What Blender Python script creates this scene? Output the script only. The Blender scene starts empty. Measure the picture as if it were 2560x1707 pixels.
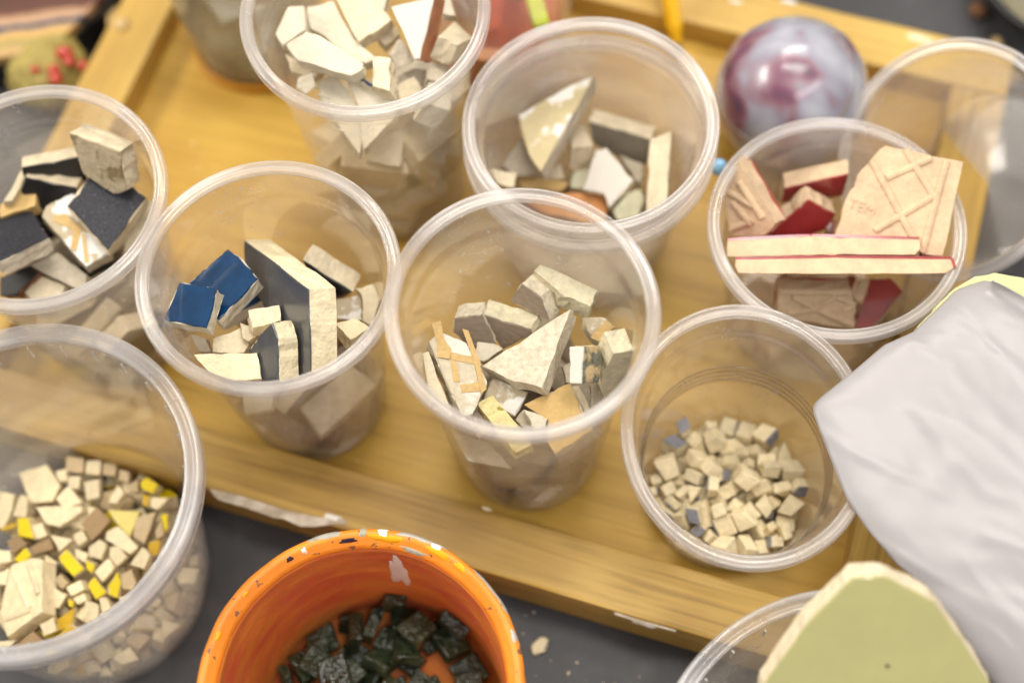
import bpy, bmesh, math, random
from mathutils import Vector, Matrix, Quaternion, noise as mnoise

# ------------------------------------------------------------------ camera
sc = bpy.context.scene
TH, ROLL, DIST = math.radians(65.3), math.radians(-3.5), 0.623
fwd = Vector((0, math.cos(TH), -math.sin(TH)))
rgt = Vector((1, 0, 0)); upv = rgt.cross(fwd)
cr, sr = math.cos(ROLL), math.sin(ROLL)
r2 = rgt * cr + upv * sr; u2 = upv * cr - rgt * sr
cam = bpy.data.cameras.new('camera'); cam.lens = 50; cam.sensor_width = 36
cam.clip_start = 0.02; cam.clip_end = 50
cam.dof.use_dof = True; cam.dof.focus_distance = 0.522; cam.dof.aperture_fstop = 3.0
cam.dof.aperture_blades = 7
cam_o = bpy.data.objects.new('camera', cam); sc.collection.objects.link(cam_o)
M = Matrix.Identity(4)
for i in range(3):
    M[i][0], M[i][1], M[i][2], M[i][3] = r2[i], u2[i], -fwd[i], -fwd[i] * DIST
cam_o.matrix_world = M
sc.camera = cam_o

# ------------------------------------------------------------------ light
w = bpy.data.worlds.new('World'); sc.world = w; w.use_nodes = True
bg = w.node_tree.nodes['Background']; bg.inputs[0].default_value = (1.0, 0.945, 0.87, 1); bg.inputs[1].default_value = 0.66
def area(name, loc, target, sx, sy, power, col):
    l = bpy.data.lights.new(name, 'AREA'); l.shape = 'RECTANGLE'; l.size = sx; l.size_y = sy; l.energy = power; l.color = col
    o = bpy.data.objects.new(name, l); sc.collection.objects.link(o); o.location = loc
    o.rotation_euler = (Vector(target) - Vector(loc)).to_track_quat('-Z', 'Y').to_euler()
    return o
area('area_lamp', (-1.35, 0.38, 1.25), (0, 0, 0.05), 0.9, 0.35, 23, (1.0, 0.93, 0.82))
area('area_lamp', (0.12, 0.22, 1.75), (0, 0, 0.05), 0.9, 0.3, 14, (1.0, 0.94, 0.85))  # overhead fill, added to brighten the cup contents
area('area_lamp', (0.15, 0.9, 1.5), (0, 0, 0.05), 0.8, 0.22, 11, (1.0, 0.94, 0.84))
area('area_lamp', (0.55, -0.75, 1.8), (0, 0, 0.05), 1.3, 0.22, 9, (0.97, 0.97, 1.0))  # front light added for glints
vs = sc.view_settings
vs.view_transform = 'Standard'; vs.look = 'None'; vs.exposure = -0.04; vs.gamma = 1; vs.use_curve_mapping = False
cy = sc.cycles
cy.use_denoising = True; cy.use_adaptive_sampling = True; cy.adaptive_threshold = 0.03
cy.max_bounces = 6; cy.transparent_max_bounces = 32; cy.transmission_bounces = 4; cy.diffuse_bounces = 3; cy.glossy_bounces = 2
cy.caustics_reflective = False; cy.caustics_refractive = False; cy.sample_clamp_indirect = 6.0

# ------------------------------------------------------------------ data (millimetres, world axes)
FRAGS = [
{'cup': 'C1','name': 'tile_fragment','label': 'square charcoal speckled tile piece lying on top of the left cup pile','P': [[-159.8,51.7,82.9],[-142.0,36.6,78.3],[-156.3,14.4,77.0],[-172.2,32.9,81.9]],'E': [-0.9,1.0,-6.9],'body': 'cream','glaze': ('front','charcoal')},
{'cup': 'C1','name': 'tile_fragment','label': 'charcoal tile piece cut by the left picture edge,cream side showing','P': [[-193.5,42.9,68.0],[-179.3,20.5,79.5],[-196.1,9.1,83.4],[-206.2,19.0,78.1],[-208.9,35.0,70.5]],'E': [0.5,-2.9,-6.3],'body': 'greycream','glaze': ('front','charcoal')},
{'cup': 'C1','name': 'tile_fragment','label': 'upright cream tile block with mortar-smeared face in the left cup','P': [[-167.7,55.5,99.5],[-146.7,44.5,100.9],[-147.5,35.9,86.5],[-153.7,36.8,82.5],[-165.6,45.4,85.3]],'E': [3.9,6.9,-4.3],'body': 'cream','glaze': ('front','mortar')},
{'cup': 'C1','name': 'tile_fragment','label': 'black-faced tile strip with cream edge at the back of the left cup','P': [[-191.4,51.2,83.7],[-168.8,54.4,83.7],[-168.2,50.6,72.4],[-194.2,45.4,68.0]],'E': [-0.9,6.6,-2.3],'body': 'cream','glaze': ('front','black')},
{'cup': 'C1','name': 'tile_fragment','label': 'black-faced tile piece with cream edge in front of the back strip','P': [[-190.1,47.8,81.8],[-170.8,44.2,77.3],[-171.4,42.4,73.6],[-190.0,37.7,60.8],[-193.9,45.4,76.1]],'E': [0.6,7.2,-3.5],'body': 'cream','glaze': ('front','black')},
{'cup': 'C1','name': 'tile_fragment','label': 'narrow cream sliver left of the black-faced tile','P': [[-191.4,55.2,80.1],[-191.6,49.1,79.1],[-195.9,39.1,78.2],[-199.4,38.6,78.6]],'E': [-0.9,0.9,-5.9],'body': 'cream','glaze': None},
{'cup': 'C1','name': 'tile_fragment','label': 'tan triangular fragment tucked above the cut-off charcoal tile','P': [[-188.8,48.5,75.0],[-187.9,38.4,74.4],[-202.2,34.9,73.1],[-202.6,40.9,73.5]],'E': [0.5,0.5,-7.0],'body': 'kraft','glaze': None},
{'cup': 'C1','name': 'tile_fragment','label': 'cream fragment with white plaster and tan paper strips under the charcoal square','P': [[-183.2,37.5,75.3],[-172.9,43.5,74.4],[-157.5,18.7,68.0],[-167.0,12.3,68.7],[-173.0,18.8,70.7],[-184.6,33.1,74.9]],'E': [-1.4,1.2,-7.8],'body': 'greycream','glaze': ('front','plaster'),'strips': [[[-179.9,33.2,74.4],[-174.9,33.8,73.6],[-169.3,28.3,71.8],[-171.0,18.0,70.5],[-173.0,19.6,71.1],[-172.4,27.4,72.2],[-180.2,31.0,74.2]],[[-169.3,25.7,71.4],[-168.1,25.8,71.2],[-165.9,13.9,69.0],[-167.8,13.8,69.3]]]},
{'cup': 'C1','name': 'tile_fragment','label': 'plain cream fragment against the right wall of the left cup','P': [[-149.2,42.2,68.8],[-142.3,41.6,67.4],[-142.5,35.3,65.9],[-146.5,26.8,64.7],[-154.0,19.1,64.3],[-153.6,22.0,64.9]],'E': [-1.1,1.3,-5.7],'body': 'cream','glaze': None},
{'cup': 'C1','name': 'tile_fragment','label': 'greyish cream flat fragment low at the front of the left cup','P': [[-192.2,17.7,63.1],[-181.1,22.5,64.0],[-169.2,12.7,61.7],[-169.6,8.6,60.8],[-173.2,7.1,60.5]],'E': [-0.1,1.5,-6.8],'body': 'greycream','glaze': None},
{'cup': 'C1','name': 'tile_fragment','label': 'small cream wedge at the bottom front of the left cup','P': [[-195.1,8.5,58.0],[-188.7,14.9,59.2],[-178.7,10.1,58.1],[-180.3,6.0,57.3],[-192.6,5.0,57.3]],'E': [-0.1,1.3,-6.9],'body': 'cream','glaze': None},
{'cup': 'C1','name': 'tile_fragment','label': 'glossy black fragment with brown edge below the cut-off charcoal tile','P': [[-204.1,13.5,62.0],[-191.3,17.1,64.2],[-188.0,13.5,63.5],[-197.4,5.7,60.3],[-204.1,6.3,59.9]],'E': [0.6,2.0,-6.7],'body': 'brownbody','glaze': ('front','black')},
{'cup': 'C1','name': 'tile_fragment','label': 'cream fragment wedged behind the charcoal square','P': [[-172.3,55.5,68.1],[-166.5,57.8,68.4],[-168.9,44.8,66.0],[-174.7,42.5,65.6]],'E': [-0.1,1.3,-6.9],'body': 'cream','glaze': None},
{'cup': 'C2','name': 'tile_fragment','label': 'pale five-sided shard at the left of the white cup','P': [[-80.8,101.8,109.5],[-74.5,101.7,109.7],[-74.3,91.5,107.7],[-83.4,85.7,106.1],[-86.2,90.9,107.1]],'E': [0.3,1.4,-6.9],'body': 'white','glaze': None},
{'cup': 'C2','name': 'tile_fragment','label': 'long white slab running diagonally through the white cup','P': [[-74.1,105.1,104.6],[-63.4,106.5,105.7],[-59.9,98.7,103.8],[-54.5,88.5,101.4],[-46.9,81.3,100.0],[-51.1,79.8,99.3],[-58.6,82.5,99.5],[-67.2,92.4,101.6],[-73.1,96.3,102.2]],'E': [0.6,2.1,-7.7],'body': 'white','glaze': None},
{'cup': 'C2','name': 'tile_fragment','label': 'beige stone block at the top of the white cup','P': [[-62.1,105.4,108.1],[-47.1,104.0,108.8],[-39.9,94.2,107.0],[-53.6,86.4,104.1]],'E': [0.5,1.9,-7.8],'body': 'cream','glaze': None},
{'cup': 'C2','name': 'tile_fragment','label': 'small white pointed shard beside the brown-edged triangle','P': [[-47.6,111.2,100.8],[-41.8,110.7,100.9],[-44.1,104.8,99.0],[-45.3,105.9,99.3]],'E': [0.3,1.8,-5.7],'body': 'white','glaze': None},
{'cup': 'C2','name': 'tile_fragment','label': 'white glazed triangle with brown edge standing in the white cup','P': [[-39.5,97.5,111.0],[-21.8,92.9,121.3],[-29.1,73.9,107.7],[-31.0,74.6,106.6],[-34.4,83.5,108.3]],'E': [4.0,2.6,-5.8],'body': 'terracotta','glaze': ('front','whiteglaze')},
{'cup': 'C2','name': 'tile_fragment','label': 'cream cube at the right of the white cup','P': [[-21.6,81.4,111.5],[-15.1,96.4,101.1],[-8.3,86.5,102.3],[-14.1,78.8,108.9]],'E': [-4.2,-3.9,-8.2],'body': 'cream','glaze': None},
{'cup': 'C2','name': 'tile_fragment','label': 'brightest flat white shard lying across the white cup','P': [[-81.2,82.0,111.4],[-73.0,87.0,112.7],[-65.6,83.0,112.4],[-51.0,71.0,111.1],[-51.4,68.7,110.6],[-56.1,66.5,110.0],[-62.9,69.2,110.1],[-70.8,73.0,110.3],[-76.4,74.9,110.4]],'E': [0.4,1.2,-6.9],'body': 'white','glaze': None},
{'cup': 'C2','name': 'tile_fragment','label': 'small bluish white block at the lower left of the white cup','P': [[-77.4,69.4,104.5],[-71.5,71.8,105.7],[-71.0,68.4,102.0],[-75.2,65.8,100.2],[-77.9,67.4,102.5]],'E': [-1.1,5.0,-4.8],'body': 'white','glaze': None},
{'cup': 'C2','name': 'tile_fragment','label': 'white shard with rows of comb marks pointing down at the cup front','P': [[-71.0,73.4,97.0],[-63.9,78.0,97.8],[-58.6,69.5,95.3],[-52.3,56.6,91.6],[-55.6,44.4,88.6],[-63.5,56.3,92.2],[-70.0,67.3,95.4]],'E': [-0.4,1.8,-6.8],'body': 'white','glaze': None,'combs': [[-69.8,71.1,96.4],[-68.6,67.8,95.5],[-67.3,64.4,94.5],[-66.1,61.1,93.5],[-64.9,57.8,92.6],[-63.6,54.4,91.6]]},
{'cup': 'C2','name': 'tile_fragment','label': 'smooth white shard right of the comb-marked one','P': [[-59.4,73.6,98.7],[-39.6,65.1,97.6],[-40.6,56.2,95.4],[-53.7,43.9,92.0],[-54.8,62.6,96.3]],'E': [0.3,1.6,-6.8],'body': 'white','glaze': None},
{'cup': 'C2','name': 'tile_fragment','label': 'thin blue chip among the white shards','P': [[-55.8,70.7,103.0],[-53.9,71.2,103.2],[-47.9,66.4,103.0],[-49.0,65.7,102.8]],'E': [0.2,0.4,-4.0],'body': 'white','glaze': ('front','blue')},
{'cup': 'C2','name': 'tile_fragment','label': 'cream upright bar in the middle of the white cup','P': [[-47.7,77.4,106.6],[-40.6,75.2,108.3],[-41.5,60.3,107.3],[-48.1,64.1,105.8]],'E': [2.0,0.4,-7.7],'body': 'cream','glaze': None},
{'cup': 'C2','name': 'tile_fragment','label': 'small beige block below the beige stone','P': [[-46.7,93.5,97.0],[-40.7,99.3,98.2],[-37.8,94.6,96.8],[-43.7,90.2,96.0]],'E': [-0.4,1.7,-6.8],'body': 'cream','glaze': None},
{'cup': 'C2','name': 'tile_fragment','label': 'grey-beige block left of the triangle tip','P': [[-36.4,84.7,106.8],[-32.1,78.4,100.9],[-38.5,75.2,100.2],[-40.8,79.4,104.1]],'E': [-1.5,4.1,-5.5],'body': 'greycream','glaze': None},
{'cup': 'C2','name': 'tile_fragment','label': 'grey-beige block below the cream cube','P': [[-26.6,79.8,98.4],[-18.5,78.0,97.4],[-20.8,71.0,95.7],[-27.6,72.5,96.5]],'E': [-0.5,1.8,-6.8],'body': 'greycream','glaze': None},
{'cup': 'C2','name': 'tile_fragment','label': 'shaded grey fragment right of the cream bar','P': [[-39.2,77.9,92.3],[-32.7,80.7,92.9],[-28.3,79.9,92.6],[-29.9,74.1,91.2],[-40.1,72.7,91.0]],'E': [-0.1,1.7,-6.8],'body': 'greycream','glaze': None},
{'cup': 'C2','name': 'tile_fragment','label': 'cream fragment near the front rim of the white cup','P': [[-39.7,71.3,95.1],[-32.6,74.8,95.9],[-29.7,70.1,94.7],[-33.3,60.7,92.3],[-37.8,59.7,92.1]],'E': [-0.1,1.7,-6.8],'body': 'cream','glaze': None},
{'cup': 'C2','name': 'tile_fragment','label': 'white block behind the front right wall of the white cup','P': [[-26.4,72.3,95.0],[-17.7,73.1,87.5],[-18.8,58.0,94.8],[-27.6,57.2,102.4]],'E': [-6.0,-3.1,-7.3],'body': 'white','glaze': None},
{'cup': 'C2','name': 'tile_fragment','label': 'beige piece under the brightest white shard','P': [[-83.4,85.9,100.6],[-77.6,82.0,99.5],[-68.2,78.6,98.5],[-72.8,75.0,97.7],[-80.8,78.6,98.7]],'E': [-0.1,1.7,-6.8],'body': 'cream','glaze': None},
{'cup': 'C2','name': 'tile_fragment','label': 'cream piece low at the right wall of the white cup','P': [[-18.4,78.6,89.0],[-9.8,84.0,89.3],[-10.4,73.2,87.1],[-18.3,67.3,86.6]],'E': [-0.6,1.4,-6.8],'body': 'cream','glaze': None},
{'cup': 'C2','name': 'tile_fragment','label': 'white plate showing through the front wall of the white cup','P': [[-48.9,58.3,77.0],[-38.3,62.6,78.7],[-41.1,46.9,73.9],[-54.5,49.9,74.3]],'E': [0.3,2.0,-6.7],'body': 'white','glaze': None},
{'cup': 'C2','name': 'tile_fragment','label': 'cream wedge showing through the lower front wall of the white cup','P': [[-38.7,63.6,67.8],[-25.6,63.1,68.2],[-34.8,49.0,63.7],[-41.9,52.2,64.3]],'E': [0.3,2.0,-6.7],'body': 'cream','glaze': None},
{'cup': 'C2','name': 'tile_fragment','label': 'white shard behind the brown-edged triangle','P': [[-19.6,108.0,102.2],[-16.4,107.8,102.1],[-14.6,100.1,99.7],[-20.0,101.0,100.0]],'E': [-0.0,1.8,-5.7],'body': 'white','glaze': None},
{'cup': 'C3','name': 'tile_fragment','label': 'tall wedge with streaky white and yellow adhesive face in the stacked cups','P': [[8.4,74.4,63.7],[31.6,84.4,69.3],[40.6,86.3,71.5],[39.8,84.1,71.2],[16.1,45.3,65.2],[11.9,53.7,64.3],[9.3,66.9,63.8]],'E': [1.8,0.1,-7.8],'body': 'greycream','glaze': ('front','residue')},
{'cup': 'C3','name': 'tile_fragment','label': 'cream slab with grey face at the back of the stacked cups','P': [[38.0,73.0,58.6],[63.5,62.9,57.6],[62.0,59.4,42.9],[50.8,63.9,43.5],[40.3,69.0,47.1]],'E': [2.8,7.2,-2.0],'body': 'cream','glaze': ('front','greyback')},
{'cup': 'C3','name': 'tile_fragment','label': 'tall cream bar standing at the right of the stacked cups','P': [[62.5,59.5,63.2],[71.4,61.3,65.0],[66.0,27.5,58.6],[58.0,26.7,57.1],[60.6,49.0,61.2]],'E': [1.4,1.3,-7.8],'body': 'cream','glaze': None},
{'cup': 'C3','name': 'tile_fragment','label': 'small upright cream block beside the adhesive-streaked wedge','P': [[30.4,72.3,51.4],[36.8,79.6,48.3],[39.2,64.1,53.5],[30.1,62.8,54.7]],'E': [-0.9,-3.9,-11.3],'body': 'cream','glaze': None},
{'cup': 'C3','name': 'tile_fragment','label': 'bright white pentagon-shaped tile in the stacked cups','P': [[33.5,45.5,48.6],[40.1,60.6,55.2],[44.2,60.8,56.3],[54.9,45.1,53.9],[43.8,36.3,48.2],[42.5,42.1,49.8]],'E': [1.7,2.1,-6.5],'body': 'cream','glaze': ('front','whiteglaze')},
{'cup': 'C3','name': 'tile_fragment','label': 'grey-beige corner behind the white pentagon tile','P': [[50.5,62.4,47.9],[60.5,57.1,46.8],[58.5,49.1,44.3],[55.3,52.1,45.0]],'E': [0.3,2.0,-6.7],'body': 'greycream','glaze': None},
{'cup': 'C3','name': 'tile_fragment','label': 'pale greenish lump at the front of the stacked cups','P': [[45.5,35.6,47.2],[52.1,42.3,49.7],[57.6,43.2,50.2],[59.0,38.5,48.7],[55.4,31.5,46.2],[47.2,31.5,45.9]],'E': [0.4,2.8,-8.5],'body': 'palegreen','glaze': None},
{'cup': 'C3','name': 'tile_fragment','label': 'orange clay fragment seen through the central cup rim','P': [[29.2,46.8,44.8],[44.0,45.3,44.4],[43.8,38.6,43.5],[40.8,31.4,42.6],[17.5,37.9,43.9],[9.7,44.2,44.9]],'E': [-0.1,0.9,-6.9],'body': 'orangeclay','glaze': None},
{'cup': 'C3','name': 'tile_fragment','label': 'flat cream fragment at the left wall of the stacked cups','P': [[-4.8,49.4,64.3],[6.1,46.8,63.4],[4.4,40.8,61.8],[-2.2,43.2,62.5]],'E': [-0.1,1.6,-5.8],'body': 'cream','glaze': None},
{'cup': 'C3','name': 'tile_fragment','label': 'tan flat fragment below the wedge tip','P': [[6.2,56.9,42.9],[16.0,56.7,42.7],[28.3,53.6,41.8],[24.6,50.3,40.9],[8.0,52.6,41.7]],'E': [-0.1,1.6,-5.8],'body': 'kraft','glaze': None},
{'cup': 'C3','name': 'tile_fragment','label': 'small pale chip under the wedge tip','P': [[18.0,56.2,43.9],[25.4,61.4,45.2],[26.3,55.1,43.5],[22.1,54.6,43.4]],'E': [-0.1,1.6,-5.8],'body': 'cream','glaze': None},
{'cup': 'C3','name': 'tile_fragment','label': 'grey fragment leaning left of the wedge','P': [[0.3,60.1,48.8],[9.3,71.4,51.9],[12.3,62.9,49.5],[16.0,55.8,47.5],[6.2,55.0,47.4]],'E': [-0.1,1.6,-5.8],'body': 'greycream','glaze': None},
{'cup': 'C3','name': 'tile_fragment','label': 'greenish cream chip between wedge and pentagon tile','P': [[30.8,58.3,43.0],[38.5,59.3,43.2],[35.1,50.4,40.8],[28.9,51.5,41.1]],'E': [-0.1,1.6,-5.8],'body': 'palegreen','glaze': None},
{'cup': 'C7','name': 'tile_fragment','label': 'leaning tile with lattice-ribbed back at the left of the red cup','P': [[94.2,35.6,82.4],[107.1,10.6,73.5],[102.8,8.4,67.6],[91.4,12.7,60.4],[88.7,23.1,66.7],[90.9,30.7,75.2]],'E': [4.7,4.2,-5.0],'body': 'pinkcream','glaze': ('back','red'),'ridges': [[[93.8,28.8,76.3],[102.1,14.0,71.7]],[[89.2,27.9,71.2],[98.9,18.9,72.8]],[[90.6,15.2,61.8],[98.9,14.7,69.2]],[[98.0,13.6,67.5],[91.6,23.3,69.6]]]},
{'cup': 'C7','name': 'tile_fragment','label': 'red-faced tile piece with cream edge at the back of the red cup','P': [[115.3,34.2,59.7],[139.6,33.2,69.8],[139.4,31.0,56.4],[130.6,31.4,53.1],[115.0,32.7,50.8]],'E': [0.9,7.8,-1.4],'body': 'pinkcream','glaze': ('front','red')},
{'cup': 'C7','name': 'tile_fragment','label': 'red-faced angular tile in the middle of the red cup','P': [[122.2,23.9,67.5],[134.2,20.4,59.9],[130.7,17.7,52.2],[119.9,16.6,47.9],[106.6,17.7,49.2],[115.0,21.0,58.9]],'E': [0.3,7.5,-2.8],'body': 'pinkcream','glaze': ('front','red')},
{'cup': 'C7','name': 'tile_fragment','label': 'large cream tile back with raised lattice and lettering,red on its far side','P': [[150.4,33.3,88.9],[178.6,22.9,90.6],[168.8,-9.0,74.2],[161.3,-7.4,73.2],[159.5,-2.2,75.2],[128.9,2.9,70.6],[134.1,15.8,77.4],[140.9,26.2,83.6],[145.4,29.6,86.1]],'E': [1.6,3.2,-7.2],'body': 'pinkcream','glaze': ('back','red'),'ridges': [[[144.9,28.9,85.7],[158.7,-1.7,75.2]],[[157.7,30.9,89.4],[167.3,11.7,83.0]],[[150.1,21.9,83.7],[167.0,26.1,89.4]],[[144.5,3.8,74.5],[167.4,12.9,83.6]],[[172.5,24.3,89.8],[161.4,-6.6,73.6]]],'text': ['TEM',[136.0,16.4,78.4],[145.9,11.2,78.3]]},
{'cup': 'C7','name': 'tile_fragment','label': 'red-backed tile standing on edge,upper of the two long bars','P': [[86.0,2.2,77.0],[118.6,1.8,77.0],[160.1,-2.5,77.0],[159.9,-6.8,77.0],[157.4,-9.2,77.0],[120.6,-6.4,77.0],[108.6,-6.0,77.0],[85.1,-5.0,77.0]],'E': [7.0,16.0,-30.0],'body': 'pinkcream','glaze': ('sides',(0,1),'red')},
{'cup': 'C7','name': 'tile_fragment','label': 'red-backed tile standing on edge,lower of the two long bars','P': [[87.8,-7.9,80.0],[125.3,-9.7,80.0],[169.8,-13.4,80.0],[170.2,-17.4,80.0],[166.8,-19.4,80.0],[124.3,-16.6,80.0],[88.1,-13.9,80.0],[87.2,-10.9,80.0]],'E': [8.0,18.0,-32.0],'body': 'pinkcream','glaze': ('sides',(0,1,2),'red')},
{'cup': 'C7','name': 'tile_fragment','label': 'lattice-ribbed tile below the long bars','P': [[107.3,-10.4,57.1],[135.2,-12.8,56.9],[138.3,-17.2,49.7],[138.9,-22.6,40.5],[107.2,-17.2,45.5]],'E': [0.6,6.9,-4.0],'body': 'pinkcream','glaze': ('back','red'),'ridges': [[[108.5,-11.1,55.9],[134.6,-13.4,55.9]],[[113.0,-12.5,54.1],[122.5,-16.3,49.0]],[[122.5,-16.3,49.0],[130.2,-13.9,54.4]],[[122.5,-16.3,49.0],[137.7,-21.4,42.5]],[[133.5,-17.5,48.7],[137.8,-16.7,50.7]],[[111.7,-16.6,46.9],[122.5,-16.3,49.0]],[[130.2,-13.9,54.4],[137.8,-16.7,50.7]]]},
{'cup': 'C7','name': 'tile_fragment','label': 'deep red tile face below the long bars','P': [[146.7,-3.8,48.0],[154.6,-5.4,50.3],[158.3,-11.6,49.7],[145.9,-23.1,42.0],[139.2,-22.5,39.9]],'E': [2.5,2.2,-7.3],'body': 'pinkcream','glaze': ('front','red')},
{'cup': 'C7','name': 'tile_fragment','label': 'pinkish edge sliver left of the deep red tile','P': [[146.1,-4.3,49.3],[140.1,-13.7,46.4],[138.9,-10.8,47.1],[142.9,-4.3,49.2]],'E': [0.3,1.6,-5.8],'body': 'pinkcream','glaze': None},
{'cup': 'C7','name': 'tile_fragment','label': 'small bright red corner behind the long bars','P': [[134.0,25.3,42.2],[138.7,27.7,43.2],[137.1,21.2,41.3],[134.1,21.9,41.3]],'E': [0.3,1.6,-5.8],'body': 'pinkcream','glaze': ('front','red')},
{'cup': 'C7','name': 'tile_fragment','label': 'tiny red corner under the lower long bar','P': [[139.0,-0.1,44.5],[142.6,-0.8,44.5],[140.1,-5.9,43.0]],'E': [0.3,1.6,-5.8],'body': 'pinkcream','glaze': ('front','red')},
{'cup': 'C4','name': 'tile_fragment','label': 'square glossy blue tile at the left of the blue cup','P': [[-121.3,-13.9,100.3],[-106.9,-18.4,101.6],[-110.6,-33.4,99.8],[-127.1,-28.0,98.3]],'E': [0.9,0.6,-6.9],'body': 'white','glaze': ('front','blue')},
{'cup': 'C4','name': 'tile_fragment','label': 'larger blue tile with ragged edge behind the square blue one','P': [[-106.2,4.6,89.7],[-101.8,1.1,90.1],[-94.1,-9.5,90.8],[-108.5,-25.9,90.5],[-121.7,-9.7,89.3],[-113.1,-1.7,89.5]],'E': [0.4,-0.2,-7.0],'body': 'white','glaze': ('front','blue')},
{'cup': 'C4','name': 'tile_fragment','label': 'blue tile sliver under the ragged blue tile','P': [[-99.4,-3.3,70.0],[-96.6,-8.1,70.2],[-112.4,-16.6,69.9],[-106.9,-9.0,69.9]],'E': [0.2,-0.1,-7.0],'body': 'white','glaze': ('front','blue')},
{'cup': 'C4','name': 'tile_fragment','label': 'tall thick cream slab with slate grey face in the blue cup','P': [[-102.1,14.6,78.2],[-70.8,-28.0,115.7],[-72.5,-53.6,99.5],[-80.7,-49.1,86.3],[-94.2,-13.8,78.8],[-103.0,5.5,72.0]],'E': [8.8,2.3,-4.6],'body': 'creambright','glaze': ('front','slate')},
{'cup': 'C4','name': 'tile_fragment','label': 'cream block with black underside at the right back of the blue cup','P': [[-78.9,3.1,80.6],[-60.9,-6.8,70.1],[-68.9,-5.0,63.0],[-77.1,0.9,74.1]],'E': [3.4,8.1,-1.8],'body': 'cream','glaze': ('front','black')},
{'cup': 'C4','name': 'tile_fragment','label': 'tan piece with white glaze patch at the right of the blue cup','P': [[-68.3,-7.8,66.6],[-57.9,-6.8,67.3],[-57.9,-17.1,65.1],[-68.5,-15.5,65.0]],'E': [0.3,1.4,-6.8],'body': 'kraft','glaze': ('front','plaster')},
{'cup': 'C4','name': 'tile_fragment','label': 'beige piece against the right wall of the blue cup','P': [[-60.0,-5.7,71.5],[-52.8,-4.6,71.6],[-50.4,-10.8,70.1],[-53.8,-21.1,67.7],[-57.5,-18.7,68.3],[-57.4,-8.1,70.8]],'E': [-0.1,1.6,-6.8],'body': 'cream','glaze': None},
{'cup': 'C4','name': 'tile_fragment','label': 'bright cream chip right of the tall slate slab','P': [[-65.3,-30.2,90.9],[-58.3,-27.1,89.3],[-52.3,-31.7,88.9],[-59.3,-36.9,90.8]],'E': [-1.3,-1.1,-7.8],'body': 'creambright','glaze': None},
{'cup': 'C4','name': 'tile_fragment','label': 'small cream block above the little slate block','P': [[-96.5,-25.0,96.3],[-85.5,-22.4,93.9],[-84.8,-28.9,93.9],[-94.6,-32.1,95.9]],'E': [-1.6,-0.1,-7.8],'body': 'cream','glaze': None},
{'cup': 'C4','name': 'tile_fragment','label': 'cream chip below the small cream block','P': [[-101.1,-26.4,89.0],[-96.5,-28.4,88.4],[-90.7,-28.8,88.2],[-98.1,-33.5,87.0],[-100.2,-32.1,87.4]],'E': [-0.1,1.8,-6.8],'body': 'cream','glaze': None},
{'cup': 'C4','name': 'tile_fragment','label': 'little cream block with slate grey face in front of the tall slab','P': [[-85.3,-35.9,106.6],[-83.5,-41.9,105.6],[-84.2,-55.1,97.0],[-92.4,-51.0,88.8],[-93.3,-41.2,93.3],[-97.6,-38.7,89.2],[-91.7,-36.8,97.9]],'E': [6.0,2.7,-4.6],'body': 'creambright','glaze': ('front','slate')},
{'cup': 'C4','name': 'tile_fragment','label': 'flat cream rectangle at the front of the blue cup','P': [[-116.2,-41.5,95.7],[-93.1,-42.1,95.3],[-91.8,-51.4,92.5],[-102.3,-51.4,92.6],[-111.3,-47.6,93.8]],'E': [-0.1,2.0,-6.7],'body': 'creambright','glaze': ('back','blue')},
{'cup': 'C4','name': 'tile_fragment','label': 'rough beige lump behind the flat cream rectangle','P': [[-112.2,-35.1,83.4],[-111.8,-30.1,84.6],[-101.5,-26.6,85.2],[-98.4,-33.0,83.7],[-100.3,-36.1,83.0]],'E': [-0.1,1.5,-6.8],'body': 'cream','glaze': None},
{'cup': 'C4','name': 'tile_fragment','label': 'grey-beige chip below the square blue tile','P': [[-123.2,-22.8,74.1],[-117.3,-24.6,73.5],[-115.2,-29.8,72.1],[-119.7,-29.6,72.2]],'E': [-0.1,1.8,-6.8],'body': 'greycream','glaze': None},
{'cup': 'C4','name': 'tile_fragment','label': 'white piece showing through the front wall of the blue cup','P': [[-106.0,-41.8,56.9],[-93.9,-41.0,57.0],[-94.9,-48.3,55.1],[-105.5,-49.2,55.0]],'E': [-0.1,1.8,-6.8],'body': 'white','glaze': None},
{'cup': 'C5','name': 'tile_fragment','label': 'big grey-beige triangle on top of the central cup','P': [[22.3,-31.8,94.7],[9.6,-61.1,91.4],[-0.5,-56.7,88.5],[-11.6,-48.4,85.4]],'E': [2.2,-0.1,-7.7],'body': 'stone','glaze': None},
{'cup': 'C5','name': 'tile_fragment','label': 'block with taupe face at the left back of the central cup','P': [[-20.8,-28.5,86.5],[-10.4,-28.6,88.5],[-5.9,-36.3,78.2],[-15.1,-36.9,75.4],[-21.8,-32.0,81.2]],'E': [1.1,7.4,-5.0],'body': 'stone','glaze': ('front','taupe')},
{'cup': 'C5','name': 'tile_fragment','label': 'block with taupe face left of centre,behind the big triangle','P': [[-10.6,-27.4,86.0],[7.3,-35.1,86.8],[8.2,-36.5,84.7],[-3.4,-36.7,73.7],[-7.1,-32.6,78.6]],'E': [3.4,7.5,-3.7],'body': 'stonegreen','glaze': ('front','taupe')},
{'cup': 'C5','name': 'tile_fragment','label': 'four-sided chunk with taupe face,highest at the back of the central cup','P': [[5.0,-19.1,92.9],[11.8,-24.7,92.2],[14.7,-31.7,85.7],[7.6,-26.8,85.1],[0.1,-22.0,84.0]],'E': [4.7,6.2,-4.6],'body': 'stone','glaze': ('front','taupe')},
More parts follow.
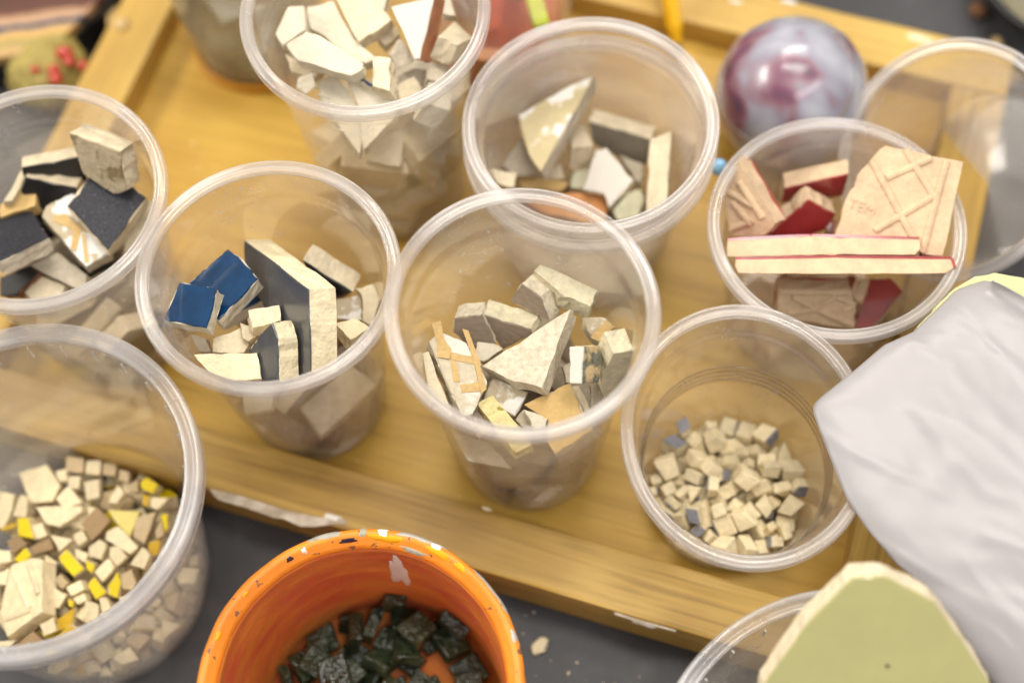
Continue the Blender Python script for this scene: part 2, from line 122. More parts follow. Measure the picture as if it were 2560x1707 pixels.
{'cup': 'C5','name': 'tile_fragment','label': 'pale slab at the right back of the central cup','P': [[9.9,-13.3,91.5],[12.5,-10.5,90.7],[33.3,-22.4,89.7],[29.8,-29.6,91.2],[18.9,-23.8,91.9]],'E': [-1.1,-1.2,-7.8],'body': 'stonegreen','glaze': None},
{'cup': 'C5','name': 'tile_fragment','label': 'pale piece with torn tan paper at the right of the central cup','P': [[26.8,-31.0,85.0],[35.8,-31.7,84.7],[38.4,-35.5,83.9],[34.6,-37.7,83.5],[32.3,-40.8,82.9],[28.2,-36.6,83.9]],'E': [-0.1,1.4,-6.9],'body': 'stonegreen','glaze': ('front','plaster'),'strips': [[[31.0,-36.8,84.1],[35.7,-33.0,84.8],[38.8,-35.4,84.2],[35.0,-37.8,83.8],[33.1,-40.9,83.2],[29.3,-39.1,83.6]]]},
{'cup': 'C5','name': 'tile_fragment','label': 'rough upright block against the right wall of the central cup','P': [[35.7,-55.2,104.5],[43.1,-53.3,102.7],[41.1,-57.0,78.6],[33.7,-60.0,71.4],[31.2,-58.8,86.4]],'E': [-2.6,9.3,-1.2],'body': 'stonegreen','glaze': None},
{'cup': 'C5','name': 'tile_fragment','label': 'white-faced chunk with crumbly grey side beside the triangle','P': [[20.6,-50.6,102.3],[25.5,-52.4,106.1],[24.0,-64.0,99.3],[19.9,-62.2,96.3]],'E': [6.5,3.2,-6.9],'body': 'roughgrey','glaze': ('front','whiteglaze')},
{'cup': 'C5','name': 'tile_fragment','label': 'pale sliver between the triangle and the crumbly chunk','P': [[18.2,-46.8,76.7],[21.3,-45.4,77.0],[20.9,-53.3,75.1],[19.1,-52.8,75.2]],'E': [-0.1,1.4,-5.8],'body': 'white','glaze': None},
{'cup': 'C5','name': 'tile_fragment','label': 'long beige slab with peeling tan paper strips at the left of the central cup','P': [[-30.9,-38.3,87.7],[-26.4,-34.3,86.9],[-17.1,-38.4,84.8],[-12.1,-48.6,83.5],[-10.0,-54.5,82.9],[-16.0,-66.9,83.8],[-19.6,-68.0,84.5],[-24.9,-54.9,86.0]],'E': [-1.6,0.2,-7.8],'body': 'stone','glaze': ('front','stoneface'),'strips': [[[-29.6,-31.0,87.9],[-26.2,-30.3,87.2],[-25.1,-37.7,86.8],[-22.6,-41.6,86.2],[-23.7,-45.6,86.3],[-27.9,-44.9,87.2],[-27.8,-40.4,87.3]],[[-23.9,-42.5,86.4],[-12.6,-45.2,84.0],[-11.8,-47.8,83.8],[-22.9,-45.6,86.1]],[[-18.3,-33.2,85.5],[-16.2,-34.0,85.0],[-13.3,-43.5,84.2],[-10.4,-57.1,83.3],[-12.7,-59.3,83.7],[-14.6,-46.1,84.4]],[[-23.2,-45.0,86.2],[-21.2,-47.1,85.7],[-19.9,-54.3,85.3],[-22.4,-54.4,85.8]],[[-20.2,-55.6,85.3],[-13.1,-54.6,83.9],[-12.4,-58.0,83.7],[-19.5,-58.6,85.1]]]},
{'cup': 'C5','name': 'tile_fragment','label': 'narrow cream slab at the far left of the central cup','P': [[-33.0,-43.4,88.7],[-31.0,-42.7,88.7],[-23.9,-64.5,82.4],[-31.1,-59.7,84.3]],'E': [-0.5,1.8,-6.8],'body': 'cream','glaze': None},
{'cup': 'C5','name': 'tile_fragment','label': 'small whitish fragment left of the triangle','P': [[-13.3,-35.8,78.7],[-11.6,-33.5,79.3],[-3.4,-38.8,77.9],[-11.3,-43.1,76.9],[-14.0,-41.4,77.3]],'E': [-0.1,1.7,-6.8],'body': 'white','glaze': None},
{'cup': 'C5','name': 'tile_fragment','label': 'grey tile piece with white residue below the triangle','P': [[-8.0,-51.2,79.8],[4.8,-57.0,78.2],[-0.5,-65.6,76.0],[-12.0,-58.4,78.0]],'E': [-0.1,1.7,-6.8],'body': 'greycream','glaze': ('front','plaster')},
{'cup': 'C5','name': 'tile_fragment','label': 'yellowish speckled bar pointing to the front of the central cup','P': [[-14.3,-61.8,82.1],[-8.3,-59.1,82.3],[1.0,-72.7,82.0],[5.0,-79.2,81.9],[-1.3,-82.0,81.7],[-7.8,-72.1,81.9]],'E': [0.1,0.2,-8.0],'body': 'yellowstone','glaze': None},
{'cup': 'C5','name': 'tile_fragment','label': 'large tan paper-faced tile at the front of the central cup','P': [[3.0,-62.4,79.5],[20.4,-56.6,83.4],[24.9,-69.5,81.6],[27.3,-74.9,80.9],[13.1,-81.9,77.3],[10.7,-76.8,77.9],[11.6,-69.5,79.5]],'E': [1.1,1.3,-6.8],'body': 'stone','glaze': ('front','kraft')},
{'cup': 'C5','name': 'tile_fragment','label': 'cream strip right of the tan paper-faced tile','P': [[20.9,-55.4,77.0],[23.7,-55.2,77.2],[27.4,-64.9,75.0],[25.0,-65.1,74.8]],'E': [0.3,1.4,-5.8],'body': 'cream','glaze': None},
{'cup': 'C5','name': 'tile_fragment','label': 'pale corner overlapping the tan paper-faced tile','P': [[2.8,-65.4,82.2],[11.2,-69.3,81.2],[9.8,-72.7,80.3],[6.3,-73.2,80.3]],'E': [-0.1,1.2,-4.9],'body': 'white','glaze': None},
{'cup': 'C5','name': 'tile_fragment','label': 'grey-tan chip left of the tan paper-faced tile','P': [[-0.5,-67.0,76.3],[2.9,-63.3,77.2],[6.4,-70.5,75.3],[3.2,-71.1,75.2]],'E': [-0.1,1.5,-5.8],'body': 'greycream','glaze': None},
{'cup': 'C5','name': 'tile_fragment','label': 'grey chip at the front left of the central cup','P': [[-19.1,-65.1,76.6],[-14.6,-62.6,77.2],[-9.0,-69.5,75.4],[-14.4,-72.3,74.8]],'E': [-0.1,1.5,-5.8],'body': 'greycream','glaze': None},
{'cup': 'C5','name': 'tile_fragment','label': 'beige piece below the crumbly chunk','P': [[28.5,-52.9,70.8],[32.6,-51.5,71.1],[32.9,-58.7,69.4],[27.8,-61.6,68.7]],'E': [-0.1,1.4,-5.8],'body': 'stone','glaze': None},
{'cup': 'C5','name': 'tile_fragment','label': 'greyish plate showing through the front wall of the central cup','P': [[-25.2,-64.2,62.3],[-11.6,-68.9,60.8],[-2.5,-79.6,57.8],[-19.3,-75.6,59.1]],'E': [-0.1,1.9,-6.7],'body': 'greycream','glaze': None},
{'cup': 'TB','name': 'tessera','label': 'largest squarish beige tessera at the back of the big tub pile','P': [[-208.6,-50.8,9.8],[-197.3,-47.6,9.5],[-191.3,-56.7,7.9],[-194.3,-63.3,7.1],[-203.1,-63.6,7.6]],'E': [-0.4,0.8,-5.9],'body': 'creamtess','glaze': None,'grp': None},
{'cup': 'TB','name': 'tessera','label': 'small tan tessera loose in the big left tub,back side,on top','P': [[-188.7,-45.5,11.7],[-181.5,-46.4,10.8],[-181.8,-52.4,9.6],[-188.4,-51.6,10.4]],'E': [-0.6,1.2,-5.8],'body': 'tantess','glaze': None,'grp': 'loose tesserae in the big tub'},
{'cup': 'TB','name': 'tessera','label': 'small cream tessera loose in the big left tub,back side,on top','P': [[-180.1,-47.5,10.8],[-174.1,-47.7,10.3],[-174.9,-53.8,9.4],[-180.6,-53.0,10.0]],'E': [-0.5,0.9,-5.9],'body': 'creamtess','glaze': None,'grp': 'loose tesserae in the big tub'},
{'cup': 'TB','name': 'tessera','label': 'small tan tessera loose in the big left tub,back side,on top','P': [[-173.8,-48.3,9.1],[-168.0,-48.9,8.9],[-168.9,-54.0,7.9],[-174.0,-53.1,8.2]],'E': [-0.1,1.1,-5.9],'body': 'tantess','glaze': None,'grp': 'loose tesserae in the big tub'},
{'cup': 'TB','name': 'tessera','label': 'small cream tessera loose in the big left tub,back side,on top','P': [[-193.0,-51.2,10.1],[-188.4,-50.2,10.4],[-188.3,-55.4,9.6],[-191.5,-55.5,9.5]],'E': [0.2,0.9,-5.9],'body': 'creamtess','glaze': None,'grp': 'loose tesserae in the big tub'},
{'cup': 'TB','name': 'tessera','label': 'small cream tessera loose in the big left tub,back side,on top','P': [[-186.7,-54.9,12.8],[-181.6,-54.9,12.6],[-182.2,-59.9,11.8],[-186.6,-59.7,12.0]],'E': [-0.3,1.0,-5.9],'body': 'creamtess','glaze': None,'grp': 'loose tesserae in the big tub'},
{'cup': 'TB','name': 'tessera','label': 'small cream tessera loose in the big left tub,back side,on top','P': [[-180.3,-57.5,12.2],[-173.9,-56.6,12.2],[-174.1,-63.9,10.1],[-179.1,-64.9,10.0]],'E': [-0.2,1.7,-5.8],'body': 'creamtess','glaze': None,'grp': 'loose tesserae in the big tub'},
{'cup': 'TB','name': 'tessera','label': 'small cream tessera loose in the big left tub,back side,on top','P': [[-191.2,-64.0,12.7],[-186.1,-59.3,13.6],[-180.5,-66.1,11.7],[-188.0,-68.2,11.6]],'E': [-0.3,1.4,-5.8],'body': 'creamtess','glaze': None,'grp': 'loose tesserae in the big tub'},
{'cup': 'TB','name': 'tessera','label': 'wide cream wedge tessera in the big tub,below the squarish beige one','P': [[-199.3,-67.1,12.5],[-180.6,-67.8,12.9],[-180.0,-70.3,12.4],[-189.5,-75.9,11.0],[-194.6,-74.3,11.2]],'E': [0.2,1.2,-5.9],'body': 'creamtess','glaze': None,'grp': None},
{'cup': 'TB','name': 'tessera','label': 'tan brown diamond tessera in the middle of the big tub pile','P': [[-180.0,-75.8,12.0],[-174.3,-68.7,12.6],[-168.4,-74.5,10.9],[-175.9,-82.4,10.4]],'E': [-0.7,1.0,-5.9],'body': 'browntess','glaze': None,'grp': None},
{'cup': 'TB','name': 'tessera','label': 'pale yellow triangle tessera in the big tub','P': [[-169.9,-69.9,11.2],[-156.8,-70.9,9.7],[-161.1,-82.0,8.2]],'E': [-0.6,1.0,-5.9],'body': 'creamtess','glaze': ('front','paleyellow'),'grp': None},
{'cup': 'TB','name': 'tessera','label': 'small tan tessera loose in the big left tub,back right side,on top','P': [[-157.3,-74.6,13.1],[-149.2,-72.4,12.9],[-154.1,-85.3,10.9],[-158.5,-82.0,11.8]],'E': [-0.4,1.1,-5.9],'body': 'tantess','glaze': None,'grp': 'loose tesserae in the big tub'},
{'cup': 'TB','name': 'tessera','label': 'small bright yellow tessera loose in the big left tub,back right side,on top','P': [[-157.6,-58.0,9.4],[-154.7,-56.0,9.9],[-149.7,-59.9,9.6],[-152.0,-63.3,8.9],[-156.6,-61.3,8.9]],'E': [0.4,0.9,-5.9],'body': 'creamtess','glaze': ('front','yellow'),'grp': 'loose tesserae in the big tub'},
{'cup': 'TB','name': 'tessera','label': 'small ochre yellow tessera loose in the big left tub,back right side,on top','P': [[-156.4,-63.4,9.3],[-152.8,-64.4,9.4],[-153.7,-68.8,8.7],[-156.3,-67.9,8.6]],'E': [0.5,0.9,-5.9],'body': 'creamtess','glaze': ('front','ochre'),'grp': 'loose tesserae in the big tub'},
{'cup': 'TB','name': 'tessera','label': 'small cream tessera loose in the big left tub,back right side,on top','P': [[-151.9,-65.4,11.4],[-144.4,-66.4,11.9],[-149.9,-70.9,10.5],[-152.5,-69.4,10.5]],'E': [0.5,1.2,-5.9],'body': 'creamtess','glaze': None,'grp': 'loose tesserae in the big tub'},
{'cup': 'TB','name': 'tessera','label': 'small bright yellow tessera loose in the big left tub,back right side,on top','P': [[-147.5,-73.6,12.0],[-144.6,-73.2,12.4],[-144.3,-78.7,11.0],[-146.3,-81.0,10.2]],'E': [0.6,1.5,-5.8],'body': 'creamtess','glaze': ('front','yellow'),'grp': 'loose tesserae in the big tub'},
{'cup': 'TB','name': 'tessera','label': 'small tan tessera loose in the big left tub,right side,on top','P': [[-149.7,-80.6,11.8],[-147.2,-75.8,12.8],[-146.0,-82.0,11.5],[-149.1,-83.7,11.2]],'E': [-0.1,1.2,-5.9],'body': 'tantess','glaze': None,'grp': 'loose tesserae in the big tub'},
{'cup': 'TB','name': 'tessera','label': 'small ochre yellow tessera loose in the big left tub,right side,on top','P': [[-153.1,-84.1,9.1],[-147.6,-83.3,9.6],[-149.0,-89.3,8.1],[-152.2,-89.7,7.8]],'E': [0.4,1.4,-5.8],'body': 'creamtess','glaze': ('front','ochre'),'grp': 'loose tesserae in the big tub'},
{'cup': 'TB','name': 'tessera','label': 'small cream tessera loose in the big left tub,back right side,on top','P': [[-169.1,-79.7,12.8],[-164.7,-77.7,13.0],[-156.6,-86.4,10.9],[-159.7,-89.0,10.6],[-169.7,-82.7,12.3]],'E': [-0.3,1.1,-5.9],'body': 'creamtess','glaze': None,'grp': 'loose tesserae in the big tub'},
{'cup': 'TB','name': 'tessera','label': 'small cream tessera loose in the big left tub,right side,on top','P': [[-168.1,-85.6,10.5],[-164.9,-85.2,10.7],[-161.2,-89.7,9.7],[-165.6,-93.3,8.6],[-168.5,-89.2,9.5]],'E': [0.2,1.5,-5.8],'body': 'creamtess','glaze': None,'grp': 'loose tesserae in the big tub'},
{'cup': 'TB','name': 'tessera','label': 'small cream tessera loose in the big left tub,mid-heap,on top','P': [[-177.5,-84.4,8.7],[-173.1,-81.7,9.5],[-169.8,-83.8,9.4],[-172.2,-89.9,8.3],[-177.1,-88.2,8.2]],'E': [0.4,0.9,-5.9],'body': 'creamtess','glaze': None,'grp': 'loose tesserae in the big tub'},
{'cup': 'TB','name': 'tessera','label': 'small cream tessera loose in the big left tub,mid-heap,on top','P': [[-183.7,-79.4,10.5],[-179.7,-77.9,11.3],[-177.5,-81.8,10.7],[-181.1,-83.9,9.7]],'E': [0.7,1.4,-5.8],'body': 'creamtess','glaze': None,'grp': 'loose tesserae in the big tub'},
{'cup': 'TB','name': 'tessera','label': 'small cream tessera loose in the big left tub,mid-heap,on top','P': [[-192.2,-79.4,12.5],[-183.2,-81.7,11.5],[-188.6,-86.2,11.4]],'E': [-0.5,0.7,-5.9],'body': 'creamtess','glaze': None,'grp': 'loose tesserae in the big tub'},
{'cup': 'TB','name': 'tessera','label': 'small cream tessera loose in the big left tub,back left side,on top','P': [[-200.7,-74.5,11.0],[-196.6,-73.5,11.2],[-194.1,-78.7,10.7],[-198.5,-80.3,10.4]],'E': [0.2,0.7,-6.0],'body': 'creamtess','glaze': None,'grp': 'loose tesserae in the big tub'},
{'cup': 'TB','name': 'tessera','label': 'small bright yellow tessera loose in the big left tub,back left side,on top','P': [[-206.6,-71.3,12.4],[-201.6,-71.7,12.7],[-199.1,-80.4,10.6],[-205.9,-78.6,10.5]],'E': [0.5,1.6,-5.8],'body': 'creamtess','glaze': ('front','yellow'),'grp': 'loose tesserae in the big tub'},
{'cup': 'TB','name': 'tessera','label': 'small ochre yellow tessera loose in the big left tub,back left side,on top','P': [[-214.1,-74.6,9.9],[-208.0,-72.4,9.9],[-207.6,-74.2,9.4],[-212.9,-75.9,9.5]],'E': [-0.6,1.5,-5.8],'body': 'creamtess','glaze': ('front','ochre'),'grp': 'loose tesserae in the big tub'},
{'cup': 'TB','name': 'tessera','label': 'small cream tessera loose in the big left tub,back left side,on top','P': [[-210.3,-68.8,7.6],[-207.0,-60.5,10.1],[-203.7,-62.0,10.1],[-204.7,-70.0,8.0]],'E': [0.6,1.5,-5.8],'body': 'creamtess','glaze': None,'grp': 'loose tesserae in the big tub'},
{'cup': 'TB','name': 'tessera','label': 'small cream tessera loose in the big left tub,back left side,on top','P': [[-217.4,-58.5,10.4],[-209.3,-60.3,10.2],[-210.0,-66.1,9.4],[-213.4,-74.2,8.3],[-216.7,-73.3,8.4]],'E': [0.0,0.8,-5.9],'body': 'creamtess','glaze': None,'grp': 'loose tesserae in the big tub'},
{'cup': 'TB','name': 'tessera','label': 'small brown tessera loose in the big left tub,left side,on top','P': [[-210.1,-80.9,12.4],[-205.6,-78.8,13.2],[-201.4,-82.7,12.5],[-206.9,-86.0,11.3]],'E': [0.4,1.4,-5.8],'body': 'browntess','glaze': None,'grp': 'loose tesserae in the big tub'},
{'cup': 'TB','name': 'tessera','label': 'small bright yellow tessera loose in the big left tub,left side,on top','P': [[-207.1,-88.1,9.9],[-202.3,-83.7,11.5],[-199.7,-86.9,10.8],[-203.3,-90.2,9.6]],'E': [0.4,1.6,-5.8],'body': 'creamtess','glaze': ('front','yellow'),'grp': 'loose tesserae in the big tub'},
{'cup': 'TB','name': 'tessera','label': 'small brown tessera loose in the big left tub,left side,on top','P': [[-200.5,-83.7,11.2],[-192.7,-80.4,11.6],[-191.1,-84.8,10.8],[-198.8,-86.9,10.6]],'E': [-0.2,1.1,-5.9],'body': 'browntess','glaze': None,'grp': 'loose tesserae in the big tub'},
{'cup': 'TB','name': 'tessera','label': 'small cream tessera loose in the big left tub,left side,on top','P': [[-213.9,-83.9,11.4],[-208.5,-84.9,11.5],[-208.0,-89.0,10.8],[-213.8,-89.8,10.3]],'E': [0.3,1.1,-5.9],'body': 'creamtess','glaze': None,'grp': 'loose tesserae in the big tub'},
{'cup': 'TB','name': 'tessera','label': 'small bright yellow tessera loose in the big left tub,mid-heap,on top','P': [[-188.7,-89.0,11.3],[-185.4,-85.5,11.8],[-178.2,-93.7,9.6],[-182.5,-96.6,9.3]],'E': [-0.4,1.2,-5.9],'body': 'creamtess','glaze': ('front','yellow'),'grp': 'loose tesserae in the big tub'},
{'cup': 'TB','name': 'tessera','label': 'small cream tessera loose in the big left tub,mid-heap,on top','P': [[-183.1,-84.9,9.1],[-177.4,-87.1,8.7],[-178.6,-90.7,8.0],[-182.4,-88.6,8.4]],'E': [0.0,1.1,-5.9],'body': 'creamtess','glaze': None,'grp': 'loose tesserae in the big tub'},
{'cup': 'TB','name': 'tessera','label': 'small bright yellow tessera loose in the big left tub,mid-heap,on top','P': [[-177.3,-90.7,12.3],[-173.3,-92.7,11.7],[-174.6,-96.2,10.7],[-176.7,-94.3,11.3]],'E': [-0.1,1.7,-5.8],'body': 'creamtess','glaze': ('front','yellow'),'grp': 'loose tesserae in the big tub'},
{'cup': 'TB','name': 'tessera','label': 'small cream tessera loose in the big left tub,mid-heap,on top','P': [[-173.7,-95.6,10.6],[-168.3,-90.2,11.0],[-165.8,-94.0,10.2],[-170.6,-99.7,9.7]],'E': [-0.4,1.0,-5.9],'body': 'creamtess','glaze': None,'grp': 'loose tesserae in the big tub'},
{'cup': 'TB','name': 'tessera','label': 'small bright yellow tessera loose in the big left tub,front right side,on top','P': [[-176.3,-100.4,10.1],[-173.6,-97.4,10.4],[-168.5,-103.9,9.4],[-172.8,-106.7,9.1]],'E': [-0.2,0.8,-5.9],'body': 'creamtess','glaze': ('front','yellow'),'grp': 'loose tesserae in the big tub'},
{'cup': 'TB','name': 'tessera','label': 'small bright yellow tessera loose in the big left tub,front right side,on top','P': [[-168.2,-102.1,9.8],[-164.2,-96.0,11.1],[-162.6,-100.6,10.0],[-164.2,-106.5,8.7],[-167.9,-105.1,9.1]],'E': [-0.2,1.4,-5.8],'body': 'creamtess','glaze': ('front','yellow'),'grp': 'loose tesserae in the big tub'},
{'cup': 'TB','name': 'tessera','label': 'small tan tessera loose in the big left tub,front right side,on top','P': [[-162.8,-97.6,11.0],[-158.6,-95.3,11.0],[-156.8,-100.9,9.7],[-158.0,-103.8,9.3],[-162.2,-103.1,9.8]],'E': [-0.6,1.2,-5.9],'body': 'tantess','glaze': None,'grp': 'loose tesserae in the big tub'},
{'cup': 'TB','name': 'tessera','label': 'small cream tessera loose in the big left tub,right side,on top','P': [[-159.1,-93.6,11.8],[-154.2,-87.1,12.9],[-151.0,-90.4,12.4],[-153.4,-95.8,11.5]],'E': [0.1,0.9,-5.9],'body': 'creamtess','glaze': None,'grp': 'loose tesserae in the big tub'},
{'cup': 'TB','name': 'tessera','label': 'small cream tessera loose in the big left tub,front side,on top','P': [[-184.4,-101.6,12.0],[-178.4,-99.1,12.9],[-176.7,-102.9,12.5],[-182.1,-105.2,11.7]],'E': [0.5,0.9,-5.9],'body': 'creamtess','glaze': None,'grp': 'loose tesserae in the big tub'},
{'cup': 'TB','name': 'tessera','label': 'small cream tessera loose in the big left tub,front side,on top','P': [[-181.4,-106.1,11.5],[-176.9,-104.4,12.3],[-175.7,-107.2,11.8],[-179.5,-108.6,11.1]],'E': [0.5,1.4,-5.8],'body': 'creamtess','glaze': None,'grp': 'loose tesserae in the big tub'},
{'cup': 'TB','name': 'tessera','label': 'small cream tessera loose in the big left tub,front left side,on top','P': [[-189.6,-101.1,11.3],[-184.4,-104.4,10.4],[-187.8,-109.3,9.3],[-189.9,-107.7,9.7]],'E': [-0.2,1.4,-5.8],'body': 'creamtess','glaze': None,'grp': 'loose tesserae in the big tub'},
{'cup': 'TB','name': 'tessera','label': 'small tan tessera loose in the big left tub,front left side,on top','P': [[-189.7,-97.8,10.8],[-187.3,-95.5,11.2],[-184.1,-99.3,10.3],[-186.6,-101.6,10.0]],'E': [-0.2,1.1,-5.9],'body': 'tantess','glaze': None,'grp': 'loose tesserae in the big tub'},
{'cup': 'TB','name': 'tessera','label': 'small cream tessera loose in the big left tub,front side,on top','P': [[-176.3,-107.2,11.9],[-171.1,-109.3,10.9],[-171.3,-116.8,9.3],[-176.5,-113.8,10.4]],'E': [-0.5,1.3,-5.8],'body': 'creamtess','glaze': None,'grp': 'loose tesserae in the big tub'},
{'cup': 'TB','name': 'tessera','label': 'small ochre yellow tessera loose in the big left tub,front side,on top','P': [[-187.9,-114.0,9.7],[-180.6,-109.9,11.3],[-181.3,-116.3,9.5],[-187.0,-118.2,8.6]],'E': [0.4,1.6,-5.8],'body': 'creamtess','glaze': ('front','ochre'),'grp': 'loose tesserae in the big tub'},
{'cup': 'TB','name': 'tessera','label': 'small bright yellow tessera loose in the big left tub,front side,on top','P': [[-184.0,-105.4,9.2],[-181.5,-106.7,8.9],[-182.1,-109.1,8.4],[-184.0,-108.4,8.5]],'E': [0.1,1.3,-5.9],'body': 'creamtess','glaze': ('front','yellow'),'grp': 'loose tesserae in the big tub'},
{'cup': 'TB','name': 'tessera','label': 'small cream tessera loose in the big left tub,front right side,on top','P': [[-170.8,-106.8,11.7],[-168.3,-106.4,11.7],[-165.9,-111.2,10.4],[-169.6,-112.8,10.1]],'E': [-0.2,1.5,-5.8],'body': 'creamtess','glaze': None,'grp': 'loose tesserae in the big tub'},
{'cup': 'TB','name': 'tessera','label': 'small cream tessera loose in the big left tub,front left side,on top','P': [[-193.5,-116.3,12.7],[-188.0,-113.6,13.1],[-186.9,-118.9,11.6],[-192.0,-120.7,11.4]],'E': [-0.3,1.6,-5.8],'body': 'creamtess','glaze': None,'grp': 'loose tesserae in the big tub'},
{'cup': 'TB','name': 'tessera','label': 'brown blocky tessera at the lower left of the big tub pile','P': [[-207.6,-126.3,9.1],[-196.7,-118.4,10.8],[-191.5,-123.1,9.4],[-198.5,-130.2,7.8]],'E': [-0.2,1.5,-5.8],'body': 'browntess','glaze': None,'grp': None},
{'cup': 'TB','name': 'tessera','label': 'small cream tessera loose in the big left tub,front left side,on top','P': [[-210.6,-121.5,10.6],[-202.9,-121.6,11.5],[-207.4,-125.9,9.8],[-210.6,-125.0,9.7]],'E': [0.7,1.5,-5.8],'body': 'creamtess','glaze': None,'grp': 'loose tesserae in the big tub'},
{'cup': 'TB','name': 'tessera','label': 'small bright yellow tessera loose in the big left tub,front side,on top','P': [[-192.6,-128.6,9.6],[-190.2,-125.7,10.1],[-184.6,-126.7,10.2],[-191.3,-129.2,9.6]],'E': [0.3,0.8,-5.9],'body': 'creamtess','glaze': ('front','yellow'),'grp': 'loose tesserae in the big tub'},
{'cup': 'TB','name': 'tessera','label': 'small bright yellow tessera loose in the big left tub,front side,on top','P': [[-172.8,-120.6,12.3],[-171.6,-117.1,12.9],[-169.2,-119.2,12.3]],'E': [-0.5,1.2,-5.9],'body': 'creamtess','glaze': ('front','yellow'),'grp': 'loose tesserae in the big tub'},
{'cup': 'TB','name': 'tessera','label': 'small cream tessera loose in the big left tub,front right side,on top','P': [[-162.5,-106.9,12.5],[-157.1,-105.9,12.1],[-158.9,-109.4,11.6],[-161.9,-110.5,11.7]],'E': [-0.6,1.1,-5.9],'body': 'creamtess','glaze': None,'grp': 'loose tesserae in the big tub'},
{'cup': 'TB','name': 'tessera','label': 'small cream tessera loose in the big left tub,left side,on top','P': [[-213.9,-93.8,8.8],[-208.9,-91.1,9.4],[-209.9,-97.9,8.6],[-213.7,-97.6,8.3]],'E': [0.4,0.7,-5.9],'body': 'creamtess','glaze': None,'grp': 'loose tesserae in the big tub'},
{'cup': 'TB','name': 'tessera','label': 'small cream tessera loose in the big left tub,left side,on top','P': [[-194.1,-87.4,11.4],[-189.3,-90.5,9.9],[-190.6,-92.3,9.6],[-194.2,-89.2,10.9]],'E': [-0.7,1.6,-5.7],'body': 'creamtess','glaze': None,'grp': 'loose tesserae in the big tub'},
{'cup': 'TB','name': 'tessera','label': 'small tan tessera loose in the big left tub,back right side,on top','P': [[-162.2,-59.2,9.9],[-158.2,-57.1,10.8],[-158.3,-62.1,9.6],[-161.6,-62.4,9.2]],'E': [0.6,1.4,-5.8],'body': 'tantess','glaze': None,'grp': 'loose tesserae in the big tub'},
{'cup': 'TB','name': 'tessera','label': 'small tan tessera loose in the big left tub,back right side,on top','P': [[-166.0,-52.8,11.7],[-162.1,-53.7,11.4],[-162.2,-58.0,10.4],[-166.0,-57.2,10.6]],'E': [-0.1,1.4,-5.8],'body': 'tantess','glaze': None,'grp': 'loose tesserae in the big tub'},
{'cup': 'TB','name': 'tessera','label': 'small cream tessera loose in the big left tub,back right side,on top','P': [[-169.9,-66.4,10.8],[-166.1,-59.7,12.1],[-163.5,-63.0,11.3],[-166.7,-67.2,10.5]],'E': [-0.2,1.3,-5.9],'body': 'creamtess','glaze': None,'grp': 'loose tesserae in the big tub'},
{'cup': 'TB','name': 'tessera','label': 'small cream tessera loose in the big left tub,back side,on top','P': [[-178.4,-68.2,11.6],[-174.6,-68.4,11.6],[-177.7,-72.0,11.1]],'E': [0.0,0.9,-5.9],'body': 'creamtess','glaze': None,'grp': 'loose tesserae in the big tub'},
{'cup': 'TB','name': 'tessera','label': 'small cream tessera loose in the big left tub,front side,on top','P': [[-179.8,-122.8,10.7],[-175.0,-120.1,10.9],[-172.6,-123.7,9.9],[-177.4,-125.9,9.8]],'E': [-0.5,1.3,-5.8],'body': 'creamtess','glaze': None,'grp': 'loose tesserae in the big tub'},
{'cup': 'TB','name': 'tessera','label': 'small cream tessera loose in the big left tub,front right side,on top','P': [[-170.3,-113.2,12.0],[-165.3,-112.9,12.1],[-166.4,-117.1,11.6]],'E': [0.1,0.7,-6.0],'body': 'creamtess','glaze': None,'grp': 'loose tesserae in the big tub'},
{'cup': 'TB','name': 'tessera','label': 'big grooved cream slab at the left of the big tub pile','P': [[-207.9,-90.9,10.8],[-198.4,-89.5,15.1],[-192.8,-91.2,17.5],[-191.5,-112.5,16.8],[-207.2,-119.6,9.5],[-211.2,-107.9,8.4]],'E': [3.2,0.4,-7.3],'body': 'creamtess','glaze': None,'ridges': [[[-206.1,-93.8,11.4],[-197.5,-109.6,14.3]],[[-198.9,-91.9,14.7],[-193.6,-104.7,16.3]],[[-208.2,-112.1,9.5],[-196.7,-110.4,14.6]]]},
{'cup': 'TB','name': 'tessera','label': 'ochre orange tessera with a small hole at the front of the big tub','P': [[-190.3,-125.5,11.6],[-181.5,-117.4,14.4],[-176.0,-121.3,13.6],[-179.2,-124.5,12.5]],'E': [0.3,1.7,-5.8],'body': 'creamtess','glaze': ('front','ochre')},
{'cup': 'X','name': 'tile_fragment','label': 'big pale green glazed tile shard leaning in the lower right tub','P': [[71.0,-186.8,77.9],[75.6,-171.6,93.9],[88.4,-157.0,110.3],[102.9,-145.8,123.4],[112.8,-146.0,124.4],[128.4,-153.6,118.6],[140.8,-168.0,105.4],[147.8,-176.7,97.3],[155.0,-192.5,82.2]],'E': [0.7,5.7,-5.6],'body': 'cream','glaze': ('front','limeglaze'),'taper': 0.3,'jit': 0.1},
{'cup': 'X','name': 'tile_fragment','label': 'pale lime tile edge peeking out from under the white sheet','P': [[149.8,-43.8,85.7],[166.7,-29.2,87.4],[174.7,-25.2,87.8],[182.2,-24.2,87.8],[203.4,-29.9,86.7],[198.6,-57.9,82.9],[163.2,-57.6,83.6]],'E': [-0.1,0.7,-5.0],'body': 'limepale','glaze': None}]
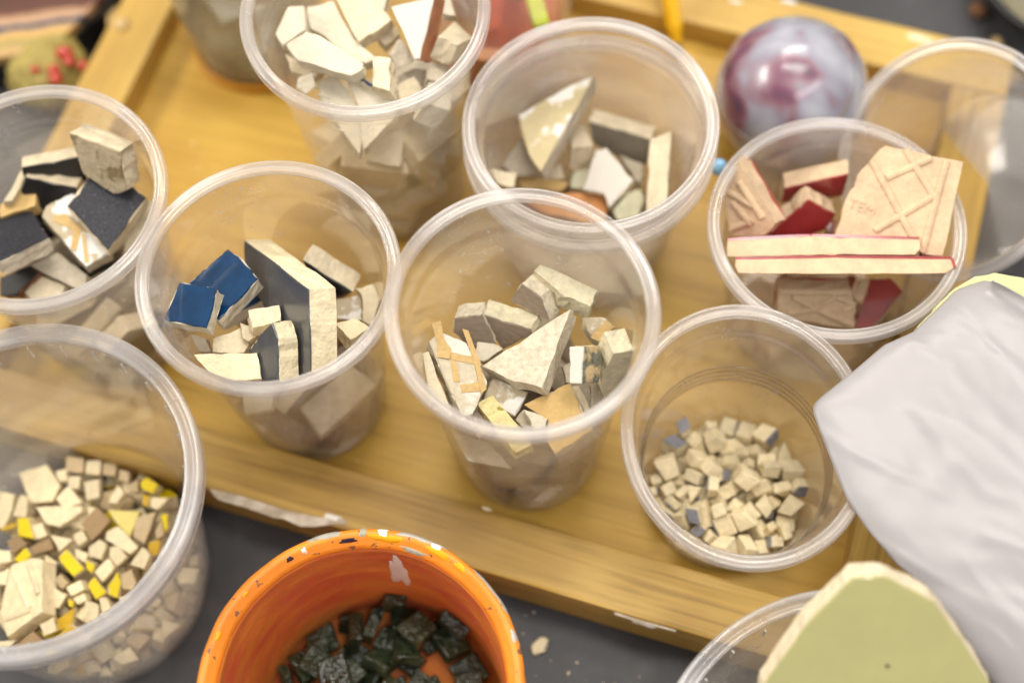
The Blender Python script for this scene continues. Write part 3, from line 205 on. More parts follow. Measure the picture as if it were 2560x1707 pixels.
PILE = {'C1':[['F3',0.99,-7.7,2.4,8.4,0.699,0.147,0.674,-0.186],['F1',0.88,13.6,-1.9,3.5,0.0,0.982,-0.191,0.0],['F3',1.14,15.5,1.1,11.3,0.695,-0.0,-0.0,-0.719],['F0',0.86,25.1,-3.2,24.4,0.308,0.715,0.56,0.284],['F1',1.01,4.2,-13.2,20.8,0.427,0.252,-0.842,0.212],['F4',1.15,-12.1,-22.2,11.8,0.206,-0.127,-0.706,0.665],['F0',1.02,2.0,22.2,10.8,0.655,-0.362,0.607,0.269],['F5',0.85,-3.3,-12.3,11.7,0.214,0.751,0.425,-0.457],['F0',1.02,-18.7,-3.0,24.7,0.36,0.184,0.878,0.256],['F3',1.08,-19.0,14.3,15.7,0.558,-0.033,0.537,-0.631],['F1',1.05,-5.9,25.1,32.1,0.789,0.488,0.185,0.325],['F3',0.88,18.8,-2.6,27.3,0.278,0.768,0.484,0.314],['F2',1.15,14.5,-23.9,29.7,0.35,0.655,-0.331,0.582],['F0',1.15,-20.8,15.4,39.9,0.667,0.037,0.526,-0.526],['F0',0.87,14.1,16.8,23.4,0.313,0.259,-0.851,-0.332],['F1',1.14,12.9,-0.0,32.1,0.473,-0.388,-0.157,0.775],['F1',1.1,6.8,22.8,39.9,0.06,-0.87,0.166,0.461],['F3',1.11,-3.9,-18.0,34.3,0.271,-0.291,0.12,0.91],['F1',1.07,0.3,0.4,37.6,0.37,-0.308,0.189,0.856],['F5',1.14,-14.9,9.4,42.8,0.446,-0.819,-0.228,0.28],['F1',1.13,-10.9,-10.6,42.3,0.269,-0.721,-0.559,-0.308]],
'C2':[['F1',0.93,-4.2,3.1,3.7,0.002,-0.928,-0.373,-0.001],['F2',1.05,14.8,8.6,8.4,0.487,0.154,0.054,-0.858],['F2',1.06,-3.5,-18.0,4.2,0.177,-0.0,0.0,0.984],['F2',0.89,-19.4,-2.5,10.9,0.013,-0.643,0.762,-0.074],['F5',1.06,11.9,-2.4,13.5,0.388,-0.05,-0.156,0.907],['F3',1.13,-1.6,-15.5,16.8,0.109,0.023,0.989,0.098],['F0',1.03,-23.5,-12.8,27.5,0.619,0.097,-0.736,0.257],['F3',1.13,18.3,5.0,23.4,0.998,-0.012,0.056,0.031],['F4',0.86,-19.6,9.3,16.5,0.648,-0.003,-0.09,-0.757],['F4',1.05,-15.3,4.2,25.2,0.086,0.548,0.832,-0.028],['F4',0.9,-5.3,22.4,9.5,0.655,0.736,-0.101,0.137],['F5',0.93,-2.5,-11.5,31.1,0.113,-0.929,0.314,0.163],['F1',1.02,-14.0,20.6,35.7,0.263,0.125,0.863,0.412],['F5',0.87,12.4,-23.9,24.9,0.585,0.736,0.339,0.02],['F3',0.96,-20.9,4.2,36.3,0.36,-0.1,0.211,0.903],['F2',0.87,-4.5,-19.9,36.2,0.965,0.178,0.088,0.17],['F2',1.04,-4.4,-20.2,44.1,0.937,0.118,0.16,-0.288],['F2',0.92,1.1,21.5,22.1,0.052,0.396,0.028,0.916],['F5',1.04,15.1,10.8,32.0,0.01,-0.911,-0.409,0.056],['F5',0.85,28.6,-9.4,38.0,0.017,-0.705,0.223,-0.673],['F5',1.13,-1.0,19.2,38.8,0.879,0.068,0.38,0.28],['F1',0.88,15.7,-15.5,33.6,0.062,0.977,0.055,-0.199],['F0',0.96,9.3,21.1,48.8,0.062,-0.395,0.08,0.913],['F5',1.14,15.2,10.4,40.4,0.649,-0.051,0.026,-0.758],['F1',1.12,12.3,-16.9,49.1,0.43,-0.205,0.227,-0.849],['F5',1.11,19.5,-19.2,65.3,0.216,0.336,-0.908,-0.13],['F3',1.13,-4.9,-28.5,56.9,0.51,-0.367,0.541,0.559],['F5',1.09,3.2,0.4,49.9,0.889,-0.18,-0.417,0.056],['F5',0.98,19.9,-13.5,54.8,0.262,-0.753,-0.582,0.159],['F4',0.94,-20.1,-14.6,51.6,0.157,0.712,-0.438,0.525]],
'C3':[['F2',1.0,-2.4,-0.1,4.0,0.254,-0.0,0.0,-0.967],['F4',0.96,18.3,9.4,7.6,0.156,-0.015,-0.984,0.08],['F0',0.96,3.2,19.2,11.9,0.104,0.173,-0.24,-0.95],['F0',1.01,-2.5,0.8,16.9,0.288,-0.957,0.029,0.005],['F2',0.87,15.4,-13.8,3.5,0.164,0.0,-0.0,0.986],['F4',0.9,-1.2,-21.6,8.6,0.564,0.204,0.078,-0.797],['F0',0.81,-14.3,18.4,10.5,0.79,0.089,-0.564,0.224],['F3',0.83,20.4,-5.7,14.1,0.289,-0.605,-0.706,-0.228],['F4',1.06,17.6,-22.6,20.9,0.614,0.71,0.327,0.107],['F5',0.96,-19.4,-19.1,12.6,0.66,-0.568,0.061,-0.488]],
'C4':[['F5',1.04,-17.0,1.1,4.1,0.0,0.719,-0.695,0.0],['F1',1.12,-6.9,9.8,10.6,0.062,-0.202,-0.011,-0.977],['F3',1.01,23.7,-7.5,11.6,0.566,0.591,0.459,0.347],['F4',1.05,2.4,-13.5,4.2,0.703,-0.0,-0.0,0.711],['F4',1.15,-15.6,-17.8,21.1,0.407,0.044,0.649,0.641],['F4',1.0,14.7,9.0,6.7,0.137,-0.891,-0.43,0.046],['F2',1.13,7.0,3.2,17.2,0.982,0.067,0.16,-0.072],['F2',0.97,-10.2,0.6,26.1,0.517,0.276,-0.182,-0.79],['F0',1.1,-16.7,4.3,31.1,0.178,0.798,0.505,0.279],['F1',0.88,9.7,-16.1,19.9,0.137,-0.831,0.496,0.21],['F5',1.13,14.2,-16.5,30.4,0.015,0.316,-0.944,-0.095],['F2',1.12,-20.6,-2.5,39.0,0.174,-0.8,0.5,-0.281],['F4',1.06,18.4,5.1,31.0,0.377,0.177,0.827,-0.376],['F2',0.94,0.2,-12.9,34.2,0.66,0.43,0.603,-0.126],['F2',1.13,-0.3,22.2,21.1,0.779,-0.601,0.118,0.133],['F3',1.0,-23.1,-3.2,47.4,0.009,0.943,0.023,0.331],['F0',1.03,-15.4,24.2,46.5,0.639,0.271,0.625,-0.358],['F3',0.85,11.3,8.6,33.9,0.53,0.664,0.525,-0.049],['F4',1.02,8.4,12.3,41.1,0.393,0.212,0.827,-0.342],['F0',0.97,6.6,21.0,44.9,0.04,-0.402,0.787,-0.467]],
'C5':[['F4',0.87,6.3,-5.8,3.5,0.0,0.983,0.184,-0.0],['F2',0.99,-16.1,4.1,3.9,0.0,-0.664,0.748,-0.0],['F1',1.03,11.9,2.2,10.8,0.973,-0.028,0.017,0.228],['F3',0.87,4.1,17.4,8.0,0.62,-0.255,-0.717,-0.193],['F3',0.93,-8.3,-18.1,12.0,0.628,-0.091,-0.721,-0.28],['F1',1.14,21.0,-12.6,20.1,0.639,0.168,0.737,-0.139],['F1',1.11,-11.3,-0.9,12.0,0.0,0.566,0.824,0.0],['F4',0.93,-8.7,17.0,19.0,0.633,-0.029,-0.159,0.757],['F2',1.07,-23.2,-6.1,28.6,0.209,0.792,-0.134,-0.558],['F2',0.93,4.4,-20.4,17.9,0.539,0.728,0.361,0.222],['F1',0.91,13.4,17.7,17.5,0.267,0.678,-0.231,0.645],['F0',0.85,8.6,-5.2,23.5,0.339,0.936,0.041,0.084],['F0',1.12,-8.3,10.2,26.0,0.798,0.157,-0.039,-0.58],['F2',0.95,-6.1,-10.6,33.7,0.936,-0.332,-0.115,-0.038],['F4',1.1,17.7,2.1,29.7,0.77,-0.077,0.363,0.519],['F1',1.05,-13.3,12.0,39.6,0.426,0.668,-0.482,-0.376],['F3',1.05,9.6,-21.4,50.6,0.099,0.401,-0.828,0.38],['F4',1.0,-20.1,5.4,38.9,0.572,-0.485,0.294,-0.592],['F5',1.03,15.2,-8.3,42.7,0.388,-0.825,0.408,-0.054],['F1',0.96,-1.5,6.8,42.4,0.78,0.447,0.186,0.396],['F5',1.12,-0.1,-25.2,35.3,0.731,-0.681,0.033,0.036],['F5',1.12,12.7,24.3,42.3,0.558,-0.55,0.568,0.251],['F3',1.09,20.9,5.3,42.5,0.688,-0.022,0.503,0.522]],
'C7':[['F1',0.85,0.1,24.9,5.9,0.293,-0.579,-0.761,0.0],['F4',0.85,6.9,-21.1,3.4,0.0,0.951,-0.308,0.0],['F2',1.04,-17.8,2.6,4.1,0.0,0.124,0.992,-0.0],['F5',1.0,9.1,-5.2,6.6,0.096,0.055,0.299,0.948],['F4',0.9,22.1,0.7,9.0,0.444,-0.062,0.295,0.844],['F3',0.96,9.3,17.5,8.4,0.242,-0.52,-0.814,-0.092],['F5',0.9,9.5,10.5,13.4,0.11,0.192,-0.947,-0.234],['F0',0.96,-15.2,-13.1,13.1,0.02,-0.234,0.97,-0.067]],
'C6':[['T2',1.34,-9.0,8.5,3.9,0.588,0.393,0.579,-0.405],['T4',1.13,7.3,-3.6,2.7,0.125,0.637,0.176,-0.74],['T0',1.02,20.3,-15.9,3.1,0.886,0.0,0.0,0.463],['T3',1.03,3.9,11.8,2.9,0.715,-0.0,-0.0,-0.699],['T7',1.23,-16.7,-20.1,2.6,0.215,0.0,-0.0,-0.977],['T6',0.59,24.2,10.9,2.2,0.565,0.365,-0.634,0.381],['T4',1.18,-17.2,-4.5,2.7,0.973,-0.0,0.0,-0.232],['T6',0.68,-20.0,12.1,2.5,0.087,0.656,-0.307,-0.684],['T4',0.96,-24.7,-8.7,2.5,0.639,-0.391,0.558,0.355],['T2',1.21,11.4,22.3,3.5,0.323,0.62,0.368,-0.613],['T7',0.62,16.1,2.8,1.4,0.0,-0.748,-0.664,-0.0],['T0',0.98,6.3,-15.3,2.8,0.188,-0.704,0.131,0.672],['T1',1.0,-3.5,17.3,2.4,0.0,-0.364,0.931,-0.0],['T1',1.07,-10.8,-22.1,2.6,0.0,-0.842,-0.539,-0.0],['T3',1.27,-1.4,-4.2,3.5,0.0,-0.132,-0.991,0.0],['T6',0.88,26.3,0.6,2.8,0.011,-0.0,0.001,1.0],['T2',1.21,-25.0,-1.4,6.6,0.488,-0.668,0.497,0.261],['T5',1.34,16.7,-3.9,4.2,0.422,0.406,-0.537,0.607],['T1',1.0,-10.6,21.0,3.4,0.689,0.304,0.578,-0.313],['T4',1.16,17.4,16.7,2.7,0.0,0.902,-0.432,0.0],['T3',1.34,-10.2,-5.2,4.4,0.368,0.653,0.099,0.654],['T3',1.17,1.4,25.0,4.6,0.245,0.25,0.134,0.927],['T1',0.91,8.7,-8.8,3.1,0.66,0.354,0.549,-0.371],['T5',1.03,0.4,-26.2,3.3,0.142,-0.668,0.082,-0.726],['T5',1.21,7.7,-10.5,11.3,0.321,-0.087,0.741,-0.583],['T2',0.8,25.7,-4.7,2.7,0.094,-0.103,-0.711,-0.69],['T0',0.68,-20.0,-11.9,2.4,0.693,-0.268,-0.669,-0.016],['T5',0.97,10.8,11.4,4.3,0.616,-0.231,0.384,-0.648],['T2',0.87,2.6,-6.1,9.3,0.087,-0.318,-0.943,-0.034],['T6',1.15,21.1,-15.7,9.8,0.007,0.591,-0.804,-0.056],['T5',0.97,-18.4,19.4,4.6,0.193,-0.624,-0.339,-0.677],['T1',0.75,-5.8,18.1,7.6,0.876,0.068,0.473,-0.072],['T1',0.97,24.1,-9.1,7.6,0.03,0.069,0.969,0.234],['T5',1.24,4.3,4.7,7.6,0.444,-0.625,0.097,-0.635],['T1',0.63,-4.7,-21.4,2.2,0.751,0.116,0.643,-0.092],['T6',0.66,15.9,-11.2,3.1,0.454,0.107,0.538,-0.703],['T5',0.95,-16.7,2.6,3.0,0.257,-0.493,0.482,0.677],['T5',1.27,11.0,24.7,10.9,0.342,-0.657,-0.414,-0.53],['T3',0.7,-12.9,-11.6,2.4,0.733,0.403,-0.527,-0.147],['T7',0.88,-0.2,-15.2,1.9,0.764,0.0,0.0,0.645],['T3',0.95,-3.0,-11.2,2.5,0.698,-0.672,0.002,0.248],['T3',1.33,-7.9,0.4,9.3,0.31,-0.654,-0.271,0.634],['T7',1.34,20.5,15.4,8.0,0.95,0.183,0.181,-0.176],['T4',0.98,21.7,7.0,3.7,0.266,0.242,0.682,0.637],['T2',0.77,11.0,-1.0,8.1,0.098,0.932,0.129,0.323],['T6',0.55,-24.6,12.3,1.8,0.0,-0.6,0.8,-0.0],['T5',1.08,8.9,-25.2,3.5,0.847,0.0,0.0,-0.532],['T2',1.03,15.4,-20.4,4.1,0.319,-0.284,-0.617,0.661],['T4',1.18,-9.4,-15.3,4.8,0.164,-0.683,0.638,0.314],['T7',0.76,4.5,16.1,1.5,0.254,0.357,-0.549,0.711],['T5',0.67,-25.9,4.8,2.3,0.578,-0.622,-0.289,0.442],['T0',0.61,-17.1,7.9,2.2,0.281,0.515,-0.503,0.634],['T2',0.59,-5.7,-25.9,1.8,0.2,0.682,0.015,0.703],['T3',1.11,-1.0,13.0,8.3,0.821,-0.285,0.347,-0.353],['T7',0.97,-0.3,-11.3,7.4,0.181,-0.538,0.815,0.12],['T3',0.79,25.5,-9.3,2.2,0.679,0.0,0.0,-0.734],['T4',0.82,11.4,4.8,2.1,0.6,-0.367,-0.548,0.453],['T0',1.14,-14.8,14.1,7.5,0.397,-0.783,0.399,-0.264],['T6',1.3,15.2,0.5,12.4,0.025,-0.446,-0.134,-0.885],['T7',0.71,11.3,-17.8,1.6,0.0,0.459,-0.889,-0.0],['T3',0.98,0.2,-27.9,8.5,0.006,0.511,0.841,0.179],['T6',1.0,-17.3,-4.4,9.5,0.608,-0.156,-0.187,0.755],['T1',0.57,4.4,19.9,2.2,0.782,0.21,0.526,-0.261],['T2',0.96,0.8,0.5,12.0,0.658,-0.471,0.088,0.581],['T4',0.8,-21.4,7.3,3.7,0.439,-0.238,-0.336,0.799],['T7',0.87,12.5,-13.6,2.2,0.01,0.644,0.389,-0.659],['T3',0.66,-0.8,20.8,7.6,0.277,-0.36,0.31,0.835],['T4',1.08,25.4,4.0,8.4,0.695,-0.366,-0.616,-0.061],['T7',0.6,-6.2,-16.9,7.6,0.411,-0.685,0.394,-0.455],['T3',0.97,15.1,9.7,7.5,0.575,-0.254,0.369,-0.684],['T1',0.84,20.8,-20.0,15.2,0.519,0.58,-0.362,-0.513],['T5',0.81,-3.5,-5.0,12.6,0.699,-0.429,0.096,0.564],['T6',1.04,10.5,-24.7,10.7,0.67,-0.697,0.109,0.231],['T6',1.04,-16.0,-12.1,7.7,0.431,-0.303,0.015,0.85],['T6',0.58,-26.7,9.2,5.2,0.072,0.595,-0.187,0.778],['T2',1.03,-14.3,24.5,10.7,0.526,-0.618,0.2,-0.549],['T6',0.55,-29.2,2.2,9.9,0.771,0.011,0.637,0.021],['T5',0.76,16.5,7.3,2.5,0.646,0.701,-0.182,-0.239],['T2',1.32,5.2,17.5,10.2,0.17,0.277,0.468,-0.822],['T7',0.74,-12.8,5.2,7.8,0.206,0.537,0.775,0.263],['T1',1.34,-10.4,-8.9,12.9,0.425,-0.344,-0.793,0.27],['T7',0.58,2.9,-14.2,7.5,0.818,0.071,0.556,-0.131],['T6',0.75,-11.1,10.2,9.9,0.736,0.548,0.39,-0.073],['T3',1.22,13.5,15.4,12.3,0.095,0.903,-0.233,-0.349],['T4',1.19,0.0,-20.2,5.5,0.171,-0.136,-0.232,0.948],['T0',0.93,3.6,11.6,12.8,0.16,-0.495,-0.678,-0.52],['T3',0.78,27.7,-0.6,7.5,0.583,-0.669,-0.255,0.385],['T6',1.09,-25.9,-8.3,10.3,0.413,0.199,0.403,-0.792],['T4',1.25,-24.2,13.2,8.5,0.01,-0.654,0.351,0.67],['T4',1.05,-5.1,26.1,6.1,0.013,0.842,0.209,0.497],['T0',0.67,-6.0,8.5,10.2,0.022,-0.845,-0.53,-0.076],['T2',1.35,26.3,5.9,14.8,0.46,-0.632,-0.561,-0.272],['T4',0.77,-24.0,4.9,6.7,0.211,0.092,-0.675,0.701],['T0',1.31,-2.0,-14.1,13.7,0.391,-0.43,-0.748,0.321],['T1',1.3,-17.8,-21.5,11.7,0.438,-0.204,-0.838,-0.256],['T0',1.01,11.2,-16.8,10.0,0.546,-0.651,0.519,-0.092],['T5',1.05,-11.5,-24.9,10.7,0.058,0.459,0.649,-0.604],['T2',0.72,-5.0,13.0,12.5,0.341,0.259,-0.718,0.548],['T6',0.57,9.1,9.7,9.0,0.227,-0.815,-0.392,0.363],['T3',0.57,20.2,-10.1,1.7,0.997,0.0,-0.0,0.078],['T7',1.32,-19.6,-12.3,14.4,0.215,-0.816,-0.198,0.499],['T2',1.13,-11.0,20.0,13.8,0.531,-0.815,-0.194,0.129],['T6',0.95,-17.4,4.3,10.7,0.019,0.827,-0.324,-0.459],['T7',0.91,-5.1,-8.6,14.3,0.085,-0.153,0.869,-0.464],['T4',1.14,15.9,9.9,14.2,0.054,0.039,-0.618,0.783],['T2',1.15,-19.3,19.5,14.7,0.921,-0.108,0.096,0.361],['T2',1.21,24.4,-9.1,14.4,0.002,0.319,0.937,0.145],['T5',0.75,20.7,7.9,8.6,0.403,0.579,0.439,-0.556],['T4',1.32,4.1,-13.2,16.8,0.299,-0.166,0.913,0.221],['T1',1.19,5.0,-25.0,14.1,0.292,-0.75,0.373,-0.462],['T5',1.31,7.3,3.4,16.4,0.185,-0.301,0.874,0.333],['T7',0.61,-7.2,-20.4,6.8,0.016,-0.629,-0.065,0.775],['T3',1.0,17.3,-22.3,9.5,0.399,-0.293,-0.643,0.585],['T4',1.08,-3.8,-23.6,9.4,0.036,-0.405,-0.174,0.897],['T0',0.65,10.4,10.6,13.3,0.053,0.92,-0.175,-0.346],['T1',1.1,-12.2,5.8,15.5,0.347,0.805,0.3,-0.376],['T6',0.77,-8.7,-18.9,12.5,0.618,0.065,0.521,0.585],['T7',1.01,-12.9,-0.5,15.3,0.069,0.629,0.728,0.262],['T6',0.71,-27.6,6.7,10.3,0.469,-0.644,0.44,0.415],['T0',1.09,3.5,27.5,11.2,0.111,0.784,-0.146,0.593],['T6',0.77,15.8,-9.5,9.7,0.86,0.249,0.026,-0.444],['T7',1.27,24.0,13.2,11.9,0.113,-0.839,0.48,0.231],['T5',1.34,-4.9,-26.5,17.1,0.233,-0.317,0.248,-0.885],['T2',0.92,-1.7,5.9,14.1,0.618,0.348,0.249,0.659],['T6',0.9,28.9,-1.5,14.8,0.031,0.075,-0.495,0.865],['T2',0.96,-14.5,-10.9,17.8,0.943,0.277,-0.185,-0.014],['T6',0.92,-23.6,1.3,13.3,0.541,0.641,-0.283,-0.466],['T1',1.17,-11.5,13.2,16.4,0.079,-0.302,-0.289,-0.905],['T1',0.96,17.2,5.6,18.4,0.034,-0.068,-0.873,-0.481],['T3',1.02,-5.0,-10.1,19.8,0.523,0.833,0.003,0.183],['T2',0.67,15.3,-17.5,14.1,0.406,-0.276,-0.539,0.685],['T3',0.67,18.3,20.3,7.3,0.095,-0.719,0.03,0.688],['T0',0.86,-3.0,28.2,10.2,0.135,0.975,-0.061,-0.166],['T2',1.0,14.2,-8.6,15.9,0.16,-0.296,0.923,0.187],['T6',1.18,-2.4,20.9,15.0,0.509,-0.841,-0.157,-0.098],['T3',1.09,-5.8,7.4,18.7,0.095,-0.407,-0.277,-0.865],['T7',1.14,21.7,-1.7,14.9,0.596,0.539,-0.344,0.485],['T3',0.84,-12.9,-16.2,14.2,0.38,0.26,0.195,-0.866],['T5',0.59,-7.6,24.1,10.7,0.723,0.439,-0.427,-0.319],['T5',0.87,16.2,-23.9,16.0,0.526,0.463,-0.435,-0.565],['T1',0.99,-5.9,0.4,17.2,0.022,-0.705,0.132,0.697],['T1',0.69,-23.1,-14.9,2.7,0.527,0.671,0.021,-0.522],['T1',1.29,-22.0,10.3,15.0,0.328,-0.756,0.533,0.192],['T7',0.84,-18.5,-1.4,15.3,0.203,-0.213,0.539,-0.79],['T3',1.06,-14.7,26.1,18.7,0.844,0.045,-0.096,-0.526],['T4',0.85,19.0,-5.9,11.4,0.831,-0.378,0.217,-0.346],['T7',0.86,-21.9,-4.3,14.1,0.233,0.853,0.178,-0.432],['T2',0.58,-20.6,-16.5,6.0,0.799,-0.157,-0.292,-0.502],['T5',1.19,18.2,21.4,15.6,0.779,0.238,0.519,-0.259],['T5',0.65,8.0,14.9,15.9,0.097,0.37,0.051,0.922]],
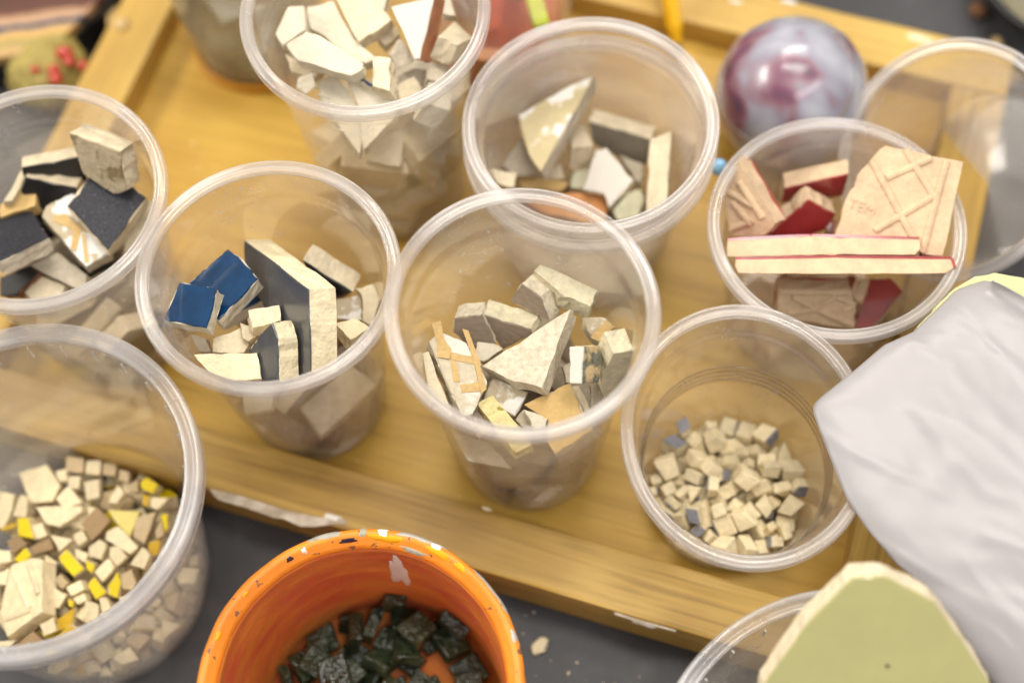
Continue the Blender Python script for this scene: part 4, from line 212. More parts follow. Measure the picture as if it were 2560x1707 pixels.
'TB':[['T5',0.69,29.5,-14.8,2.3,0.026,-0.647,0.186,-0.739],['T1',0.8,20.0,-32.6,2.0,0.008,0.852,-0.523,0.001],['T2',0.81,-4.0,19.3,2.5,0.369,-0.0,0.0,-0.929],['T6',0.73,13.1,-5.6,2.7,0.235,0.662,-0.197,0.683],['T4',0.85,-33.8,-5.7,2.2,0.583,-0.346,-0.561,0.475],['T3',1.35,-10.2,-22.0,3.4,0.718,-0.132,-0.648,-0.217],['T1',1.06,4.7,39.7,4.8,0.529,0.508,-0.508,0.452],['T1',0.76,40.1,2.6,2.6,0.529,0.477,0.471,-0.52],['T2',1.39,16.9,16.4,3.9,0.092,0.672,0.117,0.725],['T2',0.67,-14.5,-2.4,2.0,0.002,-0.652,-0.203,-0.731],['T4',0.87,26.3,15.6,2.3,0.549,-0.603,0.267,-0.513],['T5',1.35,32.3,0.8,4.4,0.0,0.243,0.97,0.0],['T0',0.9,4.2,-30.9,2.6,0.077,-0.703,0.034,0.707],['T3',0.81,9.3,23.7,2.3,0.638,-0.0,-0.0,-0.77],['T4',0.96,8.7,19.0,3.5,0.56,0.587,0.475,0.341],['T0',0.75,-22.6,-21.7,2.2,0.568,-0.467,0.543,0.407],['T5',1.14,-32.2,18.7,4.3,0.756,-0.098,-0.06,-0.645],['T1',0.94,7.9,-7.2,2.5,0.496,0.427,0.561,0.507],['T5',0.87,-20.1,-3.6,2.3,0.612,0.413,0.56,-0.376],['T2',1.16,19.9,-3.1,3.5,0.936,-0.0,0.0,0.352],['T1',1.34,-16.9,-17.6,6.1,0.603,0.408,-0.591,0.348],['T1',0.85,-10.0,-29.9,2.1,0.421,-0.0,0.0,0.907],['T4',1.36,-27.0,-7.4,3.1,0.0,0.158,-0.987,-0.0],['T2',0.73,-11.7,30.2,2.2,0.478,-0.561,0.473,0.483],['T7',0.88,5.0,-39.5,1.9,0.0,0.038,-0.999,-0.0],['T0',0.95,16.0,30.2,2.9,0.226,0.042,-0.672,-0.704],['T3',1.37,17.1,7.1,4.0,0.694,-0.036,0.719,-0.031],['T0',0.75,-3.2,-8.9,2.2,0.464,-0.575,0.426,0.522],['T5',1.15,0.6,32.3,3.7,0.114,-0.665,0.107,-0.731],['T7',0.79,-16.4,-8.4,1.5,0.691,-0.574,-0.317,-0.305],['T4',1.11,21.9,32.8,2.6,0.003,-0.234,0.972,-0.004],['T7',0.65,-18.4,11.1,1.4,0.0,0.828,-0.56,0.0],['T7',0.64,-1.0,11.5,1.3,0.249,0.361,-0.546,0.713],['T3',1.32,-4.6,3.6,3.6,0.776,0.0,-0.0,0.631],['T7',0.72,24.1,-9.1,1.5,0.453,-0.727,-0.156,-0.492],['T1',1.38,-28.6,26.5,8.5,0.719,0.107,0.677,-0.111],['T4',1.39,-13.0,6.5,3.3,0.728,-0.235,0.605,0.218],['T6',1.23,36.4,13.4,4.1,0.433,-0.393,-0.619,0.524],['T6',1.17,-31.7,-22.3,3.6,0.073,-0.0,-0.0,0.997],['T1',1.16,24.3,2.9,3.9,0.491,0.521,0.394,-0.577],['T1',0.86,12.0,36.5,2.1,0.352,0.0,0.0,-0.936],['T7',1.22,36.1,-10.7,3.0,0.621,-0.575,0.485,0.221],['T0',0.98,-7.3,-3.0,4.3,0.585,-0.495,-0.356,0.535],['T5',0.92,-10.2,-9.0,3.7,0.475,0.648,0.521,0.289],['T6',0.77,24.6,-21.1,2.7,0.676,-0.723,-0.137,0.048],['T7',1.15,23.0,24.5,3.6,0.716,0.1,0.416,-0.552],['T0',1.02,-0.3,23.3,6.1,0.287,0.262,-0.898,0.204],['T0',1.16,4.2,-14.5,3.3,0.201,0.66,0.228,-0.687],['T0',1.04,-37.5,6.0,3.1,0.0,0.972,0.236,0.0],['T7',1.1,-19.2,20.9,2.7,0.012,0.643,0.391,-0.659],['T3',0.81,-31.2,-15.1,2.1,0.627,0.412,-0.517,0.412],['T7',1.19,-11.1,37.0,3.7,0.863,-0.257,0.241,0.363],['T1',1.19,10.3,-35.9,3.2,0.475,0.4,0.56,0.549],['T3',1.08,-30.5,6.6,2.7,0.606,-0.343,-0.57,-0.437],['T6',0.88,-21.3,-10.4,9.2,0.636,0.613,0.367,-0.291],['T3',1.2,14.4,-14.4,4.1,0.563,0.329,-0.209,0.729],['T1',1.07,10.1,30.5,5.9,0.473,-0.776,0.249,-0.334],['T2',1.39,0.9,-23.0,12.1,0.0,-0.882,0.471,-0.0],['T4',1.21,-5.8,-39.5,3.8,0.646,-0.378,0.18,-0.638],['T7',1.13,35.3,-16.2,2.9,0.657,-0.52,0.452,0.306],['T7',0.97,14.1,37.6,6.2,0.34,0.0,0.0,0.94],['T0',0.66,-6.5,24.7,2.3,0.451,0.349,-0.631,0.526],['T5',0.92,1.3,-8.2,5.2,0.598,0.196,-0.776,-0.041],['T3',0.74,14.4,-21.5,2.1,0.767,0.002,-0.0,-0.641],['T7',0.65,-1.2,-17.2,1.3,0.681,-0.584,-0.298,-0.328],['T3',1.28,-14.0,16.6,3.8,0.02,0.958,-0.283,0.052],['T0',1.28,27.7,9.6,4.9,0.11,-0.677,0.721,-0.097],['T5',0.64,2.1,-3.8,1.7,0.51,-0.415,0.537,0.528],['T0',0.88,-19.7,4.9,2.7,0.319,-0.0,-0.0,-0.948],['T1',0.98,1.8,16.3,3.7,0.11,0.495,-0.462,-0.728],['T3',0.83,-38.5,-2.0,2.3,0.0,-0.977,-0.213,-0.0],['T0',1.07,38.8,-4.7,3.2,0.0,-0.221,-0.975,-0.0],['T7',1.12,-7.9,-14.6,2.4,0.951,-0.001,0.009,-0.311],['T3',1.08,8.3,-6.6,9.0,0.047,0.282,-0.955,0.081],['T2',0.81,22.4,-14.7,2.4,0.302,0.677,-0.086,0.665],['T2',1.23,4.2,3.1,4.3,0.411,0.678,0.181,0.582],['T4',1.32,-23.2,-30.9,3.1,0.294,-0.625,0.198,0.695],['T4',0.91,41.2,2.6,8.2,0.761,-0.046,0.647,-0.001],['T0',0.79,12.6,24.9,7.4,0.271,0.082,-0.795,-0.536],['T1',1.38,7.4,18.7,10.2,0.888,0.228,-0.163,-0.364],['T0',0.93,-2.9,-24.1,2.8,0.0,0.243,0.97,0.0],['T5',1.05,16.9,21.1,9.3,0.239,-0.641,0.445,0.578],['T0',0.66,-25.4,9.2,2.5,0.228,-0.343,-0.628,0.661],['T0',0.88,0.3,-38.4,4.9,0.114,0.906,0.063,-0.403],['T0',1.07,-18.7,34.9,3.0,0.389,-0.628,0.344,0.58],['T6',0.72,19.1,-25.7,3.4,0.831,0.134,0.463,0.277],['T2',0.73,-26.1,17.1,2.5,0.375,0.538,0.474,0.588],['T1',1.16,-4.3,40.3,6.7,0.058,0.952,0.111,-0.278],['T6',1.29,31.2,21.9,4.6,0.273,0.65,-0.315,0.635],['T7',1.12,33.6,-23.4,2.4,0.019,-0.0,0.0,-1.0],['T0',0.95,-13.6,-4.8,7.0,0.11,-0.95,0.244,0.161],['T0',0.81,-21.3,12.3,4.4,0.339,0.153,-0.191,-0.909],['T5',1.19,8.4,-16.7,9.7,0.688,-0.519,-0.208,-0.462],['T0',0.65,-16.2,-17.0,12.2,0.454,0.403,0.578,-0.545],['T6',0.81,-14.7,-37.4,4.6,0.752,-0.376,0.376,0.389],['T2',1.33,5.6,-24.0,4.0,0.0,0.724,0.69,0.0],['T3',1.06,-32.8,12.4,6.7,0.685,-0.302,0.101,0.655],['T7',1.14,9.7,11.8,2.4,0.723,0.0,-0.0,0.691],['T0',1.11,26.4,-28.1,4.0,0.563,0.048,0.821,-0.084],['T5',1.33,-36.1,-14.6,7.9,0.25,-0.44,-0.855,-0.111],['T2',1.01,-40.2,7.0,9.0,0.086,-0.749,0.034,0.656],['T4',0.66,-16.1,-32.9,1.7,0.513,0.443,0.475,-0.561],['T6',1.15,29.6,-7.9,5.8,0.899,-0.207,-0.217,-0.318],['T2',0.96,18.3,9.3,11.0,0.466,-0.655,-0.415,0.426],['T2',0.73,14.5,-23.0,6.2,0.194,0.687,0.288,-0.639],['T0',0.87,11.8,0.2,2.6,0.0,-0.876,0.483,-0.0],['T7',0.92,36.8,6.4,8.2,0.75,-0.256,0.417,0.446],['T6',0.77,-25.9,-0.3,2.5,0.791,0.0,0.0,-0.611],['T5',0.65,20.2,-10.2,5.3,0.253,0.043,0.461,-0.849],['T4',0.8,11.8,-26.3,9.6,0.894,-0.073,-0.417,0.147],['T5',1.14,-2.2,-32.4,6.8,0.719,-0.628,-0.295,-0.035],['T3',0.74,22.7,13.8,8.9,0.21,0.465,0.192,0.838],['T2',0.78,-24.5,20.5,6.7,0.199,0.976,0.059,-0.069],['T6',0.93,-32.0,-0.6,3.9,0.447,0.392,0.615,-0.518],['T2',1.27,18.2,-30.4,8.8,0.397,0.434,0.224,-0.777],['T2',1.34,-7.2,13.3,7.3,0.61,-0.023,0.627,-0.485],['T1',1.03,22.7,31.0,8.1,0.401,0.374,-0.568,-0.614],['T3',1.11,-12.9,24.0,4.6,0.006,0.892,0.006,-0.453],['T0',0.79,6.2,9.1,5.6,0.487,0.335,0.158,-0.791],['T1',0.7,-27.3,-27.9,1.9,0.661,0.62,0.334,0.257],['T7',1.12,28.4,-18.0,6.2,0.393,-0.059,-0.812,0.427],['T7',0.67,-38.2,-14.4,1.5,0.775,0.0,-0.0,-0.631],['T4',1.1,-25.9,9.0,7.3,0.024,-0.129,0.99,-0.055],['T3',0.66,-27.4,26.0,1.7,0.587,0.458,-0.477,0.468],['T3',0.94,-11.4,-22.3,9.9,0.24,0.044,-0.01,0.97],['T3',1.27,-40.1,-1.7,8.0,0.424,-0.565,-0.527,0.474],['T7',1.35,16.5,-0.1,11.1,0.561,0.449,0.485,0.499],['T0',0.98,9.2,39.9,10.0,0.429,-0.379,0.681,0.457],['T5',0.95,-19.4,-23.7,6.4,0.435,0.237,0.862,-0.108],['T5',1.38,-32.8,5.8,11.2,0.097,0.657,0.742,-0.091],['T1',1.32,-40.1,-8.1,12.2,0.278,0.74,-0.195,-0.581],['T1',0.85,11.6,8.9,9.0,0.396,0.765,0.153,-0.484],['T1',0.87,-17.2,11.4,8.6,0.069,0.657,0.635,0.4],['T3',0.75,15.7,-35.3,2.1,0.934,-0.0,-0.0,-0.356],['T5',0.67,-7.4,23.6,5.9,0.613,0.615,0.324,-0.376],['T5',0.76,25.8,18.2,7.4,0.169,-0.387,-0.532,0.734],['T6',1.29,-3.9,-16.2,9.0,0.659,0.571,0.434,-0.228],['T6',0.66,25.0,-14.1,6.3,0.501,-0.095,-0.03,-0.859],['T0',0.85,0.1,10.0,6.9,0.291,0.697,0.427,-0.498],['T7',1.14,-21.1,-5.4,7.7,0.682,-0.64,-0.282,-0.215],['T0',0.89,-3.8,-2.2,9.6,0.231,-0.032,0.126,-0.964],['T6',1.23,-19.2,27.6,8.7,0.107,0.652,-0.614,0.433],['T0',1.08,15.6,-10.2,11.3,0.756,-0.393,-0.157,-0.499],['T7',0.69,14.3,-8.9,5.8,0.338,-0.748,-0.544,-0.176],['T6',1.3,-20.8,34.4,14.2,0.516,0.072,0.75,0.408],['T0',1.07,-13.9,-32.7,7.9,0.101,0.416,0.739,-0.52],['T6',1.35,-5.2,20.1,12.9,0.468,-0.263,0.64,-0.55],['T5',0.91,-5.7,-8.6,9.1,0.086,-0.16,-0.651,-0.737],['T3',1.17,3.0,-2.2,9.7,0.187,-0.609,0.123,-0.761],['T0',1.13,29.6,28.0,12.1,0.907,-0.274,0.04,0.318],['T7',1.37,20.6,-22.0,9.3,0.531,0.763,-0.338,0.145],['T5',1.19,-18.8,0.9,9.1,0.997,0.048,0.056,-0.033],['T1',1.36,14.5,32.7,11.8,0.154,0.18,0.722,0.65],['T0',0.63,31.3,15.6,8.7,0.335,0.892,-0.058,0.296],['T7',1.28,30.6,-25.6,8.6,0.909,-0.118,0.191,0.352],['T6',0.97,1.1,-20.9,19.5,0.691,-0.547,0.461,0.103],['T3',1.27,24.0,-2.3,10.9,0.052,0.58,-0.193,-0.79],['T2',1.19,5.0,-31.8,9.5,0.613,0.469,-0.627,-0.107],['T7',0.97,-25.0,-21.3,5.7,0.575,-0.371,-0.716,0.137],['T1',1.06,-23.3,20.7,11.8,0.013,0.352,0.915,-0.197],['T4',1.16,-7.9,-27.3,9.3,0.406,0.119,-0.024,0.906],['T2',1.29,39.6,-5.4,11.1,0.031,0.672,-0.12,-0.73],['T2',1.26,-8.5,-37.0,12.0,0.006,0.964,0.163,0.212],['T4',0.65,-17.6,17.5,8.5,0.674,-0.605,-0.395,0.154],['T2',0.84,10.8,0.0,7.7,0.396,-0.527,-0.518,-0.546],['T4',1.32,33.1,-15.2,9.3,0.736,-0.283,-0.127,0.602],['T2',0.78,-25.2,0.9,7.7,0.292,0.04,0.129,0.947],['T7',1.29,26.6,19.7,12.6,0.207,0.582,0.779,-0.107],['T7',1.14,0.9,-9.8,10.8,0.39,-0.884,-0.029,0.256],['T2',0.93,-6.6,30.2,7.2,0.115,0.695,0.111,0.701],['T6',0.89,16.2,-17.9,9.1,0.247,0.769,0.489,-0.329],['T4',0.82,-25.9,-15.0,2.0,0.738,0.05,0.659,-0.134],['T7',0.62,12.4,27.7,11.0,0.407,-0.709,0.396,0.419],['T3',0.8,-10.2,-17.4,12.4,0.597,-0.689,-0.369,0.181],['T3',0.65,23.3,6.0,10.3,0.704,-0.631,0.275,-0.174],['T5',0.64,-13.1,4.5,10.3,0.781,0.596,0.097,0.157],['T6',1.03,1.0,30.3,9.9,0.085,0.664,-0.33,0.666],['T7',0.93,13.5,-22.4,11.6,0.482,-0.832,-0.129,-0.243],['T2',1.27,-22.3,-32.6,10.9,0.478,0.455,-0.723,0.203],['T4',1.21,-31.8,20.2,10.7,0.595,-0.474,-0.455,0.463],['T2',1.04,-11.3,-9.7,11.2,0.164,-0.971,-0.14,0.106],['T3',1.19,-16.1,-26.0,11.7,0.343,-0.246,0.177,-0.889],['T6',1.26,32.9,2.1,13.6,0.329,0.151,-0.041,-0.931],['T1',0.71,-31.8,-8.7,6.9,0.319,-0.519,0.18,0.772],['T0',0.62,-5.6,30.3,2.2,0.701,-0.27,-0.659,-0.038],['T2',0.64,8.6,5.3,9.3,0.34,0.603,-0.322,-0.645],['T2',1.12,14.8,-37.7,11.1,0.133,-0.41,-0.883,0.185],['T4',1.18,18.5,37.3,12.6,0.656,-0.586,0.458,0.125],['T2',1.36,9.3,27.1,16.5,0.845,-0.139,0.34,0.388],['T0',1.07,-4.1,4.7,11.1,0.349,0.541,0.692,-0.327]],
'BK':[['G3',0.96,-22.6,-34.6,2.4,0.003,-0.955,0.296,0.012],['G1',1.1,21.4,-39.2,5.8,0.64,0.321,0.598,-0.361],['G3',1.2,-17.8,-10.2,5.7,0.422,-0.447,0.514,0.598],['G2',1.06,-17.6,18.9,2.6,0.855,-0.0,0.0,0.519],['G3',0.97,5.6,12.9,2.4,0.987,-0.0,0.0,0.159],['G0',1.13,-44.8,1.8,6.6,0.054,-0.675,-0.05,-0.735],['G1',0.97,12.8,-20.4,4.9,0.357,-0.561,-0.273,-0.695],['G2',1.1,-14.0,-39.3,6.2,0.358,0.584,-0.636,-0.356],['G1',0.99,-12.5,29.6,2.5,0.0,0.84,0.542,-0.0],['G2',1.09,-8.4,5.5,5.8,0.4,0.428,0.488,0.647],['G2',1.12,-29.9,10.8,2.8,0.0,-0.252,0.968,-0.0],['G1',1.01,29.8,-6.9,5.3,0.402,-0.563,0.354,0.63],['G1',0.92,19.2,33.6,2.3,0.0,-0.968,-0.252,0.0],['G1',1.21,2.2,-3.0,3.0,0.894,0.0,0.0,-0.449],['G3',0.96,18.8,12.6,2.4,0.845,0.0,0.0,-0.535],['G3',0.98,2.3,4.4,8.5,0.03,0.788,-0.604,0.116],['G0',1.22,-39.3,-10.3,6.9,0.583,-0.254,0.218,0.74],['G1',1.02,-15.6,18.4,7.6,0.0,0.613,-0.79,-0.0],['G1',0.94,-25.9,0.0,5.6,0.418,0.569,0.532,-0.467],['G3',1.05,2.8,34.6,2.6,0.0,0.867,0.499,-0.0],['G3',1.01,-22.8,35.7,2.5,0.967,-0.0,-0.0,0.255],['G1',0.89,-37.7,-17.9,2.2,0.0,-1.0,0.002,-0.0],['G0',1.17,12.4,-12.8,6.3,0.215,0.181,0.66,0.697],['G0',1.01,17.9,-5.6,5.5,0.146,-0.104,-0.725,0.665],['G1',1.04,14.1,3.7,6.6,0.651,-0.638,0.228,-0.341],['G1',1.05,-25.3,25.2,12.5,0.877,0.214,-0.034,0.43],['G0',0.94,11.0,25.2,2.4,0.328,-0.0,0.0,0.945],['G0',1.19,34.1,19.3,2.9,0.976,0.0,0.0,0.216],['G3',0.98,28.7,-15.9,2.5,0.0,0.247,-0.969,0.0],['G1',1.13,-4.2,39.8,5.7,0.766,-0.137,-0.609,-0.155],['G1',0.88,2.0,-18.4,6.1,0.158,-0.21,0.813,-0.52],['G3',0.95,26.6,3.3,2.4,0.0,0.419,0.908,0.0],['G2',1.13,-30.8,25.8,4.9,0.87,-0.169,0.008,-0.463],['G2',1.2,-15.1,-18.1,16.7,0.93,-0.227,0.286,-0.037],['G2',1.07,-0.9,-33.6,2.7,0.0,-0.747,0.665,0.0],['G3',0.88,-13.5,42.3,5.2,0.054,-0.01,-0.525,0.849],['G0',0.9,-25.4,32.8,8.2,0.64,-0.066,0.072,0.762],['G1',0.87,1.9,-36.3,7.3,0.0,-0.962,-0.271,0.0],['G1',1.06,-0.0,24.7,9.8,0.208,0.829,0.439,-0.277],['G3',1.02,-28.7,-7.8,4.9,0.644,0.107,0.758,-0.003],['G2',1.2,-39.5,5.0,10.2,0.618,-0.446,0.45,-0.465],['G2',0.95,-5.6,18.5,4.5,0.841,-0.207,-0.161,0.474],['G2',1.21,-14.4,1.9,11.8,0.686,0.005,-0.325,0.651],['G0',1.16,-23.7,-18.4,6.3,0.678,-0.733,0.005,-0.054],['G2',1.02,-9.9,-24.1,2.5,0.386,-0.0,0.0,-0.922],['G3',1.07,25.4,0.8,9.7,0.719,0.033,0.68,0.14],['G0',1.11,34.4,12.1,8.3,0.707,0.115,-0.048,0.696],['G3',0.94,27.4,-26.8,5.6,0.697,0.182,-0.676,0.159],['G3',1.04,8.2,-42.2,5.4,0.205,0.221,-0.6,-0.741],['G0',1.09,36.0,-20.5,6.2,0.184,-0.271,-0.921,-0.213],['G1',1.19,27.8,30.8,7.0,0.158,0.296,-0.941,0.034],['G3',0.91,-33.8,-7.2,14.1,0.428,0.801,0.218,-0.358],['G3',1.18,-36.5,-15.8,14.2,0.227,0.198,-0.302,0.904],['G1',0.93,-31.2,-26.3,5.4,0.197,0.309,0.034,0.93],['G2',1.0,16.1,13.6,7.2,0.001,-0.266,-0.964,0.002],['G1',1.02,7.9,-29.9,6.7,0.612,-0.508,0.319,-0.516],['G3',1.02,19.2,-33.0,4.9,0.588,0.404,0.65,-0.262],['G0',1.24,-10.9,35.6,11.6,0.138,0.787,0.133,0.586],['G0',0.91,-3.6,-11.1,6.9,0.12,0.291,0.929,0.197],['G3',0.95,-38.1,20.1,5.3,0.465,0.405,0.567,0.546],['G0',1.18,3.8,9.5,13.6,0.098,0.894,0.431,0.071],['G0',1.1,-4.9,-41.8,9.1,0.273,-0.021,0.947,0.167],['G3',0.88,32.8,-31.4,7.2,0.565,0.664,-0.029,0.488],['G2',1.0,17.3,-29.2,9.1,0.031,-0.382,0.518,0.764],['G3',1.06,12.0,-13.2,15.1,0.004,-0.987,0.158,0.021],['G2',1.09,-18.5,-2.0,15.5,0.268,-0.633,0.721,0.084],['G0',0.85,-22.3,6.4,9.4,0.52,-0.444,-0.652,0.329],['G2',1.01,5.8,46.2,15.8,0.443,-0.419,0.588,0.531],['G0',1.07,39.9,-0.6,2.7,0.95,-0.0,0.0,0.312],['G2',1.03,-7.6,-23.6,7.4,0.0,0.125,-0.992,0.0],['G1',1.15,8.9,40.9,6.5,0.272,0.959,-0.001,-0.078],['G3',1.0,-1.8,-28.6,12.2,0.618,0.027,-0.014,0.785],['G1',1.19,28.8,35.8,15.1,0.335,-0.684,-0.269,-0.59],['G3',0.97,-24.7,-34.6,9.1,0.853,0.09,0.2,0.474],['G0',1.19,23.7,-18.1,11.1,0.154,0.289,-0.612,-0.72],['G1',1.03,-10.7,-17.0,20.2,0.862,-0.088,0.354,0.351],['G0',1.12,-2.3,-1.8,16.6,0.057,-0.211,-0.163,0.962],['G3',1.24,-18.4,18.6,17.3,0.138,0.0,0.0,-0.99],['G0',0.9,-12.4,19.4,12.2,0.0,-0.926,-0.377,0.0],['G0',1.25,-22.2,-24.5,10.2,0.653,0.603,-0.361,0.28],['G3',1.13,10.5,27.2,11.0,0.325,0.633,-0.698,0.081],['G0',1.15,15.2,35.5,14.8,0.342,-0.078,-0.071,-0.934],['G3',1.05,40.4,0.3,7.7,0.426,0.0,0.0,0.905],['G0',0.97,-2.5,-14.2,13.0,0.014,-0.982,-0.173,-0.074]],
'C9':[['F1',0.85,18.3,-1.0,3.4,0.524,-0.0,0.0,-0.852],['F5',0.89,14.4,11.3,10.6,0.928,-0.092,-0.361,-0.032],['F1',1.04,6.4,-23.1,8.4,0.59,-0.557,0.257,0.525],['F1',0.99,-15.8,18.4,8.0,0.65,0.117,0.598,-0.453],['F4',0.96,-10.7,-12.0,3.8,0.0,-0.925,-0.381,0.0],['F1',0.97,1.1,21.0,11.7,0.186,0.107,-0.476,0.853],['F3',0.88,-3.2,12.1,10.9,0.854,0.476,0.105,-0.183],['F4',0.98,-11.4,-21.0,20.0,0.581,0.8,-0.119,-0.095],['F1',0.84,4.0,-0.5,8.5,0.191,-0.566,-0.789,-0.142],['F4',0.95,-17.5,-1.3,13.4,0.088,0.822,0.538,0.162],['F4',0.8,-21.2,-2.6,19.1,0.109,0.742,0.644,0.149],['F0',0.89,-27.5,-2.0,30.5,0.774,-0.05,0.63,-0.035],['F4',0.82,-1.4,-14.2,16.4,0.818,-0.548,0.026,-0.173],['F4',0.91,17.9,-7.5,11.4,0.258,-0.966,-0.026,0.025],['F1',0.98,2.8,4.5,19.5,0.883,0.036,0.064,-0.464],['F3',1.03,-6.9,-3.6,28.2,0.837,-0.005,0.091,-0.54]],
'C10':[['F4',0.86,7.6,16.4,3.4,0.0,-0.988,-0.151,0.0],['F3',1.05,10.4,-13.4,4.1,0.0,-0.885,0.467,0.0],['F1',0.92,19.0,-17.3,14.5,0.022,-0.614,0.499,-0.611],['F5',0.96,-11.1,8.8,3.8,0.0,0.926,-0.379,0.0],['F4',0.93,-10.7,13.5,11.1,0.0,1.0,0.002,-0.0],['F1',1.01,12.2,10.4,11.2,0.006,-0.197,0.974,0.108],['F4',0.88,-17.6,-7.2,7.4,0.015,-0.131,-0.14,0.981],['F4',1.01,-11.0,15.3,18.6,0.432,-0.0,-0.0,-0.902],['F4',0.97,19.1,3.4,22.4,0.052,-0.247,-0.211,0.944],['F2',0.82,-9.9,19.0,25.6,0.0,0.841,-0.541,0.0],['F4',0.99,10.4,-18.0,18.8,0.238,-0.396,0.685,-0.563],['F1',0.94,-18.7,15.4,32.1,0.169,-0.758,0.615,-0.137],['F1',0.95,-9.0,-19.7,13.7,0.775,0.184,0.597,-0.095],['F5',0.84,0.4,2.0,17.0,0.595,0.527,0.173,0.582],['F3',0.95,9.6,21.6,28.2,0.688,0.451,-0.115,-0.556],['F5',0.8,-21.4,-7.6,13.3,0.19,-0.8,0.569,-0.029],['F2',1.08,2.7,-4.9,27.5,0.578,-0.244,0.491,-0.604],['F5',0.95,-25.9,4.5,31.6,0.214,-0.679,-0.528,-0.463],['F2',0.83,-13.4,-13.4,23.2,0.08,0.698,0.696,-0.15],['F4',0.85,-4.1,-28.6,32.7,0.451,0.614,0.473,-0.442]]}
